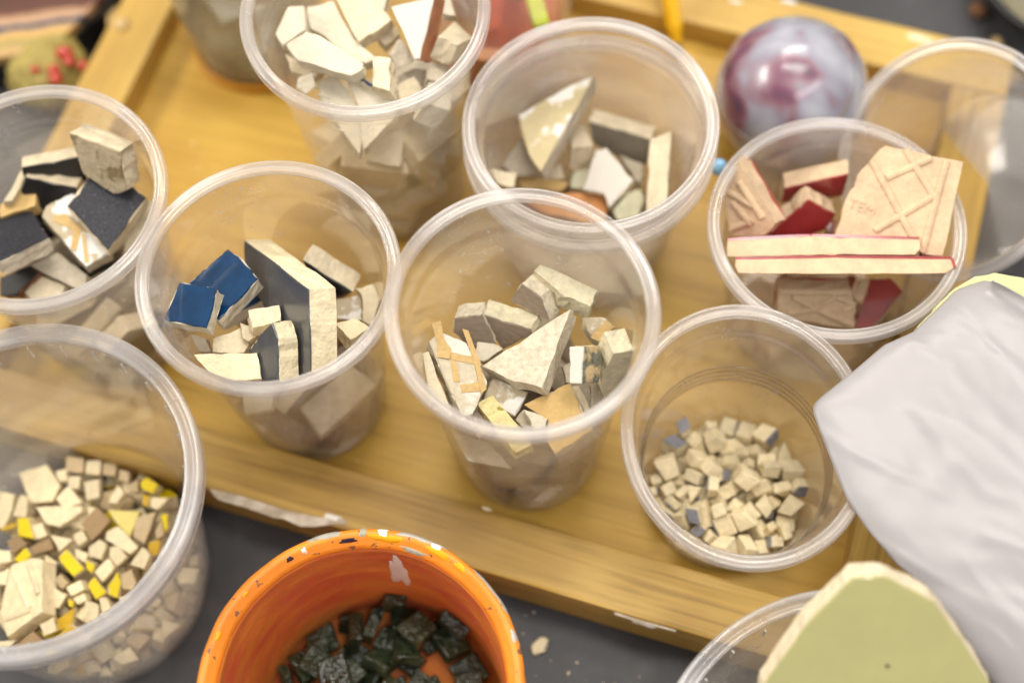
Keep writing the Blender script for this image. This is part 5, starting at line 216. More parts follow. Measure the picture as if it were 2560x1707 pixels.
SHAPES = {'F0': ([(-13,-9,3.75),(12,-11,3.75),(9,10,3.75),(-10,11,3.75),(-13.35,-9.7,-3.75),(12.3,-11.86,-3.75),(9.07,9.73,-3.75),(-10.88,11.01,-3.75)],[(0,1,2,3),(7,6,5,4),(0,4,5,1),(1,5,6,2),(2,6,7,3),(3,7,4,0)]),'F1': ([(-14,-8,3.75),(13,-9,3.75),(2,13,3.75),(-14.93,-8.13,-3.75),(12.14,-9.82,-3.75),(1.85,13.65,-3.75)],[(0,1,2),(5,4,3),(0,3,4,1),(1,4,5,2),(2,5,3,0)]),'F2': ([(-12,-10,3.75),(6,-12,3.75),(14,0,3.75),(5,12,3.75),(-11,8,3.75),(-12.75,-10.55,-3.75),(6.25,-11.1,-3.75),(14.15,-0.21,-3.75),(5.95,11.09,-3.75),(-10.28,7.58,-3.75)],[(0,1,2,3,4),(9,8,7,6,5),(0,5,6,1),(1,6,7,2),(2,7,8,3),(3,8,9,4),(4,9,5,0)]),'F3': ([(-9,-12,3.75),(9,-10,3.75),(8,12,3.75),(-8,13,3.75),(-9.71,-12.76,-3.75),(8.62,-9.37,-3.75),(7.36,12.16,-3.75),(-7.72,12.74,-3.75)],[(0,1,2,3),(7,6,5,4),(0,4,5,1),(1,5,6,2),(2,6,7,3),(3,7,4,0)]),'F4': ([(-13,-6,3.75),(4,-12,3.75),(13,-4,3.75),(7,11,3.75),(-9,9,3.75),(-12.9,-6.87,-3.75),(3.12,-12.59,-3.75),(13.36,-4.14,-3.75),(6.63,11.17,-3.75),(-9.09,8.6,-3.75)],[(0,1,2,3,4),(9,8,7,6,5),(0,5,6,1),(1,6,7,2),(2,7,8,3),(3,8,9,4),(4,9,5,0)]),'F5': ([(-15,-5,3.75),(14,-7,3.75),(13,6,3.75),(-12,8,3.75),(-14.41,-4.6,-3.75),(13.49,-6.85,-3.75),(13.05,6.75,-3.75),(-11.54,7.58,-3.75)],[(0,1,2,3),(7,6,5,4),(0,4,5,1),(1,5,6,2),(2,6,7,3),(3,7,4,0)]),'T0': ([(-4.16,-2.22,2.82),(2.89,-3.65,2.82),(2.29,3.05,2.82),(-2.04,3.45,2.82),(-4.05,-1.69,-2.82),(2.63,-3.38,-2.82),(2.42,3.16,-2.82),(-2.1,3.93,-2.82)],[(0,1,2,3),(7,6,5,4),(0,4,5,1),(1,5,6,2),(2,6,7,3),(3,7,4,0)]),'T1': ([(-4.08,-3.02,2.24),(3.44,-2.09,2.24),(3.53,3.41,2.24),(-4.18,3.8,2.24),(-4.24,-2.78,-2.24),(2.78,-2.14,-2.24),(3.06,2.87,-2.24),(-4.8,4.17,-2.24)],[(0,1,2,3),(7,6,5,4),(0,4,5,1),(1,5,6,2),(2,6,7,3),(3,7,4,0)]),'T2': ([(-2.24,-2.51,2.88),(2.83,-3.91,2.88),(2.13,2.96,2.88),(-3.19,3.94,2.88),(-1.73,-2.82,-2.88),(2.71,-4.11,-2.88),(2.67,3.6,-2.88),(-3.67,3.48,-2.88)],[(0,1,2,3),(7,6,5,4),(0,4,5,1),(1,5,6,2),(2,6,7,3),(3,7,4,0)]),'T3': ([(-2.47,-2.48,2.58),(3.04,-3.28,2.58),(2.54,1.96,2.58),(-2.89,2.78,2.58),(-1.84,-2.21,-2.58),(3.06,-3.11,-2.58),(2.79,1.33,-2.58),(-2.33,3.17,-2.58)],[(0,1,2,3),(7,6,5,4),(0,4,5,1),(1,5,6,2),(2,6,7,3),(3,7,4,0)]),'T4': ([(-3.92,-3.75,2.15),(2.83,-2.85,2.15),(2.18,3.38,2.15),(-2.09,2.1,2.15),(-4.39,-3.97,-2.15),(2.21,-3.55,-2.15),(1.69,2.82,-2.15),(-2.28,1.44,-2.15)],[(0,1,2,3),(7,6,5,4),(0,4,5,1),(1,5,6,2),(2,6,7,3),(3,7,4,0)]),'T5': ([(-3.92,-3.33,3.09),(2.28,-2.52,3.09),(2.73,2.77,3.09),(-2.23,3.86,3.09),(-3.96,-3.35,-3.09),(1.7,-3.07,-3.09),(2.51,2.44,-3.09),(-1.77,3.39,-3.09)],[(0,1,2,3),(7,6,5,4),(0,4,5,1),(1,5,6,2),(2,6,7,3),(3,7,4,0)]),'T6': ([(-3.4,-3,2.94),(1.5,-3.6,2.94),(3.9,0.2,2.94),(1.5,3.2,2.94),(-3,2.6,2.94),(-3.13,-3.33,-2.94),(1.31,-4.07,-2.94),(4.28,0.25,-2.94),(1.89,2.96,-2.94),(-3.39,3.04,-2.94)],[(0,1,2,3,4),(9,8,7,6,5),(0,5,6,1),(1,6,7,2),(2,7,8,3),(3,8,9,4),(4,9,5,0)]),'T7': ([(-3.6,-3,1.93),(3.8,-2.4,1.93),(0.3,3.6,1.93),(-4.26,-3.31,-1.93),(3.46,-2.13,-1.93),(0.94,3.53,-1.93)],[(0,1,2),(5,4,3),(0,3,4,1),(1,4,5,2),(2,5,3,0)]),'G0': ([(-4.91,-4.62,2.3),(6.27,-5.2,2.3),(5.2,5.18,2.3),(-5.4,4.75,2.3),(-5.51,-5.29,-2.3),(5.62,-4.93,-2.3),(6.08,5.93,-2.3),(-5.45,5.09,-2.3)],[(0,1,2,3),(7,6,5,4),(0,4,5,1),(1,5,6,2),(2,6,7,3),(3,7,4,0)]),'G1': ([(-5.16,-6.06,2.3),(5.45,-5.2,2.3),(5.2,6.06,2.3),(-5.4,5.65,2.3),(-4.61,-6.11,-2.3),(4.74,-4.56,-2.3),(4.83,6.72,-2.3),(-4.36,5.42,-2.3)],[(0,1,2,3),(7,6,5,4),(0,4,5,1),(1,5,6,2),(2,6,7,3),(3,7,4,0)]),'G2': ([(-5.88,-4.69,2.3),(5.63,-5.2,2.3),(5.2,4.87,2.3),(-5.4,4.6,2.3),(-6.64,-3.79,-2.3),(6.3,-5.98,-2.3),(5.92,5.93,-2.3),(-5.05,4.27,-2.3)],[(0,1,2,3),(7,6,5,4),(0,4,5,1),(1,5,6,2),(2,6,7,3),(3,7,4,0)]),'G3': ([(-5.61,-5.99,2.3),(3.64,-5.2,2.3),(5.2,6.15,2.3),(-5.4,5.44,2.3),(-5.55,-5.04,-2.3),(3.49,-4.38,-2.3),(5.92,5.52,-2.3),(-5.95,4.98,-2.3)],[(0,1,2,3),(7,6,5,4),(0,4,5,1),(1,5,6,2),(2,6,7,3),(3,7,4,0)])}

MM = 0.001
rnd = random.Random(5)
COL = sc.collection

# ------------------------------------------------------------------ materials
MATS = {}
def nodes(name):
    m = bpy.data.materials.new(name); m.use_nodes = True
    nt = m.node_tree; b = nt.nodes['Principled BSDF']; MATS[name] = m
    return m, nt, b
def setin(b, **kw):
    for k, v in kw.items():
        b.inputs[k.replace('_', ' ')].default_value = v
def solid(name, col, rough=0.6, var=0.12, scale=300, bump=0.15, bscale=900, spec=0.4, coat=0.0, alt=None, altscale=120, altlo=0.5, althi=0.62, stretch=None, perobj=0.0, bdist=0.0003):
    m, nt, b = nodes(name); N = nt.nodes; L = nt.links
    tc = N.new('ShaderNodeTexCoord'); mp = N.new('ShaderNodeMapping'); L.new(tc.outputs['Object'], mp.inputs[0])
    if stretch: mp.inputs['Scale'].default_value = stretch
    n1 = N.new('ShaderNodeTexNoise'); n1.inputs['Scale'].default_value = scale; n1.inputs['Detail'].default_value = 5; n1.inputs['Roughness'].default_value = 0.65
    L.new(mp.outputs[0], n1.inputs[0])
    r = N.new('ShaderNodeValToRGB'); L.new(n1.outputs[0], r.inputs[0])
    r.color_ramp.elements[0].position = 0.3; r.color_ramp.elements[1].position = 0.7
    r.color_ramp.elements[0].color = (*[c * (1 - var) for c in col], 1); r.color_ramp.elements[1].color = (*[min(1, c * (1 + var)) for c in col], 1)
    out = r.outputs[0]
    if alt:
        n2 = N.new('ShaderNodeTexNoise'); n2.inputs['Scale'].default_value = altscale; n2.inputs['Detail'].default_value = 4
        L.new(mp.outputs[0], n2.inputs[0])
        mr = N.new('ShaderNodeMapRange'); mr.inputs[1].default_value = altlo; mr.inputs[2].default_value = althi; L.new(n2.outputs[0], mr.inputs[0])
        mx = N.new('ShaderNodeMix'); mx.data_type = 'RGBA'; L.new(mr.outputs[0], mx.inputs[0]); L.new(out, mx.inputs[6]); mx.inputs[7].default_value = (*alt, 1)
        out = mx.outputs[2]
    if perobj:
        oi = N.new('ShaderNodeObjectInfo'); hs = N.new('ShaderNodeHueSaturation')
        mr2 = N.new('ShaderNodeMapRange'); mr2.inputs[3].default_value = 1 - perobj; mr2.inputs[4].default_value = 1 + perobj * 0.6
        L.new(oi.outputs['Random'], mr2.inputs[0]); L.new(mr2.outputs[0], hs.inputs['Value']); L.new(out, hs.inputs['Color']); out = hs.outputs[0]
    L.new(out, b.inputs['Base Color'])
    setin(b, Roughness=rough); b.inputs['Specular IOR Level'].default_value = spec; b.inputs['Coat Weight'].default_value = coat; b.inputs['Coat Roughness'].default_value = 0.06
    if bump:
        n3 = N.new('ShaderNodeTexNoise'); n3.inputs['Scale'].default_value = bscale; n3.inputs['Detail'].default_value = 4; L.new(mp.outputs[0], n3.inputs[0])
        bp = N.new('ShaderNodeBump'); bp.inputs['Strength'].default_value = bump; bp.inputs['Distance'].default_value = bdist
        L.new(n3.outputs[0], bp.inputs['Height']); L.new(bp.outputs[0], b.inputs['Normal'])
    return m
# bisque and stone bodies
solid('cream', (0.73, 0.63, 0.45), 0.85, 0.17, 160, 0.8, 520, 0.2, perobj=0.08, bdist=0.0008)
solid('creambright', (0.80, 0.70, 0.47), 0.85, 0.12, 200, 0.9, 480, 0.2, bdist=0.0009)
solid('greycream', (0.55, 0.48, 0.37), 0.85, 0.2, 170, 0.8, 520, 0.2, perobj=0.1, bdist=0.0008)
solid('white', (0.70, 0.635, 0.50), 0.8, 0.11, 150, 0.8, 430, 0.2, perobj=0.05, bdist=0.0008)
solid('pinkcream', (0.66, 0.49, 0.32), 0.8, 0.15, 150, 0.6, 600, 0.25, perobj=0.05, bdist=0.0006)
solid('stone', (0.61, 0.54, 0.41), 0.8, 0.26, 420, 0.6, 700, 0.25, bdist=0.0007, alt=(0.68,0.62,0.48), altscale=110, altlo=0.55, althi=0.7)
solid('stoneface', (0.58, 0.51, 0.38), 0.75, 0.12, 500, 0.25, 900, 0.3, alt=(0.72, 0.68, 0.6), altscale=90, altlo=0.56, althi=0.62)
solid('stonegreen', (0.65, 0.59, 0.42), 0.85, 0.2, 180, 0.9, 420, 0.2, bdist=0.0009)
solid('taupe', (0.27, 0.21, 0.155), 0.6, 0.2, 260, 0.3, 600, 0.35, stretch=(1, 1, 3))  # shade on front faces and buried pieces, painted in as a darker tone
solid('roughgrey', (0.20, 0.20, 0.15), 0.95, 0.5, 900, 1.0, 700, 0.1, alt=(0.62, 0.47, 0.26), altscale=140, altlo=0.46, althi=0.56, bdist=0.001)
solid('yellowstone', (0.64, 0.55, 0.27), 0.85, 0.2, 300, 0.6, 600, 0.2, alt=(0.30, 0.25, 0.07), altscale=260, altlo=0.58, althi=0.7)
solid('kraft', (0.62, 0.43, 0.18), 0.85, 0.10, 400, 0.2, 1200, 0.2)
solid('brownbody', (0.22, 0.10, 0.05), 0.8, 0.2, 300, 0.3, 700, 0.2)
solid('terracotta', (0.36, 0.15, 0.075), 0.75, 0.12, 300, 0.2, 700, 0.25)
solid('orangeclay', (0.58, 0.27, 0.10), 0.8, 0.15, 250, 0.3, 700, 0.2)
solid('palegreen', (0.52, 0.50, 0.34), 0.5, 0.2, 150, 0.4, 300, 0.4)
solid('creamtess', (0.86, 0.735, 0.48), 0.85, 0.16, 220, 0.8, 600, 0.2, perobj=0.15, bdist=0.0006)
solid('tantess', (0.58, 0.45, 0.27), 0.85, 0.10, 250, 0.5, 800, 0.2, perobj=0.12)
solid('browntess', (0.38, 0.26, 0.14), 0.85, 0.10, 250, 0.5, 800, 0.2, perobj=0.1)
# glazes and faces
solid('charcoal', (0.024, 0.025, 0.033), 0.6, 0.6, 900, 0.5, 1000, 0.35, alt=(0.10,0.10,0.12), altscale=1100, altlo=0.62, althi=0.7)
solid('black', (0.010, 0.010, 0.012), 0.35, 0.4, 300, 0.12, 900, 0.5, alt=(0.06, 0.055, 0.05), altscale=500, altlo=0.66, althi=0.75)
solid('blue', (0.003, 0.036, 0.105), 0.14, 0.3, 120, 0.08, 260, 0.4, coat=0.3)
solid('slate', (0.055, 0.058, 0.068), 0.28, 0.25, 160, 0.08, 400, 0.5, coat=0.3)
solid('red', (0.36, 0.048, 0.046), 0.18, 0.2, 100, 0.08, 200, 0.5, coat=1.0)
solid('whiteglaze', (0.70, 0.66, 0.59), 0.25, 0.04, 100, 0.05, 300, 0.5)
solid('mortar', (0.40, 0.33, 0.22), 0.8, 0.2, 200, 0.8, 350, 0.2, alt=(0.20, 0.15, 0.08), altscale=130, altlo=0.5, althi=0.58, bdist=0.001)
solid('plaster', (0.50, 0.42, 0.29), 0.7, 0.1, 200, 0.5, 400, 0.3, alt=(0.82, 0.80, 0.76), altscale=85, altlo=0.47, althi=0.52, bdist=0.0006)
solid('residue', (0.62, 0.52, 0.30), 0.5, 0.1, 200, 0.5, 300, 0.4, alt=(0.90, 0.88, 0.82), altscale=75, altlo=0.5, althi=0.56, bdist=0.0006)
solid('greyback', (0.24, 0.21, 0.165), 0.7, 0.15, 150, 0.3, 500, 0.3)
solid('yellow', (0.80, 0.62, 0.015), 0.25, 0.08, 150, 0.1, 500, 0.5)
solid('paleyellow', (0.76, 0.66, 0.20), 0.3, 0.08, 150, 0.1, 500, 0.5)
solid('ochre', (0.62, 0.39, 0.02), 0.3, 0.2, 150, 0.1, 500, 0.5)
solid('greyglaze', (0.24, 0.24, 0.27), 0.35, 0.3, 200, 0.1, 400, 0.5)
solid('greenglass', (0.030, 0.048, 0.024), 0.07, 0.5, 80, 0.9, 230, 0.6, coat=0.0, perobj=0.3, bdist=0.0030)
solid('darkgreen', (0.02, 0.06, 0.035), 0.2, 0.3, 150, 0.1, 400, 0.5)
solid('redtile', (0.50, 0.06, 0.03), 0.4, 0.2, 150, 0.1, 400, 0.4)
solid('orangetile', (0.58, 0.20, 0.05), 0.4, 0.2, 150, 0.1, 400, 0.4)
solid('limetile', (0.50, 0.58, 0.05), 0.4, 0.1, 150, 0.1, 400, 0.4)
solid('limepale', (0.58, 0.60, 0.31), 0.35, 0.06, 80, 0.1, 400, 0.4)
solid('limeglaze', (0.47, 0.445, 0.19), 0.13, 0.06, 40, 0.06, 60, 0.5, coat=0.4)
solid('paper', (0.60, 0.42, 0.19), 0.9, 0.12, 500, 0.3, 1200, 0.1)
solid('table', (0.043, 0.043, 0.048), 0.5, 0.3, 14, 0.15, 500, 0.45, alt=(0.075, 0.075, 0.08), altscale=60, altlo=0.55, althi=0.75)
solid('white_paint', (0.86, 0.83, 0.78), 0.4, 0.04, 200, 0.3, 400, 0.4)
solid('grey_paint', (0.36, 0.35, 0.29), 0.5, 0.2, 300, 0.5, 600, 0.4)
solid('navy_paint', (0.03, 0.018, 0.04), 0.4, 0.3, 300, 0.4, 600, 0.4)
solid('yellow_paint', (0.86, 0.40, 0.005), 0.35, 0.1, 200, 0.3, 400, 0.4)
solid('grey_smear', (0.42, 0.35, 0.26), 0.6, 0.25, 120, 0.6, 250, 0.3, alt=(0.66, 0.60, 0.5), altscale=90, altlo=0.5, althi=0.65, bdist=0.0008)
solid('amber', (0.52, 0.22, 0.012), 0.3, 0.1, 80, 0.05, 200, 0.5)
solid('tin', (0.42, 0.40, 0.36), 0.35, 0.2, 120, 0.2, 300, 0.6)
solid('pencil', (0.93, 0.52, 0.01), 0.35, 0.05, 100, 0.02, 300, 0.5)
solid('pencil_core', (0.04, 0.04, 0.045), 0.4, 0.1, 100, 0.02, 300, 0.5)
solid('olive', (0.34, 0.27, 0.08), 0.75, 0.4, 60, 0.6, 120, 0.3, alt=(0.20, 0.15, 0.04), altscale=70, altlo=0.5, althi=0.7, bdist=0.001)
solid('redglass', (0.46, 0.035, 0.012), 0.12, 0.3, 150, 0.2, 200, 0.5, coat=0.7)
solid('beigewood', (0.60, 0.43, 0.20), 0.6, 0.1, 100, 0.1, 300, 0.3)
solid('blackplastic', (0.008, 0.008, 0.009), 0.4, 0.2, 100, 0.05, 300, 0.4)
solid('bowlgrey', (0.28, 0.25, 0.17), 0.3, 0.08, 40, 0.05, 200, 0.5)
solid('rust', (0.20, 0.10, 0.05), 0.8, 0.3, 200, 0.5, 300, 0.2)
solid('skyglass', (0.25, 0.52, 0.80), 0.1, 0.1, 200, 0.1, 300, 0.6, coat=0.6)
# orange bucket paint: wet streaks round the inside
solid('orange_paint', (0.76, 0.27, 0.055), 0.42, 0.16, 30, 0.35, 60, 0.4, alt=(0.66, 0.155, 0.06), altscale=22, altlo=0.42, althi=0.62, stretch=(1, 1, 3.2), bdist=0.0012)
solid('orange_rim', (0.84, 0.26, 0.022), 0.4, 0.14, 60, 0.5, 200, 0.45, alt=(0.24, 0.10, 0.05), altscale=260, altlo=0.645, althi=0.67, bdist=0.0006)

def wood(name, c0, c1, axis=0):
    m, nt, b = nodes(name); N = nt.nodes; L = nt.links
    tc = N.new('ShaderNodeTexCoord'); mp = N.new('ShaderNodeMapping'); L.new(tc.outputs['Object'], mp.inputs[0])
    s = [95, 95, 95]; s[axis] = 4.0
    mp.inputs['Scale'].default_value = s
    n = N.new('ShaderNodeTexNoise'); n.inputs['Scale'].default_value = 1.4; n.inputs['Detail'].default_value = 6; n.inputs['Roughness'].default_value = 0.6; n.inputs['Distortion'].default_value = 0.6
    L.new(mp.outputs[0], n.inputs[0])
    n2 = N.new('ShaderNodeTexNoise'); n2.inputs['Scale'].default_value = 9; n2.inputs['Detail'].default_value = 3; L.new(tc.outputs['Object'], n2.inputs[0])
    ad = N.new('ShaderNodeMath'); ad.operation = 'MULTIPLY_ADD'; ad.inputs[1].default_value = 0.7; L.new(n2.outputs[0], ad.inputs[0])
    sc_ = N.new('ShaderNodeMath'); sc_.operation = 'MULTIPLY'; sc_.inputs[1].default_value = 0.45; L.new(n.outputs[0], sc_.inputs[0]); L.new(sc_.outputs[0], ad.inputs[2])
    r = N.new('ShaderNodeValToRGB'); L.new(ad.outputs[0], r.inputs[0])
    e = r.color_ramp.elements; e[0].position = 0.42; e[1].position = 0.70; e[0].color = (*c0, 1); e[1].color = (*c1, 1)
    # crisp pores and rubbed-in dirt along the grain
    mp3 = N.new('ShaderNodeMapping'); L.new(tc.outputs['Object'], mp3.inputs[0]); s3 = [620, 620, 620]; s3[axis] = 22; mp3.inputs['Scale'].default_value = s3
    n3 = N.new('ShaderNodeTexNoise'); n3.inputs['Scale'].default_value = 1.0; n3.inputs['Detail'].default_value = 3; L.new(mp3.outputs[0], n3.inputs[0])
    r3 = N.new('ShaderNodeMapRange'); r3.inputs[1].default_value = 0.56; r3.inputs[2].default_value = 0.70; r3.inputs[3].default_value = 0; r3.inputs[4].default_value = 0.38; L.new(n3.outputs[0], r3.inputs[0])
    mx = N.new('ShaderNodeMix'); mx.data_type = 'RGBA'; L.new(r3.outputs[0], mx.inputs[0]); L.new(r.outputs[0], mx.inputs[6]); mx.inputs[7].default_value = (c0[0] * 0.6, c0[1] * 0.6, c0[2] * 0.7, 1)
    L.new(mx.outputs[2], b.inputs['Base Color']); setin(b, Roughness=0.42); b.inputs['Specular IOR Level'].default_value = 0.4
    bp = N.new('ShaderNodeBump'); bp.inputs['Strength'].default_value = 0.25; bp.inputs['Distance'].default_value = 0.0006; L.new(n.outputs[0], bp.inputs['Height']); L.new(bp.outputs[0], b.inputs['Normal'])
    return m
wood('wood_rail', (0.22, 0.12, 0.022), (0.60, 0.385, 0.090))
wood('wood_rail_cross', (0.38, 0.225, 0.045), (0.62, 0.41, 0.105))
wood('wood_panel', (0.43, 0.238, 0.031), (0.66, 0.415, 0.076))

def plastic(name, milk, tint=(0.985, 0.975, 0.96), body=(0.86, 0.83, 0.82), scuff=0.25, gloss=0.10):
    """cloudy moulded polypropylene: mostly see-through, a share scattered, a thin gloss"""
    m, nt, b = nodes(name); N = nt.nodes; L = nt.links; N.remove(b)
    out = N['Material Output']
    tr = N.new('ShaderNodeBsdfTransparent'); tr.inputs[0].default_value = (*tint, 1)
    df = N.new('ShaderNodeBsdfDiffuse'); df.inputs[0].default_value = (*body, 1)
    tl = N.new('ShaderNodeBsdfTranslucent'); tl.inputs[0].default_value = (*body, 1)
    mk = N.new('ShaderNodeMixShader'); mk.inputs[0].default_value = 0.5; L.new(df.outputs[0], mk.inputs[1]); L.new(tl.outputs[0], mk.inputs[2])
    tc = N.new('ShaderNodeTexCoord')
    n = N.new('ShaderNodeTexNoise'); n.inputs['Scale'].default_value = 40; n.inputs['Detail'].default_value = 1.5; L.new(tc.outputs['Object'], n.inputs[0])
    mr = N.new('ShaderNodeMapRange'); mr.inputs[1].default_value = 0.3; mr.inputs[2].default_value = 0.75; mr.inputs[3].default_value = milk * 0.7; mr.inputs[4].default_value = milk * 1.4; L.new(n.outputs[0], mr.inputs[0])
    # fine scuffs and scratches
    v = N.new('ShaderNodeTexNoise'); v.inputs['Scale'].default_value = 330; v.inputs['Detail'].default_value = 1; v.inputs['Distortion'].default_value = 1.5; L.new(tc.outputs['Object'], v.inputs[0])
    s = N.new('ShaderNodeMapRange'); s.inputs[1].default_value = 0.64; s.inputs[2].default_value = 0.78; s.inputs[3].default_value = 0; s.inputs[4].default_value = scuff; L.new(v.outputs[0], s.inputs[0])
    s4 = N.new('ShaderNodeMapRange'); s4.inputs[1].default_value = 0.52; s4.inputs[2].default_value = 0.68; L.new(n.outputs[0], s4.inputs[0])
    mul = N.new('ShaderNodeMath'); mul.operation = 'MULTIPLY'; L.new(s.outputs[0], mul.inputs[0]); L.new(s4.outputs[0], mul.inputs[1])
    ad = N.new('ShaderNodeMath'); ad.operation = 'ADD'; ad.use_clamp = True; L.new(mr.outputs[0], ad.inputs[0]); L.new(mul.outputs[0], ad.inputs[1])
    m1 = N.new('ShaderNodeMixShader'); L.new(ad.outputs[0], m1.inputs[0]); L.new(tr.outputs[0], m1.inputs[1]); L.new(mk.outputs[0], m1.inputs[2])
    gl = N.new('ShaderNodeBsdfGlossy'); gl.inputs['Roughness'].default_value = gloss; gl.inputs[0].default_value = (1, 1, 1, 1)
    lw = N.new('ShaderNodeLayerWeight'); lw.inputs['Blend'].default_value = 0.5
    pw = N.new('ShaderNodeMath'); pw.operation = 'POWER'; pw.inputs[1].default_value = 4; L.new(lw.outputs['Facing'], pw.inputs[0])
    ma = N.new('ShaderNodeMath'); ma.operation = 'MULTIPLY_ADD'; ma.inputs[1].default_value = 0.45; ma.inputs[2].default_value = 0.05; L.new(pw.outputs[0], ma.inputs[0])
    m2 = N.new('ShaderNodeMixShader'); L.new(ma.outputs[0], m2.inputs[0]); L.new(m1.outputs[0], m2.inputs[1]); L.new(gl.outputs[0], m2.inputs[2])
    L.new(m2.outputs[0], out.inputs['Surface'])
    return m
plastic('cup_clear', 0.095, tint=(0.985,0.975,0.96), body=(0.92,0.89,0.87), scuff=0.5)
plastic('cup_rib', 0.10, tint=(0.66,0.58,0.46), body=(0.5,0.42,0.32))
plastic('cup_hazy', 0.11, tint=(0.985,0.975,0.96), body=(0.90,0.87,0.86), scuff=0.5)
plastic('cup_milky', 0.19, body=(0.92, 0.88, 0.87))
plastic('cup_grey', 0.40, body=(0.56, 0.50, 0.38))
plastic('rim_clear', 0.30, body=(0.95,0.92,0.91), gloss=0.13, scuff=0.1)
plastic('rim_milky', 0.34, body=(0.95,0.92,0.92), gloss=0.15, scuff=0.1)
plastic('tub_clear', 0.19, body=(0.78,0.75,0.72), scuff=0.5)
plastic('tub_rim', 0.34, gloss=0.13, body=(0.92, 0.92, 0.95))

def sheet_mat():
    m, nt, b = nodes('sheet'); N = nt.nodes; L = nt.links; N.remove(b)
    df = N.new('ShaderNodeBsdfDiffuse'); tl = N.new('ShaderNodeBsdfTranslucent'); gl = N.new('ShaderNodeBsdfGlossy'); gl.inputs['Roughness'].default_value = 0.35
    df.inputs[0].default_value = (0.53, 0.51, 0.53, 1); tl.inputs[0].default_value = (0.60, 0.575, 0.59, 1)
    a = N.new('ShaderNodeMixShader'); a.inputs[0].default_value = 0.35; L.new(df.outputs[0], a.inputs[1]); L.new(tl.outputs[0], a.inputs[2])
    g = N.new('ShaderNodeMixShader'); g.inputs[0].default_value = 0.06; L.new(a.outputs[0], g.inputs[1]); L.new(gl.outputs[0], g.inputs[2])
    tp = N.new('ShaderNodeBsdfTransparent'); h = N.new('ShaderNodeMixShader'); h.inputs[0].default_value = 0.09; L.new(g.outputs[0], h.inputs[1]); L.new(tp.outputs[0], h.inputs[2])
    L.new(h.outputs[0], N['Material Output'].inputs[0]); return m
sheet_mat()
def ball_mat():
    m, nt, b = nodes('mottled_purple'); N = nt.nodes; L = nt.links
    tc = N.new('ShaderNodeTexCoord')
    n = N.new('ShaderNodeTexNoise'); n.inputs['Scale'].default_value = 34; n.inputs['Detail'].default_value = 2; n.inputs['Distortion'].default_value = 0.3; L.new(tc.outputs['Object'], n.inputs[0])
    r = N.new('ShaderNodeValToRGB'); L.new(n.outputs[0], r.inputs[0]); cr_ = r.color_ramp
    cr_.elements[0].position = 0.30; cr_.elements[0].color = (0.05, 0.05, 0.08, 1); cr_.elements[1].position = 0.62; cr_.elements[1].color = (0.44, 0.45, 0.51, 1)
    e = cr_.elements.new(0.37); e.color = (0.18, 0.06, 0.11, 1); e = cr_.elements.new(0.42); e.color = (0.26, 0.15, 0.19, 1); e = cr_.elements.new(0.48); e.color = (0.30, 0.29, 0.36, 1)  # grey stops also paint in the soft reflection on the dome
    L.new(r.outputs[0], b.inputs['Base Color']); setin(b, Roughness=0.3); b.inputs['Coat Weight'].default_value = 0.6; b.inputs['Coat Roughness'].default_value = 0.12
    return m
ball_mat()
def banded(name):
    m, nt, b = nodes(name); N = nt.nodes; L = nt.links
    tc = N.new('ShaderNodeTexCoord'); sp = N.new('ShaderNodeSeparateXYZ'); L.new(tc.outputs['Object'], sp.inputs[0])
    n = N.new('ShaderNodeTexNoise'); n.inputs['Scale'].default_value = 55; L.new(tc.outputs['Object'], n.inputs[0])
    ma = N.new('ShaderNodeMath'); ma.operation = 'MULTIPLY_ADD'; ma.inputs[1].default_value = 0.008; L.new(n.outputs[0], ma.inputs[0]); L.new(sp.outputs['Y'], ma.inputs[2])
    x2 = N.new('ShaderNodeMath'); x2.operation = 'MULTIPLY_ADD'; x2.inputs[1].default_value = -0.15; L.new(sp.outputs['X'], x2.inputs[0]); L.new(ma.outputs[0], x2.inputs[2])
    mr = N.new('ShaderNodeMapRange'); mr.inputs[1].default_value = -0.029; mr.inputs[2].default_value = 0.010; L.new(x2.outputs[0], mr.inputs[0])
    r = N.new('ShaderNodeValToRGB'); L.new(mr.outputs[0], r.inputs[0]); c = r.color_ramp
    stops = [(0.0, (0.50, 0.30, 0.15)), (0.22, (0.46, 0.30, 0.12)), (0.34, (0.30, 0.25, 0.08)), (0.42, (0.56, 0.34, 0.10)), (0.52, (0.40, 0.26, 0.14)), (0.555, (0.02, 0.04, 0.08)), (0.60, (0.02, 0.04, 0.07)), (0.63, (0.45, 0.28, 0.18)), (0.72, (0.42, 0.25, 0.14)), (0.77, (0.11, 0.04, 0.025)), (1.0, (0.08, 0.03, 0.02))]
    c.elements[0].position = 0; c.elements[0].color = (*stops[0][1], 1); c.elements[1].position = 1; c.elements[1].color = (*stops[-1][1], 1)
    for p, q in stops[1:-1]:
        e = c.elements.new(p); e.color = (*q, 1)
    L.new(r.outputs[0], b.inputs['Base Color']); setin(b, Roughness=0.4); return m
banded('painted_bands')

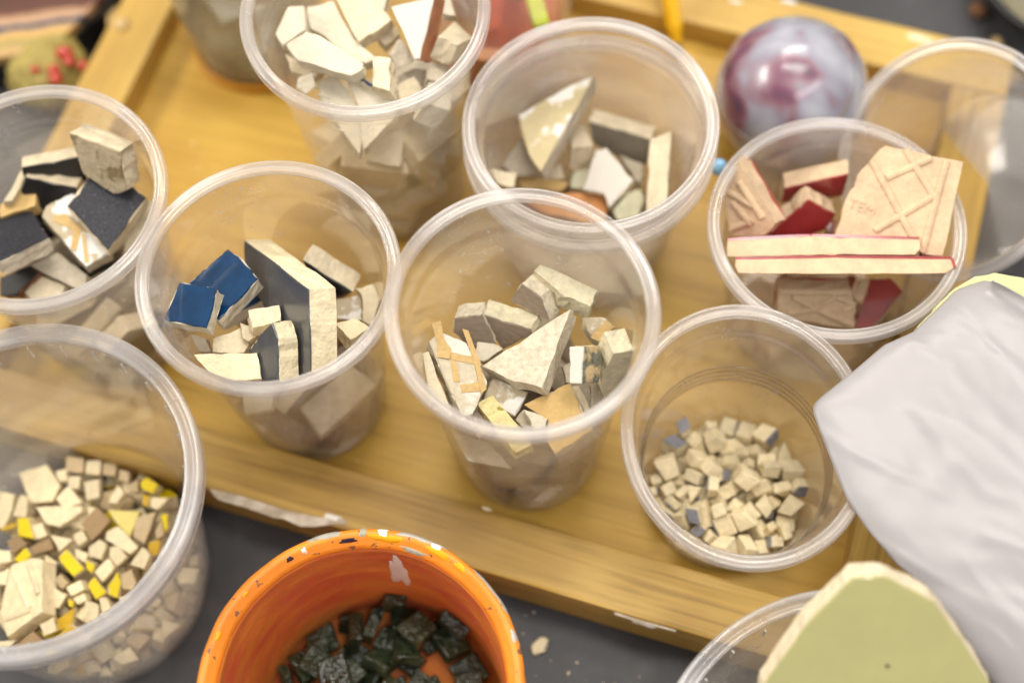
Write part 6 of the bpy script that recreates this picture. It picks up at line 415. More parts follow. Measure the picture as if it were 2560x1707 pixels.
# ------------------------------------------------------------------ builders
def link(o, parent=None):
    COL.objects.link(o)
    if parent is not None: o.parent = parent
    return o
def tag(o, label=None, cat=None, group=None, kind=None):
    if label: o['label'] = label
    if cat: o['category'] = cat
    if group: o['group'] = group
    if kind: o['kind'] = kind
    return o
def empty(name, loc):
    o = bpy.data.objects.new(name, None); o.empty_display_size = 0.01; link(o); o.location = loc; return o
def mesh_obj(name, verts, faces, mat, parent=None, loc=None, smooth=False):
    me = bpy.data.meshes.new(name); me.from_pydata(verts, [], faces); me.update()
    if mat: me.materials.append(MATS[mat])
    if smooth:
        for p in me.polygons: p.use_smooth = True
    o = bpy.data.objects.new(name, me); link(o, parent)
    if loc is not None: o.location = loc
    return o
def bm_obj(name, bm, mat, parent=None, loc=None, smooth=False):
    bmesh.ops.recalc_face_normals(bm, faces=bm.faces)
    me = bpy.data.meshes.new(name); bm.to_mesh(me); bm.free(); me.materials.append(MATS[mat])
    if smooth:
        for p in me.polygons: p.use_smooth = True
    o = bpy.data.objects.new(name, me); link(o, parent)
    if loc is not None: o.location = loc
    return o
def lathe(name, prof, mat, parent, closed=True, n=112, defo=None, smooth=True):
    """prof: list of (r, z) in mm round local z; closed: the profile is a loop"""
    V = []; F = []; K = len(prof); ring = []
    for r, z in prof:
        if r < 1e-6: ring.append([len(V)]); V.append((0, 0, z * MM)); continue
        ids = []
        for i in range(n):
            a = 2 * math.pi * i / n; x, y = r * math.cos(a), r * math.sin(a)
            if defo: x, y = defo(x, y, z, a)
            ids.append(len(V)); V.append((x * MM, y * MM, z * MM))
        ring.append(ids)
    for j in range(K if closed else K - 1):
        A, B = ring[j], ring[(j + 1) % K]
        if len(A) == 1 and len(B) == 1: continue
        for i in range(n):
            k = (i + 1) % n
            if len(A) == 1: F.append((A[0], B[k], B[i]))
            elif len(B) == 1: F.append((A[i], A[k], B[0]))
            else: F.append((A[i], A[k], B[k], B[i]))
    bm = bmesh.new(); vs_ = [bm.verts.new(v) for v in V]
    for f in F:
        try: bm.faces.new([vs_[q] for q in f])
        except ValueError: pass
    return bm_obj(name, bm, mat, parent, smooth=smooth)

def plastic_cup(label, c, z0, h, rt, rb, wall='cup_clear', rim='rim_clear', oval=(1, 1), rot=None, ribs=False, wob=0.5, seed=0, name='plastic_cup', bead=5.0):
    e = empty(name, (c[0] * MM, c[1] * MM, z0 * MM)); tag(e, label, 'cup', 'clear plastic cups on the tray')
    if rot: e.rotation_mode = 'QUATERNION'; e.rotation_quaternion = rot
    ph = seed * 1.7
    def defo(x, y, z, a):
        t = max(0, z / h); k = 1 + wob / rt * t * math.cos(2 * a + ph)
        return x * k * (1 + (oval[0] - 1) * t), y * k * (1 + (oval[1] - 1) * t)
    rw = rt - bead + 0.7
    def rad(z):
        t = (z - 1.5) / (h - 1.5); r = rb + (rw - 1.6 - rb) * min(1, t * 1.02)
        s = min(1, max(0, (t - 0.86) / 0.02)); r += s * 1.2        # stacking step below the rim
        if ribs:
            for q in (0.50, 0.535, 0.57, 0.605): r += 0.45 * math.exp(-((t - q) / 0.008) ** 2)
            if t < 0.48: r += 0.06 * math.sin(z * 3.3)
        else:
            for q in (0.30, 0.34): r += 0.22 * math.exp(-((t - q) / 0.008) ** 2)
        return r
    zs = []; z = 1.5
    while z < h - 1.8: zs.append(z); z += (0.7 if ribs else 1.0)
    zs.append(h - 1.8)
    outer = [(0, 1.6), (rb - 4, 1.6), (rb - 2.6, 0.2), (rb - 1.2, 0.0), (rb - 0.2, 0.5)] + [(rad(z), z) for z in zs]
    inner = [(rad(z) - 0.55, z) for z in reversed(zs) if z > 3] + [(rb - 1.4, 2.3), (rb - 3.4, 2.2), (0, 2.2)]
    lathe('wall', outer + inner, wall, e, closed=False, defo=defo)
    i = rt - bead
    prof = [(i, h - 3.0), (i - 0.15, h - 1.4), (i + 0.1, h - 0.55), (i + 0.6, h - 0.25), (i + 1.1, h - 0.5), (i + 1.5, h - 0.95), (i + 2.2, h - 1.1), (rt - 2.0, h - 0.8), (rt - 1.4, h - 0.25), (rt - 0.8, h), (rt - 0.3, h - 0.3), (rt, h - 1.2), (rt, h - 2.6), (rt - 0.2, h - 4.4), (rt - 0.6, h - 4.8), (rt - 0.9, h - 4.2), (rt - 1.0, h - 2.4), (rt - 1.6, h - 1.8), (i + 1.8, h - 1.9), (i + 1.0, h - 1.8), (i + 0.7, h - 3.4)]
    lathe('rim', prof, rim, e, closed=True, defo=defo)
    if ribs:
        for q in (0.50, 0.535, 0.57, 0.605):
            z = 1.5 + q * (h - 1.5); r0 = rad(z) - 0.5
            lathe('rib', [(r0 - 0.35, z - 0.1), (r0 + 0.1, z - 0.55), (r0 + 0.1, z + 0.55)], 'cup_rib', e, closed=True, defo=defo)
    return e

def outline(poly, step, jit, r):
    """add points along each edge with in-plane jitter; poly is a list of Vectors (mm)"""
    c = sum(poly, Vector()) / len(poly); out = []
    for i, p in enumerate(poly):
        q = poly[(i + 1) % len(poly)]; d = q - p; k = max(1, min(7, int(d.length / step)))
        for j in range(k):
            v = p + d * (j / k)
            if j: v = v + (c - v).normalized() * (r.uniform(-jit, jit) + (r.uniform(0.3, 1.0) * jit * 2.4 if r.random() < 0.14 else 0))
            out.append(v)
    return out
def slab(name, front, E, mat, parent, loc, r, rough=0.25, taper=0.0, bev=0.22, inset=0.0, mid=True):
    """broken-edged prism: front outline extruded along E (mm)"""
    c = sum(front, Vector()) / len(front); n = len(front)
    bm = bmesh.new(); L = Vector(loc)
    def V(v): return bm.verts.new((v - L) * MM)
    f = [V(p + (c - p).normalized() * inset) for p in front]
    rings = [f]
    if mid:
        for q in (0.33, 0.68):
            rings.append([V(p + E * (q + r.uniform(-0.1, 0.1)) + (p - c).normalized() * (r.uniform(-rough, rough) + taper * q)) for p in front])
    rings.append([V(p + E + (p - c).normalized() * (r.uniform(-rough, rough) + taper)) for p in front])
    ff = bm.faces.new(f); bb = bm.faces.new(list(reversed(rings[-1])))
    for a, b in zip(rings[:-1], rings[1:]):
        for i in range(n):
            k = (i + 1) % n
            try: bm.faces.new((a[i], b[i], b[k], a[k]))
            except ValueError: pass
    if bev:
        ed = list(ff.edges) + list(bb.edges)
        try: bmesh.ops.bevel(bm, geom=ed, offset=bev * MM, segments=1, affect='EDGES', profile=0.5, clamp_overlap=True)
        except Exception: pass
    bmesh.ops.triangulate(bm, faces=[q for q in bm.faces if len(q.verts) > 4])
    return bm_obj(name, bm, mat, parent)
def bar(name, p, q, wd, ht, nrm, mat, parent, loc):
    """low rounded rib from p to q standing ht above the plane"""
    p, q, L = Vector(p), Vector(q), Vector(loc); d = (q - p).normalized(); s = d.cross(nrm).normalized()
    prof = [(-wd / 2, -0.2), (-wd * 0.36, ht * 0.7), (0, ht), (wd * 0.36, ht * 0.7), (wd / 2, -0.2)]
    V = []
    for e in (p, q):
        for a, b in prof: V.append((e + s * a + nrm * b - L) * MM)
    F = [(i, i + 1, i + 6, i + 5) for i in range(4)] + [(4, 0, 5, 9), (4, 3, 2, 1, 0), (5, 6, 7, 8, 9)]
    bm = bmesh.new(); v = [bm.verts.new(x) for x in V]
    for f in F: bm.faces.new([v[i] for i in f])
    return bm_obj(name, bm, mat, parent)

# ------------------------------------------------------------------ table and tray
tbl = mesh_obj('table', [(-3, -3, -0.015), (3, -3, -0.015), (3, 3, -0.015), (-3, 3, -0.015)], [(0, 1, 2, 3)], 'table'); tag(tbl, kind='structure')
PHI = math.radians(-20.5)
tray = empty('wooden_tray', (0, 0, -0.015)); tray.rotation_euler = (0, 0, PHI)
tag(tray, 'shallow yellow varnished wooden tray holding the plastic cups', 'tray')
def box(name, a0, a1, b0, b1, z0, z1, mat, bev, parent=tray):
    bm = bmesh.new(); bmesh.ops.create_cube(bm, size=1)
    cx, cy_, cz = (a0 + a1) / 2, (b0 + b1) / 2, (z0 + z1) / 2
    bmesh.ops.scale(bm, vec=((a1 - a0) * MM, (b1 - b0) * MM, (z1 - z0) * MM), verts=bm.verts)
    bmesh.ops.subdivide_edges(bm, edges=[e for e in bm.edges if e.calc_length() > 0.12], cuts=14)
    bmesh.ops.bevel(bm, geom=[e for e in bm.edges if e.calc_face_angle(0) > 1], offset=bev * MM, segments=2, affect='EDGES', profile=0.6)
    r = random.Random(int(a0 + b0))
    for v in bm.verts: v.co += Vector((r.uniform(-1, 1), r.uniform(-1, 1), r.uniform(-1, 1))) * 0.00018
    return bm_obj(name, bm, mat, parent, (cx * MM, cy_ * MM, (cz + 15) * MM))
box('base_panel', -210, 160, -82, 178, -8, 0, 'wood_panel', 0.5)
box('rail', -233, 183, -105.5, -80.5, -13, 15, 'wood_rail', 1.3)
box('rail', -233, 183, 176.5, 202, -13, 15, 'wood_rail_cross', 1.3)
o = box('rail', -80, 176.2, -12.4, 12.4, -13, 14.6, 'wood_rail_cross', 1.3); o.location = (-220.5 * MM, 0.0, o.location.z); o.rotation_euler = (0, 0, math.pi / 2)
o.location = (-220.5 * MM, 48.1 * MM, o.location.z)
o = box('rail', -80, 176.2, -12.4, 12.4, -13, 14.6, 'wood_rail', 1.3); o.rotation_euler = (0, 0, math.pi / 2); o.location = (170.5 * MM, 48.1 * MM, o.location.z)
# dried paint and chips on the rail
def blob(name, label, cat, pts, z, t, mat, group=None, seed=1):
    r = random.Random(seed); P = [Vector((x, y, z)) for x, y in pts]; c = sum(P, Vector()) / len(P)
    o = slab(name, outline(P, 1.5, 0.3, r), Vector((0, 0, -t)), mat, None, c - Vector((0, 0, t)), r, 0.3, 0.2, min(0.4, t * 0.3)); o.location = (c - Vector((0, 0, t))) * MM
    return tag(o, label, cat, group)

# ------------------------------------------------------------------ cups
CUPS = {
 'C1': plastic_cup('plastic cup with charcoal and cream tile pieces, cut by the left picture edge', (-173.5, 21), 0, 112.5, 48.75, 31, 'cup_hazy', 'rim_clear', seed=1),
 'C2': plastic_cup('plastic cup heaped with white tile shards at the top of the picture', (-48.2, 83.8), 0, 129, 48.5, 31, 'cup_clear', 'rim_clear', seed=2),
 'C3o': plastic_cup('outer of the two nested milky cups, its rim just below the other', (35.7, 46), 0, 87.5, 50.4, 34, 'cup_milky', 'rim_milky', seed=3),
 'C3': plastic_cup('inner of the two nested milky cups, holding cream pieces and an adhesive-streaked wedge', (35.7, 46), 4.5, 95.5, 50, 32, 'cup_milky', 'rim_milky', seed=3),
 'C4': plastic_cup('plastic cup with blue glazed tiles and slate-faced slabs', (-85.7, -20.7), 0, 117, 47.5, 30, 'cup_clear', 'rim_clear', seed=4),
 'C5': plastic_cup('plastic cup in the centre full of grey-beige stone fragments', (4.1, -48.5), 0, 132, 47.5, 30, 'cup_clear', 'rim_clear', seed=5),
 'C6': plastic_cup('oval-squeezed ribbed cup holding small cream tesserae', (83, -79), 0, 82, 48.5, 30, 'cup_clear', 'rim_clear', oval=(0.945, 1.06), ribs=True, seed=6, wob=0.2),
 'C7': plastic_cup('plastic cup with red-backed tile bars and a lattice-backed tile', (128.8, 4.8), 0, 80, 50, 34, 'cup_hazy', 'rim_milky', seed=7),
 'C9': plastic_cup('cloudy cup of dark green pieces behind the left tray corner', (-113.2, 174.2 - 4), 0, 118, 47, 30, 'cup_grey', 'rim_clear', seed=9),
 'C10': plastic_cup('cup of red and orange pieces behind the white-shard cup', (3, 151), 0, 112, 47, 30, 'cup_hazy', 'rim_clear', seed=10),
}
lathe('painted_amber_caustic', [(0, 0.1), (31.5, 0.1), (32.5, 1.5), (32.2, 6), (30.8, 6), (30.6, 2), (0, 2)], 'amber', CUPS['C9'], closed=False, n=72)  # amber shadow and caustic at the cup's foot, built as a coloured ring
n8 = (-fwd * 0.79 - r2 * 0.61).normalized()
c8 = Vector((183.7, 41.6, 61)) - n8 * 60
plastic_cup('empty milky cup tilted over the right tray rail', (c8.x, c8.y), c8.z, 60, 50, 37, 'cup_milky', 'rim_milky', rot=n8.to_track_quat('Z', 'Y'), seed=8)
ORIG = {k: (v.location / MM) for k, v in CUPS.items()}

# ------------------------------------------------------------------ tubs
def tub(label, c, z0, h, rt, rb, ticks=28, tab=None, off=(0, 0)):
    e = empty('plastic_tub', (c[0] * MM, c[1] * MM, z0 * MM)); tag(e, label, 'tub', 'clear lidless tubs on the table')
    def defo(x, y, z, a):
        k = 1 - z / h; return x + off[0] * k, y + off[1] * k
    def rad(z): return rb + (rt - 6.5 - rb) * (z / (h - 10)) ** 0.85 if z < h - 10 else rt - 6.5 + (z - h + 10) * 0.12
    zs = [1.5 + i * (h - 3.5) / 60 for i in range(61)]
    outer = [(0, 1.6), (rb - 4, 1.4), (rb - 2.5, 0), (rb - 0.8, 0.1)] + [(rad(z), z) for z in zs]
    inner = [(rad(z) - 0.8, z) for z in reversed(zs) if z > 3] + [(rb - 2, 2.6), (0, 2.6)]
    lathe('wall', outer + inner, 'tub_clear', e, closed=False, defo=defo, n=128)
    i = rt - 6.2
    prof = [(i, h - 6), (i - 0.3, h - 2.5), (i + 0.5, h - 1.6), (i + 1.6, h - 1.8), (i + 2.3, h - 3.0), (i + 3.2, h - 3.0), (i + 3.8, h - 1.0), (rt - 1.4, h), (rt - 0.5, h - 0.3), (rt, h - 1.5), (rt, h - 9.0), (rt - 0.8, h - 9.2), (rt - 1.0, h - 2.6), (i + 4.0, h - 4.2), (i + 1.2, h - 4.2), (i + 0.9, h - 6)]
    lathe('rim', prof, 'tub_rim', e, closed=True, defo=defo, n=128)
    tm = None
    for k in range(ticks):
        a = 2 * math.pi * (k + 0.4) / ticks
        if tm is None:
            bm = bmesh.new(); bmesh.ops.create_cube(bm, size=1); bmesh.ops.scale(bm, vec=(1.0 * MM, 0.5 * MM, 8 * MM), verts=bm.verts)
            ob = bm_obj('rim_rib', bm, 'tub_rim', e); tm = ob.data
        else: ob = link(bpy.data.objects.new('rim_rib', tm), e)
        rr = rt - 7.4; ob.location = (rr * MM * math.cos(a), rr * MM * math.sin(a), (h - 9.5) * MM); ob.rotation_euler = (0, 0, a)
    if tab is not None:
        bm = bmesh.new()
        for q in range(5):
            m4 = Matrix.Translation(((rt + 1.0) * MM, (q - 2) * 2.1 * MM, (h - 6) * MM)) @ Matrix.Diagonal((2.2 * MM, 1.7 * MM, 9 * MM, 1))
            bmesh.ops.create_cube(bm, size=1, matrix=m4)
        ob = bm_obj('tear_tab', bm, 'tub_rim', e); ob.rotation_euler = (0, 0, tab)
    return e
TB = tub('large clear tub of cream and yellow tesserae at the lower left', (-175, -87), -15, 110, 63, 45, off=(-3, -5))
BR = tub('clear tub under the pale green tile at the lower right', (109.2, -209.5), -15, 85, 74.4, 58, ticks=30, tab=math.radians(152))
ORIG['TB'] = Vector((-177.5, -91.5, -12.4))

# ------------------------------------------------------------------ orange bucket
bk = empty('paint_bucket', (-0.0599, -0.1602, -0.015)); tag(bk, 'orange paint-smeared bucket with chipped rim at the bottom of the picture', 'bucket')
BH, BR_, BB = 85.5, 57.5, 50.0
def bwob(x, y, z, a):
    k = 1 + 0.0016 * math.sin(a * 9 + z * 0.12) + 0.0014 * math.sin(a * 23 + z * 0.5)
    return x * k, y * k
zs = [2 + i * (BH - 10) / 24 for i in range(25)]
bw = [(0, 0.8), (BB - 2, 0.8), (BB - 1, 0)] + [(BB + (BR_ - 4 - BB) * (z / BH), z) for z in zs] + [(BR_ - 4.2, BH - 5)]
bi = [(BR_ - 6.2, BH - 5), (BR_ - 7.0, BH - 7), (BR_ - 6.6, BH - 9)] + [(BB - 1.2 + (BR_ - 5.4 - BB) * (z / BH), z) for z in reversed(zs) if z < BH - 12] + [(0, 2.4)]
lathe('wall', bw + bi, 'orange_paint', bk, closed=False, n=140, defo=bwob)
RIMP = [(BR_ - 6.4, BH - 6.5), (BR_ - 6.6, BH - 4.4), (BR_ - 5.4, BH - 2.6), (BR_ - 4.6, BH - 2.2), (BR_ - 3.6, BH - 0.6), (BR_ - 2.4, BH), (BR_ - 1.0, BH - 0.3), (BR_ - 0.1, BH - 1.6), (BR_, BH - 3.4), (BR_ - 0.6, BH - 5.2), (BR_ - 2.0, BH - 6.2)]
lathe('rim', RIMP, 'orange_rim', bk, closed=True, n=160, defo=bwob)
def rim_patch(name, a0, a1, s0, s1, mat, seed, lift=0.22, prof=RIMP):
    """irregular dried-paint patch lying on the bucket surface between two angles and two places along its profile"""
    r = random.Random(seed); na, ns = 16, 8
    def pt(a, s, l):
        s = max(0, min(len(prof) - 1.001, s)); i = int(s); t = s - i
        rr = prof[i][0] * (1 - t) + prof[i + 1][0] * t; z = prof[i][1] * (1 - t) + prof[i + 1][1] * t
        dr, dz = prof[i + 1][0] - prof[i][0], prof[i + 1][1] - prof[i][1]; ll = math.hypot(dr, dz) or 1
        rr += -dz / ll * l; z += dr / ll * l
        x, y = bwob(rr * math.cos(a), rr * math.sin(a), z, a); return Vector((x, y, z)) * MM
    bm = bmesh.new(); G = {}
    am, sm = (a0 + a1) / 2, (s0 + s1) / 2; ph = [r.uniform(0, 6.28) for _ in range(4)]
    for i in range(na + 1):
        for j in range(ns + 1):
            a = a0 + (a1 - a0) * i / na; s = s0 + (s1 - s0) * j / ns
            u, v = 2 * i / na - 1, 2 * j / ns - 1; th = math.atan2(v, u)
            lim = 0.86 + 0.12 * math.sin(3 * th + ph[0]) + 0.09 * math.sin(5 * th + ph[1]) + 0.06 * math.sin(9 * th + ph[2])
            d = max(abs(u), abs(v)) * 0.55 + math.hypot(u, v) * 0.45
            k = min(1, lim / max(d, 1e-4)); u, v = u * k, v * k
            edge = max(0, 1 - (d / lim) ** 6) if d < lim else 0
            G[i, j] = bm.verts.new(pt(am + u * (a1 - a0) / 2, sm + v * (s1 - s0) / 2, lift * edge - 0.05 * (1 - edge)))
    for i in range(na):
        for j in range(ns):
            bm.faces.new((G[i, j], G[i + 1, j], G[i + 1, j + 1], G[i, j + 1]))
    return bm_obj(name, bm, mat, bk, smooth=True)
D2 = math.radians
WALLP = [(p[0], p[1]) for p in reversed(bi[2:-1])]
rim_patch('paint_patch', D2(94.9), D2(109.5), 4.6, 8.2, 'grey_paint', 3)
rim_patch('paint_patch', D2(78.4), D2(82.9), 3.2, 9, 'white_paint', 4)
rim_patch('paint_patch', D2(86.7), D2(89.8), 3.5, 9, 'grey_paint', 5)
rim_patch('paint_patch', D2(54.3), D2(78.1), 5.2, 9, 'tin', 6)
rim_patch('paint_patch', D2(57.3), D2(62.3), 4.5, 7.5, 'white_paint', 7)
rim_patch('paint_patch', D2(52.6), D2(63.6), 3.2, 5.6, 'yellow_paint', 8)
rim_patch('paint_patch', D2(45.1), D2(50.8), 3.4, 5.8, 'yellow_paint', 9)
rim_patch('paint_patch', D2(22.9), D2(44.7), 5.6, 9, 'tin', 10)
rim_patch('paint_patch', D2(90.1), D2(97.9), 2.8, 4.2, 'navy_paint', 11)
rim_patch('paint_patch', D2(115.9), D2(119.3), 3, 4.4, 'navy_paint', 12)
rim_patch('paint_patch', D2(110.2), D2(112.5), 3, 5, 'white_paint', 13)
rim_patch('paint_patch', D2(71.3), D2(86.9), 3, 5.2, 'yellow_paint', 14)
rim_patch('paint_patch', D2(61.3), D2(74.0), 1.2, 2.8, 'grey_paint', 15)
rim_patch('paint_patch', D2(12.4), D2(17.9), 5, 7, 'tin', 16)
rim_patch('paint_patch', D2(137.1), D2(140.4), 3.4, 4.6, 'yellow_paint', 17)
rim_patch('paint_patch', D2(154.8), D2(159.2), 3.4, 5, 'yellow_paint', 18)
rim_patch('paint_drip', D2(71.7), D2(81.3), len(WALLP) - 13, len(WALLP) - 1.2, 'white_paint', 40, lift=0.4, prof=WALLP)

# ------------------------------------------------------------------ tile fragments that can be told apart
for fr in FRAGS:
    r = random.Random(hash(fr['label']) % 9999 if False else sum(map(ord, fr['label'])) + len(fr['P']) + int(fr['P'][0][0]))
    P = [Vector(p) for p in fr['P']]; E = Vector(fr['E']); c = sum(P, Vector()) / len(P) + E * 0.5
    nrm = -E.normalized(); tess = fr['name'] == 'tessera'
    body = fr['body']; gz = fr['glaze']; cat = 'tessera' if tess else 'tile piece'
    simple = not gz and not any(k in fr for k in ('strips', 'ridges', 'combs', 'text'))
    step, jit = (2.0, 0.22) if tess else (2.1, fr.get('jit', 0.42))
    top = None if simple else empty(fr['name'], c * MM)
    # push stray vertices back a little so pieces keep crisp outlines
    front = outline(P, step, jit, r)
    bo = slab(fr['name'] if simple else 'body', front, E, body, top, c, r, 0.25 if tess else 0.5, fr.get('taper', 0), 0.2 if tess else 0.28)
    if simple: bo.location = c * MM; top = bo
    if gz:
        if gz[0] == 'front':
            th = 0.5; g = outline(P, 1.5, fr.get('jit', 0.30), r)
            slab('glaze' if gz[1] not in ('mortar', 'plaster', 'residue', 'kraft', 'stoneface', 'taupe', 'greyback') else 'face', [p + nrm * th for p in g], -nrm * (th + 0.1), gz[1], top, c, r, 0.12, 0, 0.16, 0.35, mid=False)
        elif gz[0] == 'back':
            g = outline([p + E for p in P], 1.5, 0.25, r)
            slab('glaze', [p - nrm * 0.9 for p in g], nrm * 1.0, gz[1], top, c, r, 0.12, 0, 0.16, -0.05, mid=False)
        else:
            cc = sum(P, Vector()) / len(P)
            for k in gz[1]:
                a, b = P[k], P[(k + 1) % len(P)]; s = (b - a).cross(E).normalized()
                if s.dot((a + b) / 2 - cc) < 0: s = -s
                q = [a + s * 0.9 + nrm * 0.15, b + s * 0.9 + nrm * 0.15, b - s * 0.25 + nrm * 0.15, a - s * 0.25 + nrm * 0.15]
                slab('glaze', outline(q, 6, 0.08, r), E * 0.98, gz[2], top, c, r, 0.05, 0, 0.3, 0, mid=False)
    for s in fr.get('strips', []):
        q = [Vector(v) + nrm * (0.75 + 0.5 * math.sin(i * 1.9)) for i, v in enumerate(s)]
        slab('paper_strip', outline(q, 1.6, 0.15, r), -nrm * 0.5, 'paper', top, c, r, 0.1, 0, 0, 0, mid=False)
    for s in fr.get('ridges', []):
        bar('ridge', s[0], s[1], 3.0, 1.15, nrm, body, top, c)
    for k in range(0, len(fr.get('combs', []))):
        v = Vector(fr['combs'][k]); s = E.cross(Vector((0.3, 1, 0))).normalized()
        bar('comb_mark', v - s * 2.6, v + s * 2.6, 0.9, 0.55, nrm, body, top, c)
    if 'text' in fr:
        tx, p, q = fr['text']; p, q = Vector(p), Vector(q); X = (q - p).normalized(); Y = nrm.cross(X).normalized()
        cu = bpy.data.curves.new('lettering', 'FONT'); cu.body = tx; cu.size = 5.6 * MM; cu.extrude = 0.17 * MM; cu.space_character = 1.05
        to = bpy.data.objects.new('lettering', cu); link(to); bpy.context.view_layer.update()
        me = bpy.data.meshes.new_from_object(to.evaluated_get(bpy.context.evaluated_depsgraph_get())); bpy.data.objects.remove(to)
        me.materials.clear(); me.materials.append(MATS[body]); lo = bpy.data.objects.new('embossed_lettering', me); link(lo, top)
        m4 = Matrix.Identity(4)
        at = p - Y * 3.2 - c
        for i in range(3): m4[i][0], m4[i][1], m4[i][2], m4[i][3] = X[i], Y[i], nrm[i], at[i] * MM
        lo.matrix_local = m4
    tag(top, fr['label'], cat, fr.get('grp'))

# ------------------------------------------------------------------ heaps: settled pieces, shapes shared
SH = {}
def shape(k, mat, bev):
    key = (k, mat)
    if key not in SH:
        v, f = SHAPES[k]; bm = bmesh.new(); vs_ = [bm.verts.new((a * MM, b * MM, c * MM)) for a, b, c in v]
        for q in f: bm.faces.new([vs_[i] for i in q])
        bmesh.ops.recalc_face_normals(bm, faces=bm.faces)
        bmesh.ops.bevel(bm, geom=list(bm.edges), offset=bev * MM, segments=1, affect='EDGES', profile=0.5)
        me = bpy.data.meshes.new(k); bm.to_mesh(me); bm.free(); me.materials.append(MATS[mat]); SH[key] = me
    return SH[key]
def topface(k, mat):
    key = ('top', k, mat)
    if key not in SH:
        v, f = SHAPES[k]; n = len(v) // 2; P = [Vector(p) for p in v[:n]]; c = sum(P, Vector()) / n
        bm = bmesh.new(); a = [bm.verts.new((p + (c - p).normalized() * 0.35 + Vector((0, 0, 0.45))) * MM) for p in P]; b = [bm.verts.new((p + (c - p).normalized() * 0.15 - Vector((0, 0, 0.15))) * MM) for p in P]
        bm.faces.new(a)
        for i in range(n): bm.faces.new((a[i], b[i], b[(i + 1) % n], a[(i + 1) % n]))
        bmesh.ops.recalc_face_normals(bm, faces=bm.faces)
        me = bpy.data.meshes.new('glaze'); bm.to_mesh(me); bm.free(); me.materials.append(MATS[mat]); SH[key] = me
    return SH[key]
KIND = {
 'C1': ('tile_fragment', 'tile piece', [('greycream', None, 'greyish cream'), ('cream', 'black', 'black-faced')], 'piece buried in the left cup', 'buried pieces of the left cup'),
 'C2': ('tile_fragment', 'tile piece', [('white', None, 'whitish'), ('cream', None, 'beige')], 'piece buried in the white-shard cup', 'buried pieces of the white-shard cup'),
 'C3': ('tile_fragment', 'tile piece', [('greycream', None, 'grey-beige'), ('cream', None, 'cream')], 'piece at the bottom of the nested cups', 'bottom pieces of the nested cups'),
 'C4': ('tile_fragment', 'tile piece', [('taupe', None, 'taupe'), ('brownbody', None, 'brown'), ('greycream', 'slate', 'slate-faced')], 'piece buried in the blue-tile cup', 'buried pieces of the blue-tile cup'),  # dark tiles, darkened further with the shade of the lower cup painted in
 'C5': ('tile_fragment', 'tile piece', [('greycream', None, 'grey-beige'), ('taupe', None, 'taupe')], 'piece buried in the central cup', 'buried pieces of the central cup'),  # taupe pieces carry the shade low in the cup as colour
 'C7': ('tile_fragment', 'tile piece', [('pinkcream', 'red', 'red-faced'), ('pinkcream', None, 'pinkish cream')], 'piece at the bottom of the red-tile cup', 'bottom pieces of the red-tile cup'),
 'C9': ('tile_fragment', 'tile piece', [('darkgreen', None, 'dark green')], 'piece in the cloudy cup by the tray corner', 'dark green pieces'),
 'C10': ('tile_fragment', 'tile piece', [('redtile', None, 'red'), ('orangetile', None, 'orange'), ('redtile', None, 'red')], 'piece in the cup behind the white-shard cup', 'red and orange pieces'),
 'C6': ('tessera', 'tessera', [('creamtess', None, 'cream')] * 5 + [('creamtess', 'greyglaze', 'grey-topped')] * 2, 'tessera heaped in the oval ribbed cup', 'tesserae of the ribbed cup'),
 'TB': ('tessera', 'tessera', [('creamtess', None, 'cream')] * 4 + [('tantess', None, 'tan')] * 2 + [('creamtess', 'yellow', 'bright yellow'), ('creamtess', 'ochre', 'ochre yellow')], 'tessera loose in the big left tub', 'loose tesserae in the big tub'),
 'BK': ('glass_tessera', 'tessera', [('greenglass', None, 'blackish green')], 'glossy glass tessera lying in the orange bucket', 'glass tesserae of the bucket'),
}
ORIG['BK'] = Vector((-59.9, -160.2, -12.4))
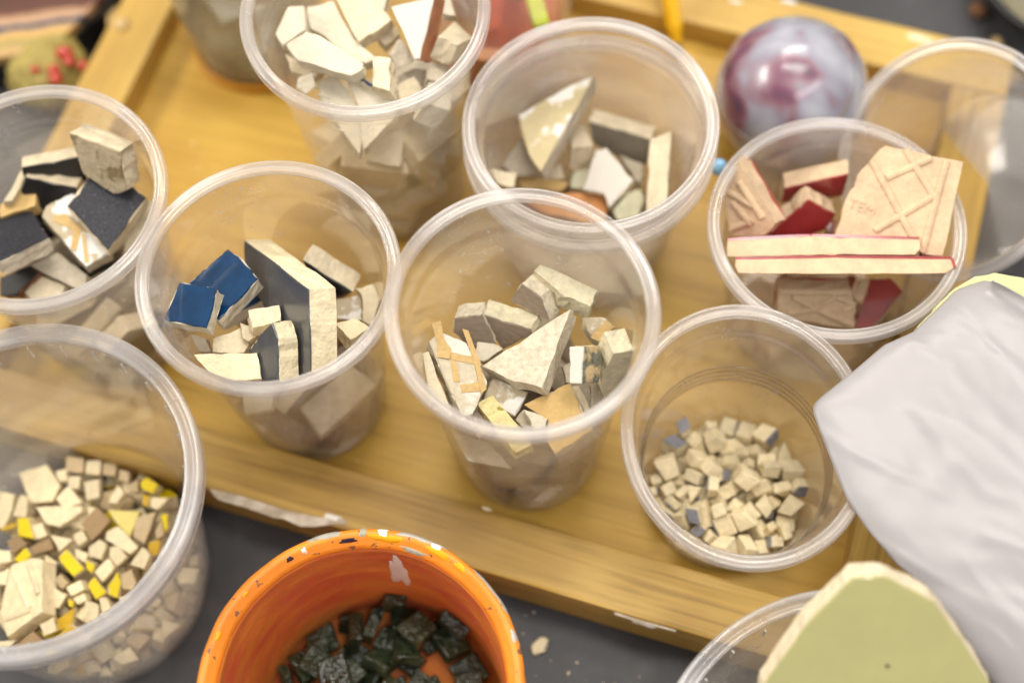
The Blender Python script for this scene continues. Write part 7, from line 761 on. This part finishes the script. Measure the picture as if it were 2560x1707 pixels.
DROP = {('C1', 1),('C1', 9),('C2', 0),('C2', 8),('C2', 9),('C2', 10),('C2', 17),('C4', 1),('C4', 14),('C4', 18),('C5', 0),('C5', 1),('C5', 2),('C5', 3),('C5', 6),('C5', 7),('C5', 10),('C5', 11),('C5', 12),('C7', 5),('C6', 0),('C6', 2),('C6', 3),('C6', 5),('C6', 7),('C6', 10),('C6', 18),('C6', 19),('C6', 21),('C6', 22),('C6', 27),('C6', 30),('C6', 34),('C6', 38),('C6', 39),('C6', 40),('C6', 45),('C6', 49),('C6', 51),('C6', 54),('C6', 55),('C6', 56),('C6', 62),('C6', 65),('C6', 66),('C6', 77),('C6', 98),('C6', 111),('C6', 113),('TB', 2),('TB', 3),('TB', 4),('TB', 5),('TB', 8),('TB', 10),('TB', 12),('TB', 13),('TB', 14),('TB', 18),('TB', 22),('TB', 23),('TB', 29),('TB', 30),('TB', 31),('TB', 32),('TB', 40),('TB', 48),('TB', 50),('TB', 53),('TB', 54),('TB', 61),('TB', 63),('TB', 64),('TB', 70),('TB', 72),('TB', 82),('TB', 97),('TB', 101),('TB', 105),('TB', 107),('TB', 112),('TB', 113),('TB', 119),('TB', 121),('TB', 123),('TB', 134),('TB', 135),('TB', 138),('TB', 139),('TB', 143),('TB', 166),('TB', 171),('TB', 183),('TB', 184),('TB', 185),('BK', 0),('BK', 1),('BK', 2),('BK', 3),('BK', 5),('BK', 6),('BK', 7),('BK', 9),('BK', 10),('BK', 11),('BK', 13),('BK', 15),('BK', 16),('BK', 17),('BK', 18),('BK', 21),('BK', 22),('BK', 23),('BK', 24),('BK', 28),('BK', 30),('BK', 31),('BK', 33),('BK', 34),('BK', 37),('BK', 39),('BK', 40),('BK', 42),('BK', 43),('BK', 44),('BK', 45),('BK', 47),('BK', 48),('BK', 49),('BK', 51),('BK', 52),('BK', 53),('BK', 55),('BK', 56),('BK', 58),('BK', 61),('BK', 62),('BK', 63),('BK', 64),('BK', 65),('BK', 66),('BK', 68),('BK', 69),('BK', 71),('BK', 73),('BK', 74),('BK', 75),('BK', 76),('BK', 79),('BK', 82),('BK', 83),('C9', 3),('C9', 5),('C9', 6),('C10', 0),('C10', 3),('C10', 13)}
for cn, rows in PILE.items():
    nm, cat, mats, lab, grp = KIND[cn]; org = ORIG[cn]; r = random.Random(len(rows) * 7 + 1)
    for qi, (k, s, x, y, z, qw, qx, qy, qz) in enumerate(rows):
        mt = mats[r.randrange(len(mats))]
        if (cn, qi) in DROP and cn not in ('BK', 'C6'): continue
        up = 2.4 if cn not in ('TB', 'BK') else 0
        sm = 0.97 * s
        l = Vector((x, y, z + up)) + org
        me = shape(k, mt[0], 0.45 if k[0] == 'F' else (0.5 if k[0] == 'G' else 0.3))
        if mt[1]:
            o = empty(nm, l * MM); b = link(bpy.data.objects.new('body', me), o); g = link(bpy.data.objects.new('glaze', topface(k, mt[1])), o)
        else:
            o = link(bpy.data.objects.new(nm, me)); o.location = l * MM
        o.rotation_mode = 'QUATERNION'; o.rotation_quaternion = (qw, qx, qy, qz); o.scale = (sm, sm, sm)
        small = 'small ' if cn == 'TB' else ''
        rr_ = math.hypot(x, y); lim = {'C6': 13, 'TB': 20, 'BK': 20}.get(cn, 9); th_ = math.degrees(math.atan2(y, x)) % 360
        where = 'mid-heap' if rr_ < lim else ('right', 'back right', 'back', 'back left', 'left', 'front left', 'front', 'front right')[int((th_ + 22.5) // 45) % 8] + ' side'
        where = ', ' + where + (', on top' if z > {'C6': 12, 'TB': 9, 'BK': 9}.get(cn, 24) else ', low down')
        tag(o, small + mt[2] + ' ' + lab + where, cat, grp)

# ------------------------------------------------------------------ green tile, lime tile, white sheet
def at(px, py, z):
    """point at height z (mm) on the line of sight through a spot of the photograph (2352 px wide)"""
    d = fwd + r2 * ((px - 1176) / 3266.67) - u2 * ((py - 784) / 3266.67); p0 = -fwd * DIST
    return p0 + d * ((z * MM - p0.z) / d.z)
def resample(pl, t):
    L = [math.hypot(b[0] - a[0], b[1] - a[1]) for a, b in zip(pl, pl[1:])]; s = t * sum(L)
    for (a, b), l in zip(zip(pl, pl[1:]), L):
        if s <= l or (a, b) == (pl[-2], pl[-1]): q = min(1, s / l); return (a[0] + (b[0] - a[0]) * q, a[1] + (b[1] - a[1]) * q)
        s -= l
LF = [(2275, 646), (2262, 644), (2240, 650), (2197, 665), (2150, 712), (2097, 762), (2030, 792), (1960, 852), (1880, 916), (1868, 930), (1867, 946), (1899, 1031), (1944, 1144), (1989, 1211), (2061, 1297), (2123, 1345), (2200, 1440), (2300, 1600)]
RT = [(2280, 646), (2310, 660), (2352, 683), (2450, 740), (2550, 800), (2560, 1100), (2560, 1400), (2560, 1620)]
NU, NV = 56, 90
bm = bmesh.new(); G = {}
for j in range(NV + 1):
    t = j / NV; a, b = resample(LF, t), resample(RT, t)
    for i in range(NU + 1):
        u = i / NU; x = a[0] + (b[0] - a[0]) * u; y = a[1] + (b[1] - a[1]) * u
        # soft crumples: broad waves, then creases running from the upper left to the lower right
        qa, qb = (x * 0.55 - y * 0.83), (x * 0.83 + y * 0.55)
        zz = 92 + 11 * u - 13 * t + 2.0 * mnoise.noise((qa * 0.0045, qb * 0.0022, 3.1)) + 0.35 * mnoise.noise((qa * 0.012, qb * 0.005, 8.4))
        zz += 0.42 * max(0, 0.16 - abs(mnoise.noise((qa * 0.008, qb * 0.0022, 1.7)))) * 6 + 0.4 * (0.5 - abs(mnoise.noise((qa * 0.020, qb * 0.010, 5.2)))) + 0.02 * mnoise.noise((x * 0.05, y * 0.05, 2.2))
        zz -= 2.0 * math.exp(-u * 16)
        G[i, j] = bm.verts.new(at(x, y, zz))
for j in range(NV):
    for i in range(NU):
        bm.faces.new((G[i, j], G[i + 1, j], G[i + 1, j + 1], G[i, j + 1]))
bmesh.ops.remove_doubles(bm, verts=bm.verts, dist=1e-5)
bmesh.ops.recalc_face_normals(bm, faces=bm.faces)
bmesh.ops.solidify(bm, geom=list(bm.faces), thickness=0.0004)
o = bm_obj('plastic_sheet', bm, 'sheet', None, smooth=True)
c = sum((Vector(v.co) for v in o.data.vertices), Vector()) / len(o.data.vertices)
o.data.transform(Matrix.Translation(-c)); o.location = c
tag(o, 'crumpled translucent white sheet draped over the cups at the right', 'sheet')

# ------------------------------------------------------------------ ball, pencil and blurred things at the back
def ball(name, c, rad, mat, parent=None, sub=4, amp=0.0, seed=0, squash=1.0):
    bm = bmesh.new(); bmesh.ops.create_icosphere(bm, subdivisions=sub, radius=rad * MM)
    r = random.Random(seed); ph = [r.uniform(0, 6) for _ in range(6)]
    for v in bm.verts:
        n = v.co.normalized(); k = 1 + amp * (math.sin(n.x * 5 + ph[0]) * math.sin(n.y * 6 + ph[1]) + 0.6 * math.sin(n.z * 9 + ph[2] + n.x * 7) + 0.4 * math.sin(n.y * 17 + ph[3] + n.z * 11))
        v.co *= k; v.co.z *= squash
    return bm_obj(name, bm, mat, parent, None if c is None else Vector(c) * MM, smooth=True)
pb = empty('mottled_ball', (0.1309, 0.0969, 0)); tag(pb, 'glossy round ball mottled purple and grey behind the red-tile cup', 'ball')
bo = ball('shell', (0, 0, 33.6), 34, 'mottled_purple', pb, amp=0.012, seed=4)
prof = [(29.0 + 0.7 * math.cos(a), 17.3 + 0.7 * math.sin(a)) for a in [i * math.pi / 4 for i in range(8)]]
ro = lathe('ring_ridge', prof, 'cup_grey', pb, n=72); ro.location = (0, 0, 33.6 * MM); ro.rotation_euler = (0.25, -0.35, 0)  # thin raised grey ring set round the ball

p1, p0_ = at(1563, 138, 5), at(1528, -70, 34)
d = (p0_ - p1).normalized(); L = 0.16
pe = empty('pencil', p1); tag(pe, 'yellow pencil leaning over the back tray rail', 'pencil')
pe.rotation_mode = 'QUATERNION'; pe.rotation_quaternion = d.to_track_quat('Z', 'Y')
lathe('shaft', [(0, 8), (1.6, 8), (3.9, 16), (3.9, L * 1000), (0, L * 1000)], 'pencil', pe, closed=False, n=6, smooth=False)
lathe('lead', [(0, 0), (0.4, 0.3), (1.5, 8.2), (0, 8.2)], 'pencil_core', pe, closed=False, n=8)

def flat_thing(name, label, cat, px, z, t, mat, group=None, seed=1, jit=0.2):
    r = random.Random(seed); P = [at(a, b, z) / MM for a, b in px]; c = sum(P, Vector()) / len(P) - Vector((0, 0, t))
    o = slab(name, outline(P, 2.5, jit, r), Vector((0, 0, -t)), mat, None, c, r, 0.2, 0, min(0.6, t * 0.25)); o.location = c * MM
    if label: tag(o, label, cat, group)
    return o
# banded panel in a black frame (far left, beyond the tray)
pn = empty('painted_panel', at(60, 40, -15)); tag(pn, 'black-edged panel with painted brown, cream and blue bands at the top left corner', 'panel')
def child_flat(name, px, z, t, mat, parent, seed):
    o = flat_thing(name, None, None, px, z, t, mat, seed=seed); o.parent = parent; o.location = o.location - parent.location; return o
child_flat('frame', [(-140, -160), (330, -120), (262, -2), (132, 128), (0, 152), (-160, 170)], 3, 17, 'blackplastic', pn, 3)
child_flat('painted_face', [(-150, -150), (285, -110), (232, -8), (120, 112), (0, 132), (-150, 150)], 8, 5, 'painted_bands', pn, 4)
lp = at(112, 168, -2); lm = ball('olive_lump', None, 19.5, 'olive', None, amp=0.07, seed=8, squash=0.75); lm.location = lp
tag(lm, 'olive yellow lump with red glass bits on it, left of the tray', 'lump')
for k, (a, b, s) in enumerate([(150, 122, 4.6), (122, 160, 3.6), (128, 180, 4.0), (82, 160, 2.8), (160, 140, 3.0), (190, 150, 3.2)]):
    g = ball('red_glass_bit', None, s, 'redglass', None, sub=1, amp=0.22, seed=20 + k, squash=0.7); g.location = at(a, b, 12.5)
    tag(g, 'rounded red glass bit lying on the olive yellow lump', 'glass bit', 'red glass bits on the olive lump')
st = flat_thing('wooden_stick', 'thin beige wooden stick beside the left tray rail, at the top edge', 'stick', [(228, -60), (258, -60), (276, 84), (254, 92)], -2, 6, 'beigewood', seed=6)
flat_thing('green_tile', 'dark green tile wedge between the stick and the tray rail', 'tile piece', [(266, -60), (330, -60), (283, 48), (276, 40)], -6, 5, 'darkgreen', seed=9)
g = ball('plaster_lump', None, 3.8, 'beigewood', None, sub=3, amp=0.08, seed=2, squash=0.8); g.location = at(280, 58, 14.5); tag(g, 'pale plaster lump stuck to the outer edge of the left rail', 'plaster')

bc = at(2446, -6, -15); bw_ = empty('bowl', bc); tag(bw_, 'grey bowl with black rim band at the top right corner', 'bowl')
lathe('body', [(0, 0), (28, 0), (38, 8), (45, 20), (47, 24), (45.8, 24.2), (43.5, 20), (36, 9), (27, 2.5), (0, 2.5)], 'bowlgrey', bw_, closed=False, n=80)
lathe('rim_band', [(45.6, 21), (46.8, 25.4), (49.6, 25.6), (50.4, 24.2), (49.2, 20.6), (47.2, 19.4)], 'blackplastic', bw_, n=80)
g = ball('rusty_nut', None, 4.5, 'rust', None, sub=2, amp=0.12, seed=5, squash=0.7); g.location = at(2247, 24, -12); tag(g, 'small rusty brown lump beside the black-rimmed bowl', 'lump')
g = ball('plaster_crumb', None, 2.8, 'beigewood', None, sub=2, amp=0.12, seed=15, squash=0.8); g.location = at(2290, 98, -13); tag(g, 'tan crumb on the table above the tilted empty cup', 'crumb')
g = ball('glass_bead', None, 3.4, 'skyglass', None, sub=3, amp=0.03, seed=6, squash=1.2); g.location = at(1651, 384, 66); tag(g, 'small light blue glass bead stuck between the nested cups and the red-tile cup', 'bead')
# lime sliver standing in the red-and-orange cup
flat_thing('tile_fragment', 'bright lime green sliver in the cup behind the white-shard cup', 'tile piece', [(1196, -60), (1232, -60), (1262, 52), (1228, 60)], 70, 6, 'limetile', seed=12)
# chips and dried paint
def chip(label, px, py, z, s, mat, seed, sq=0.5, name='paint_chip', cat='chip'):
    if name == 'paint_chip': s *= 0.62
    g = ball(name, None, s, mat, None, sub=2, amp=0.14, seed=seed, squash=sq); g.location = at(px, py, z + s * sq * 0.8)
    g.rotation_euler = (0, 0, seed * 1.3 if name == 'crumb' else PHI); g.scale = (1.5, 1, 1) if name == 'crumb' else (2.2, 0.8, 1); tag(g, label, cat); return g
chip('cream crumb on the dark table right of the orange bucket', 1240, 1483, -15, 2.9, 'creambright', 3, name='crumb', cat='crumb')
chip('small tan crumb beside the lower right tub', 1590, 1479, -15, 2.0, 'tantess', 4, name='crumb', cat='crumb')
chip('white shiny paint blob on the front rail above the bucket', 766, 1190, 14, 3.2, 'white_paint', 7, 0.45)
chip('pale paint smear on the front rail edge, left of the white blob', 705, 1190, 14, 3.6, 'white_paint', 8, 0.3)
chip('cream speck on the front rail below the central cup', 1118, 1168, 15, 1.6, 'creambright', 9, 0.6)
chip('white paint bar on the front rail edge right of the bucket', 1392, 1388, 13.6, 2.6, 'white_paint', 10, 0.35)
chip('long pale paint smear on the front rail edge near the lower right tub', 1480, 1424, 11, 4.6, 'white_paint', 11, 0.22)
chip('white paint dab at the outer edge of the front rail by the bucket rim', 1072, 1280, 13.8, 2.6, 'white_paint', 12, 0.35)
chip('white plaster dab on the back rail near the pencil', 1690, 4, 14.6, 2.4, 'white_paint', 13, 0.4)
chip('white plaster dab on the back rail, right of the other one', 1812, 4, 14.6, 3.0, 'white_paint', 14, 0.4)
chip('pale plaster patch at the right end of the back rail', 2112, 90, 14, 5.0, 'creambright', 15, 0.3)

# pinhole speck in the green glaze
gt = [o for o in bpy.data.objects if o.get('label', '').startswith('big pale green')][0]
g = ball('pinhole_speck', None, 0.75, 'blackplastic', gt, sub=2, squash=0.5); gl_ = [o for o in gt.children if o.name.startswith('glaze')][0]
P = [Vector(p) for p in [f for f in FRAGS if f['label'].startswith('big pale green')][0]['P']]; E_ = Vector([f for f in FRAGS if f['label'].startswith('big pale green')][0]['E'])
nn = -E_.normalized(); p0c = -fwd * DIST; dd = fwd + r2 * ((2038 - 1176) / 3266.67) - u2 * ((1527 - 784) / 3266.67)
pc = sum(P, Vector()) / len(P) * MM + nn * 0.0005; hit = p0c + dd * ((pc - p0c).dot(nn) / dd.dot(nn)); g.location = hit - gt.location

# dried plaster smears along the outer edge of the front rail
flat_thing('plaster_smear', 'greyish plaster smear along the outer edge of the front rail, left of the bucket', 'plaster', [(478, 1120), (560, 1140), (650, 1170), (735, 1188), (790, 1190), (800, 1202), (748, 1206), (690, 1208), (600, 1178), (500, 1146)], 15.4, 0.7, 'grey_smear', seed=31, jit=0.9)
flat_thing('plaster_smear', 'pale plaster smear low on the front rail edge between bucket and lower right tub', 'plaster', [(1408, 1396), (1480, 1418), (1560, 1440), (1552, 1450), (1480, 1432), (1412, 1410)], 13.2, 1.2, 'grey_smear', seed=32, jit=0.7)
# fine grit lying on the table and the tray floor
rg = random.Random(77); bm = bmesh.new()
for k in range(330):
    if k < 210: x, y, z = rg.uniform(-60, 260), rg.uniform(-190, -95), -15
    else: x, y, z = rg.uniform(-190, 170), rg.uniform(-70, 170), 0
    aa, bb = x * math.cos(PHI) + y * math.sin(PHI), -x * math.sin(PHI) + y * math.cos(PHI)
    inside = -207 < aa < 157 and -79 < bb < 175
    if z == 0 and not inside: continue
    if z < 0 and (-235 < aa < 185 and -108 < bb < 204): continue
    s = abs(rg.gauss(0, 0.28)) + 0.15
    bmesh.ops.create_cone(bm, cap_ends=True, segments=5, radius1=s * MM, radius2=s * 0.5 * MM, depth=s * MM, matrix=Matrix.Translation((x * MM, y * MM, (z + s * 0.4) * MM)) @ Matrix.Rotation(rg.uniform(0, 6), 4, 'Z') @ Matrix.Diagonal((1.4, 1, 1, 1)))
o = bm_obj('grit', bm, 'creamtess'); tag(o, 'fine pale grit and dust on the table and tray', 'grit', kind='stuff')
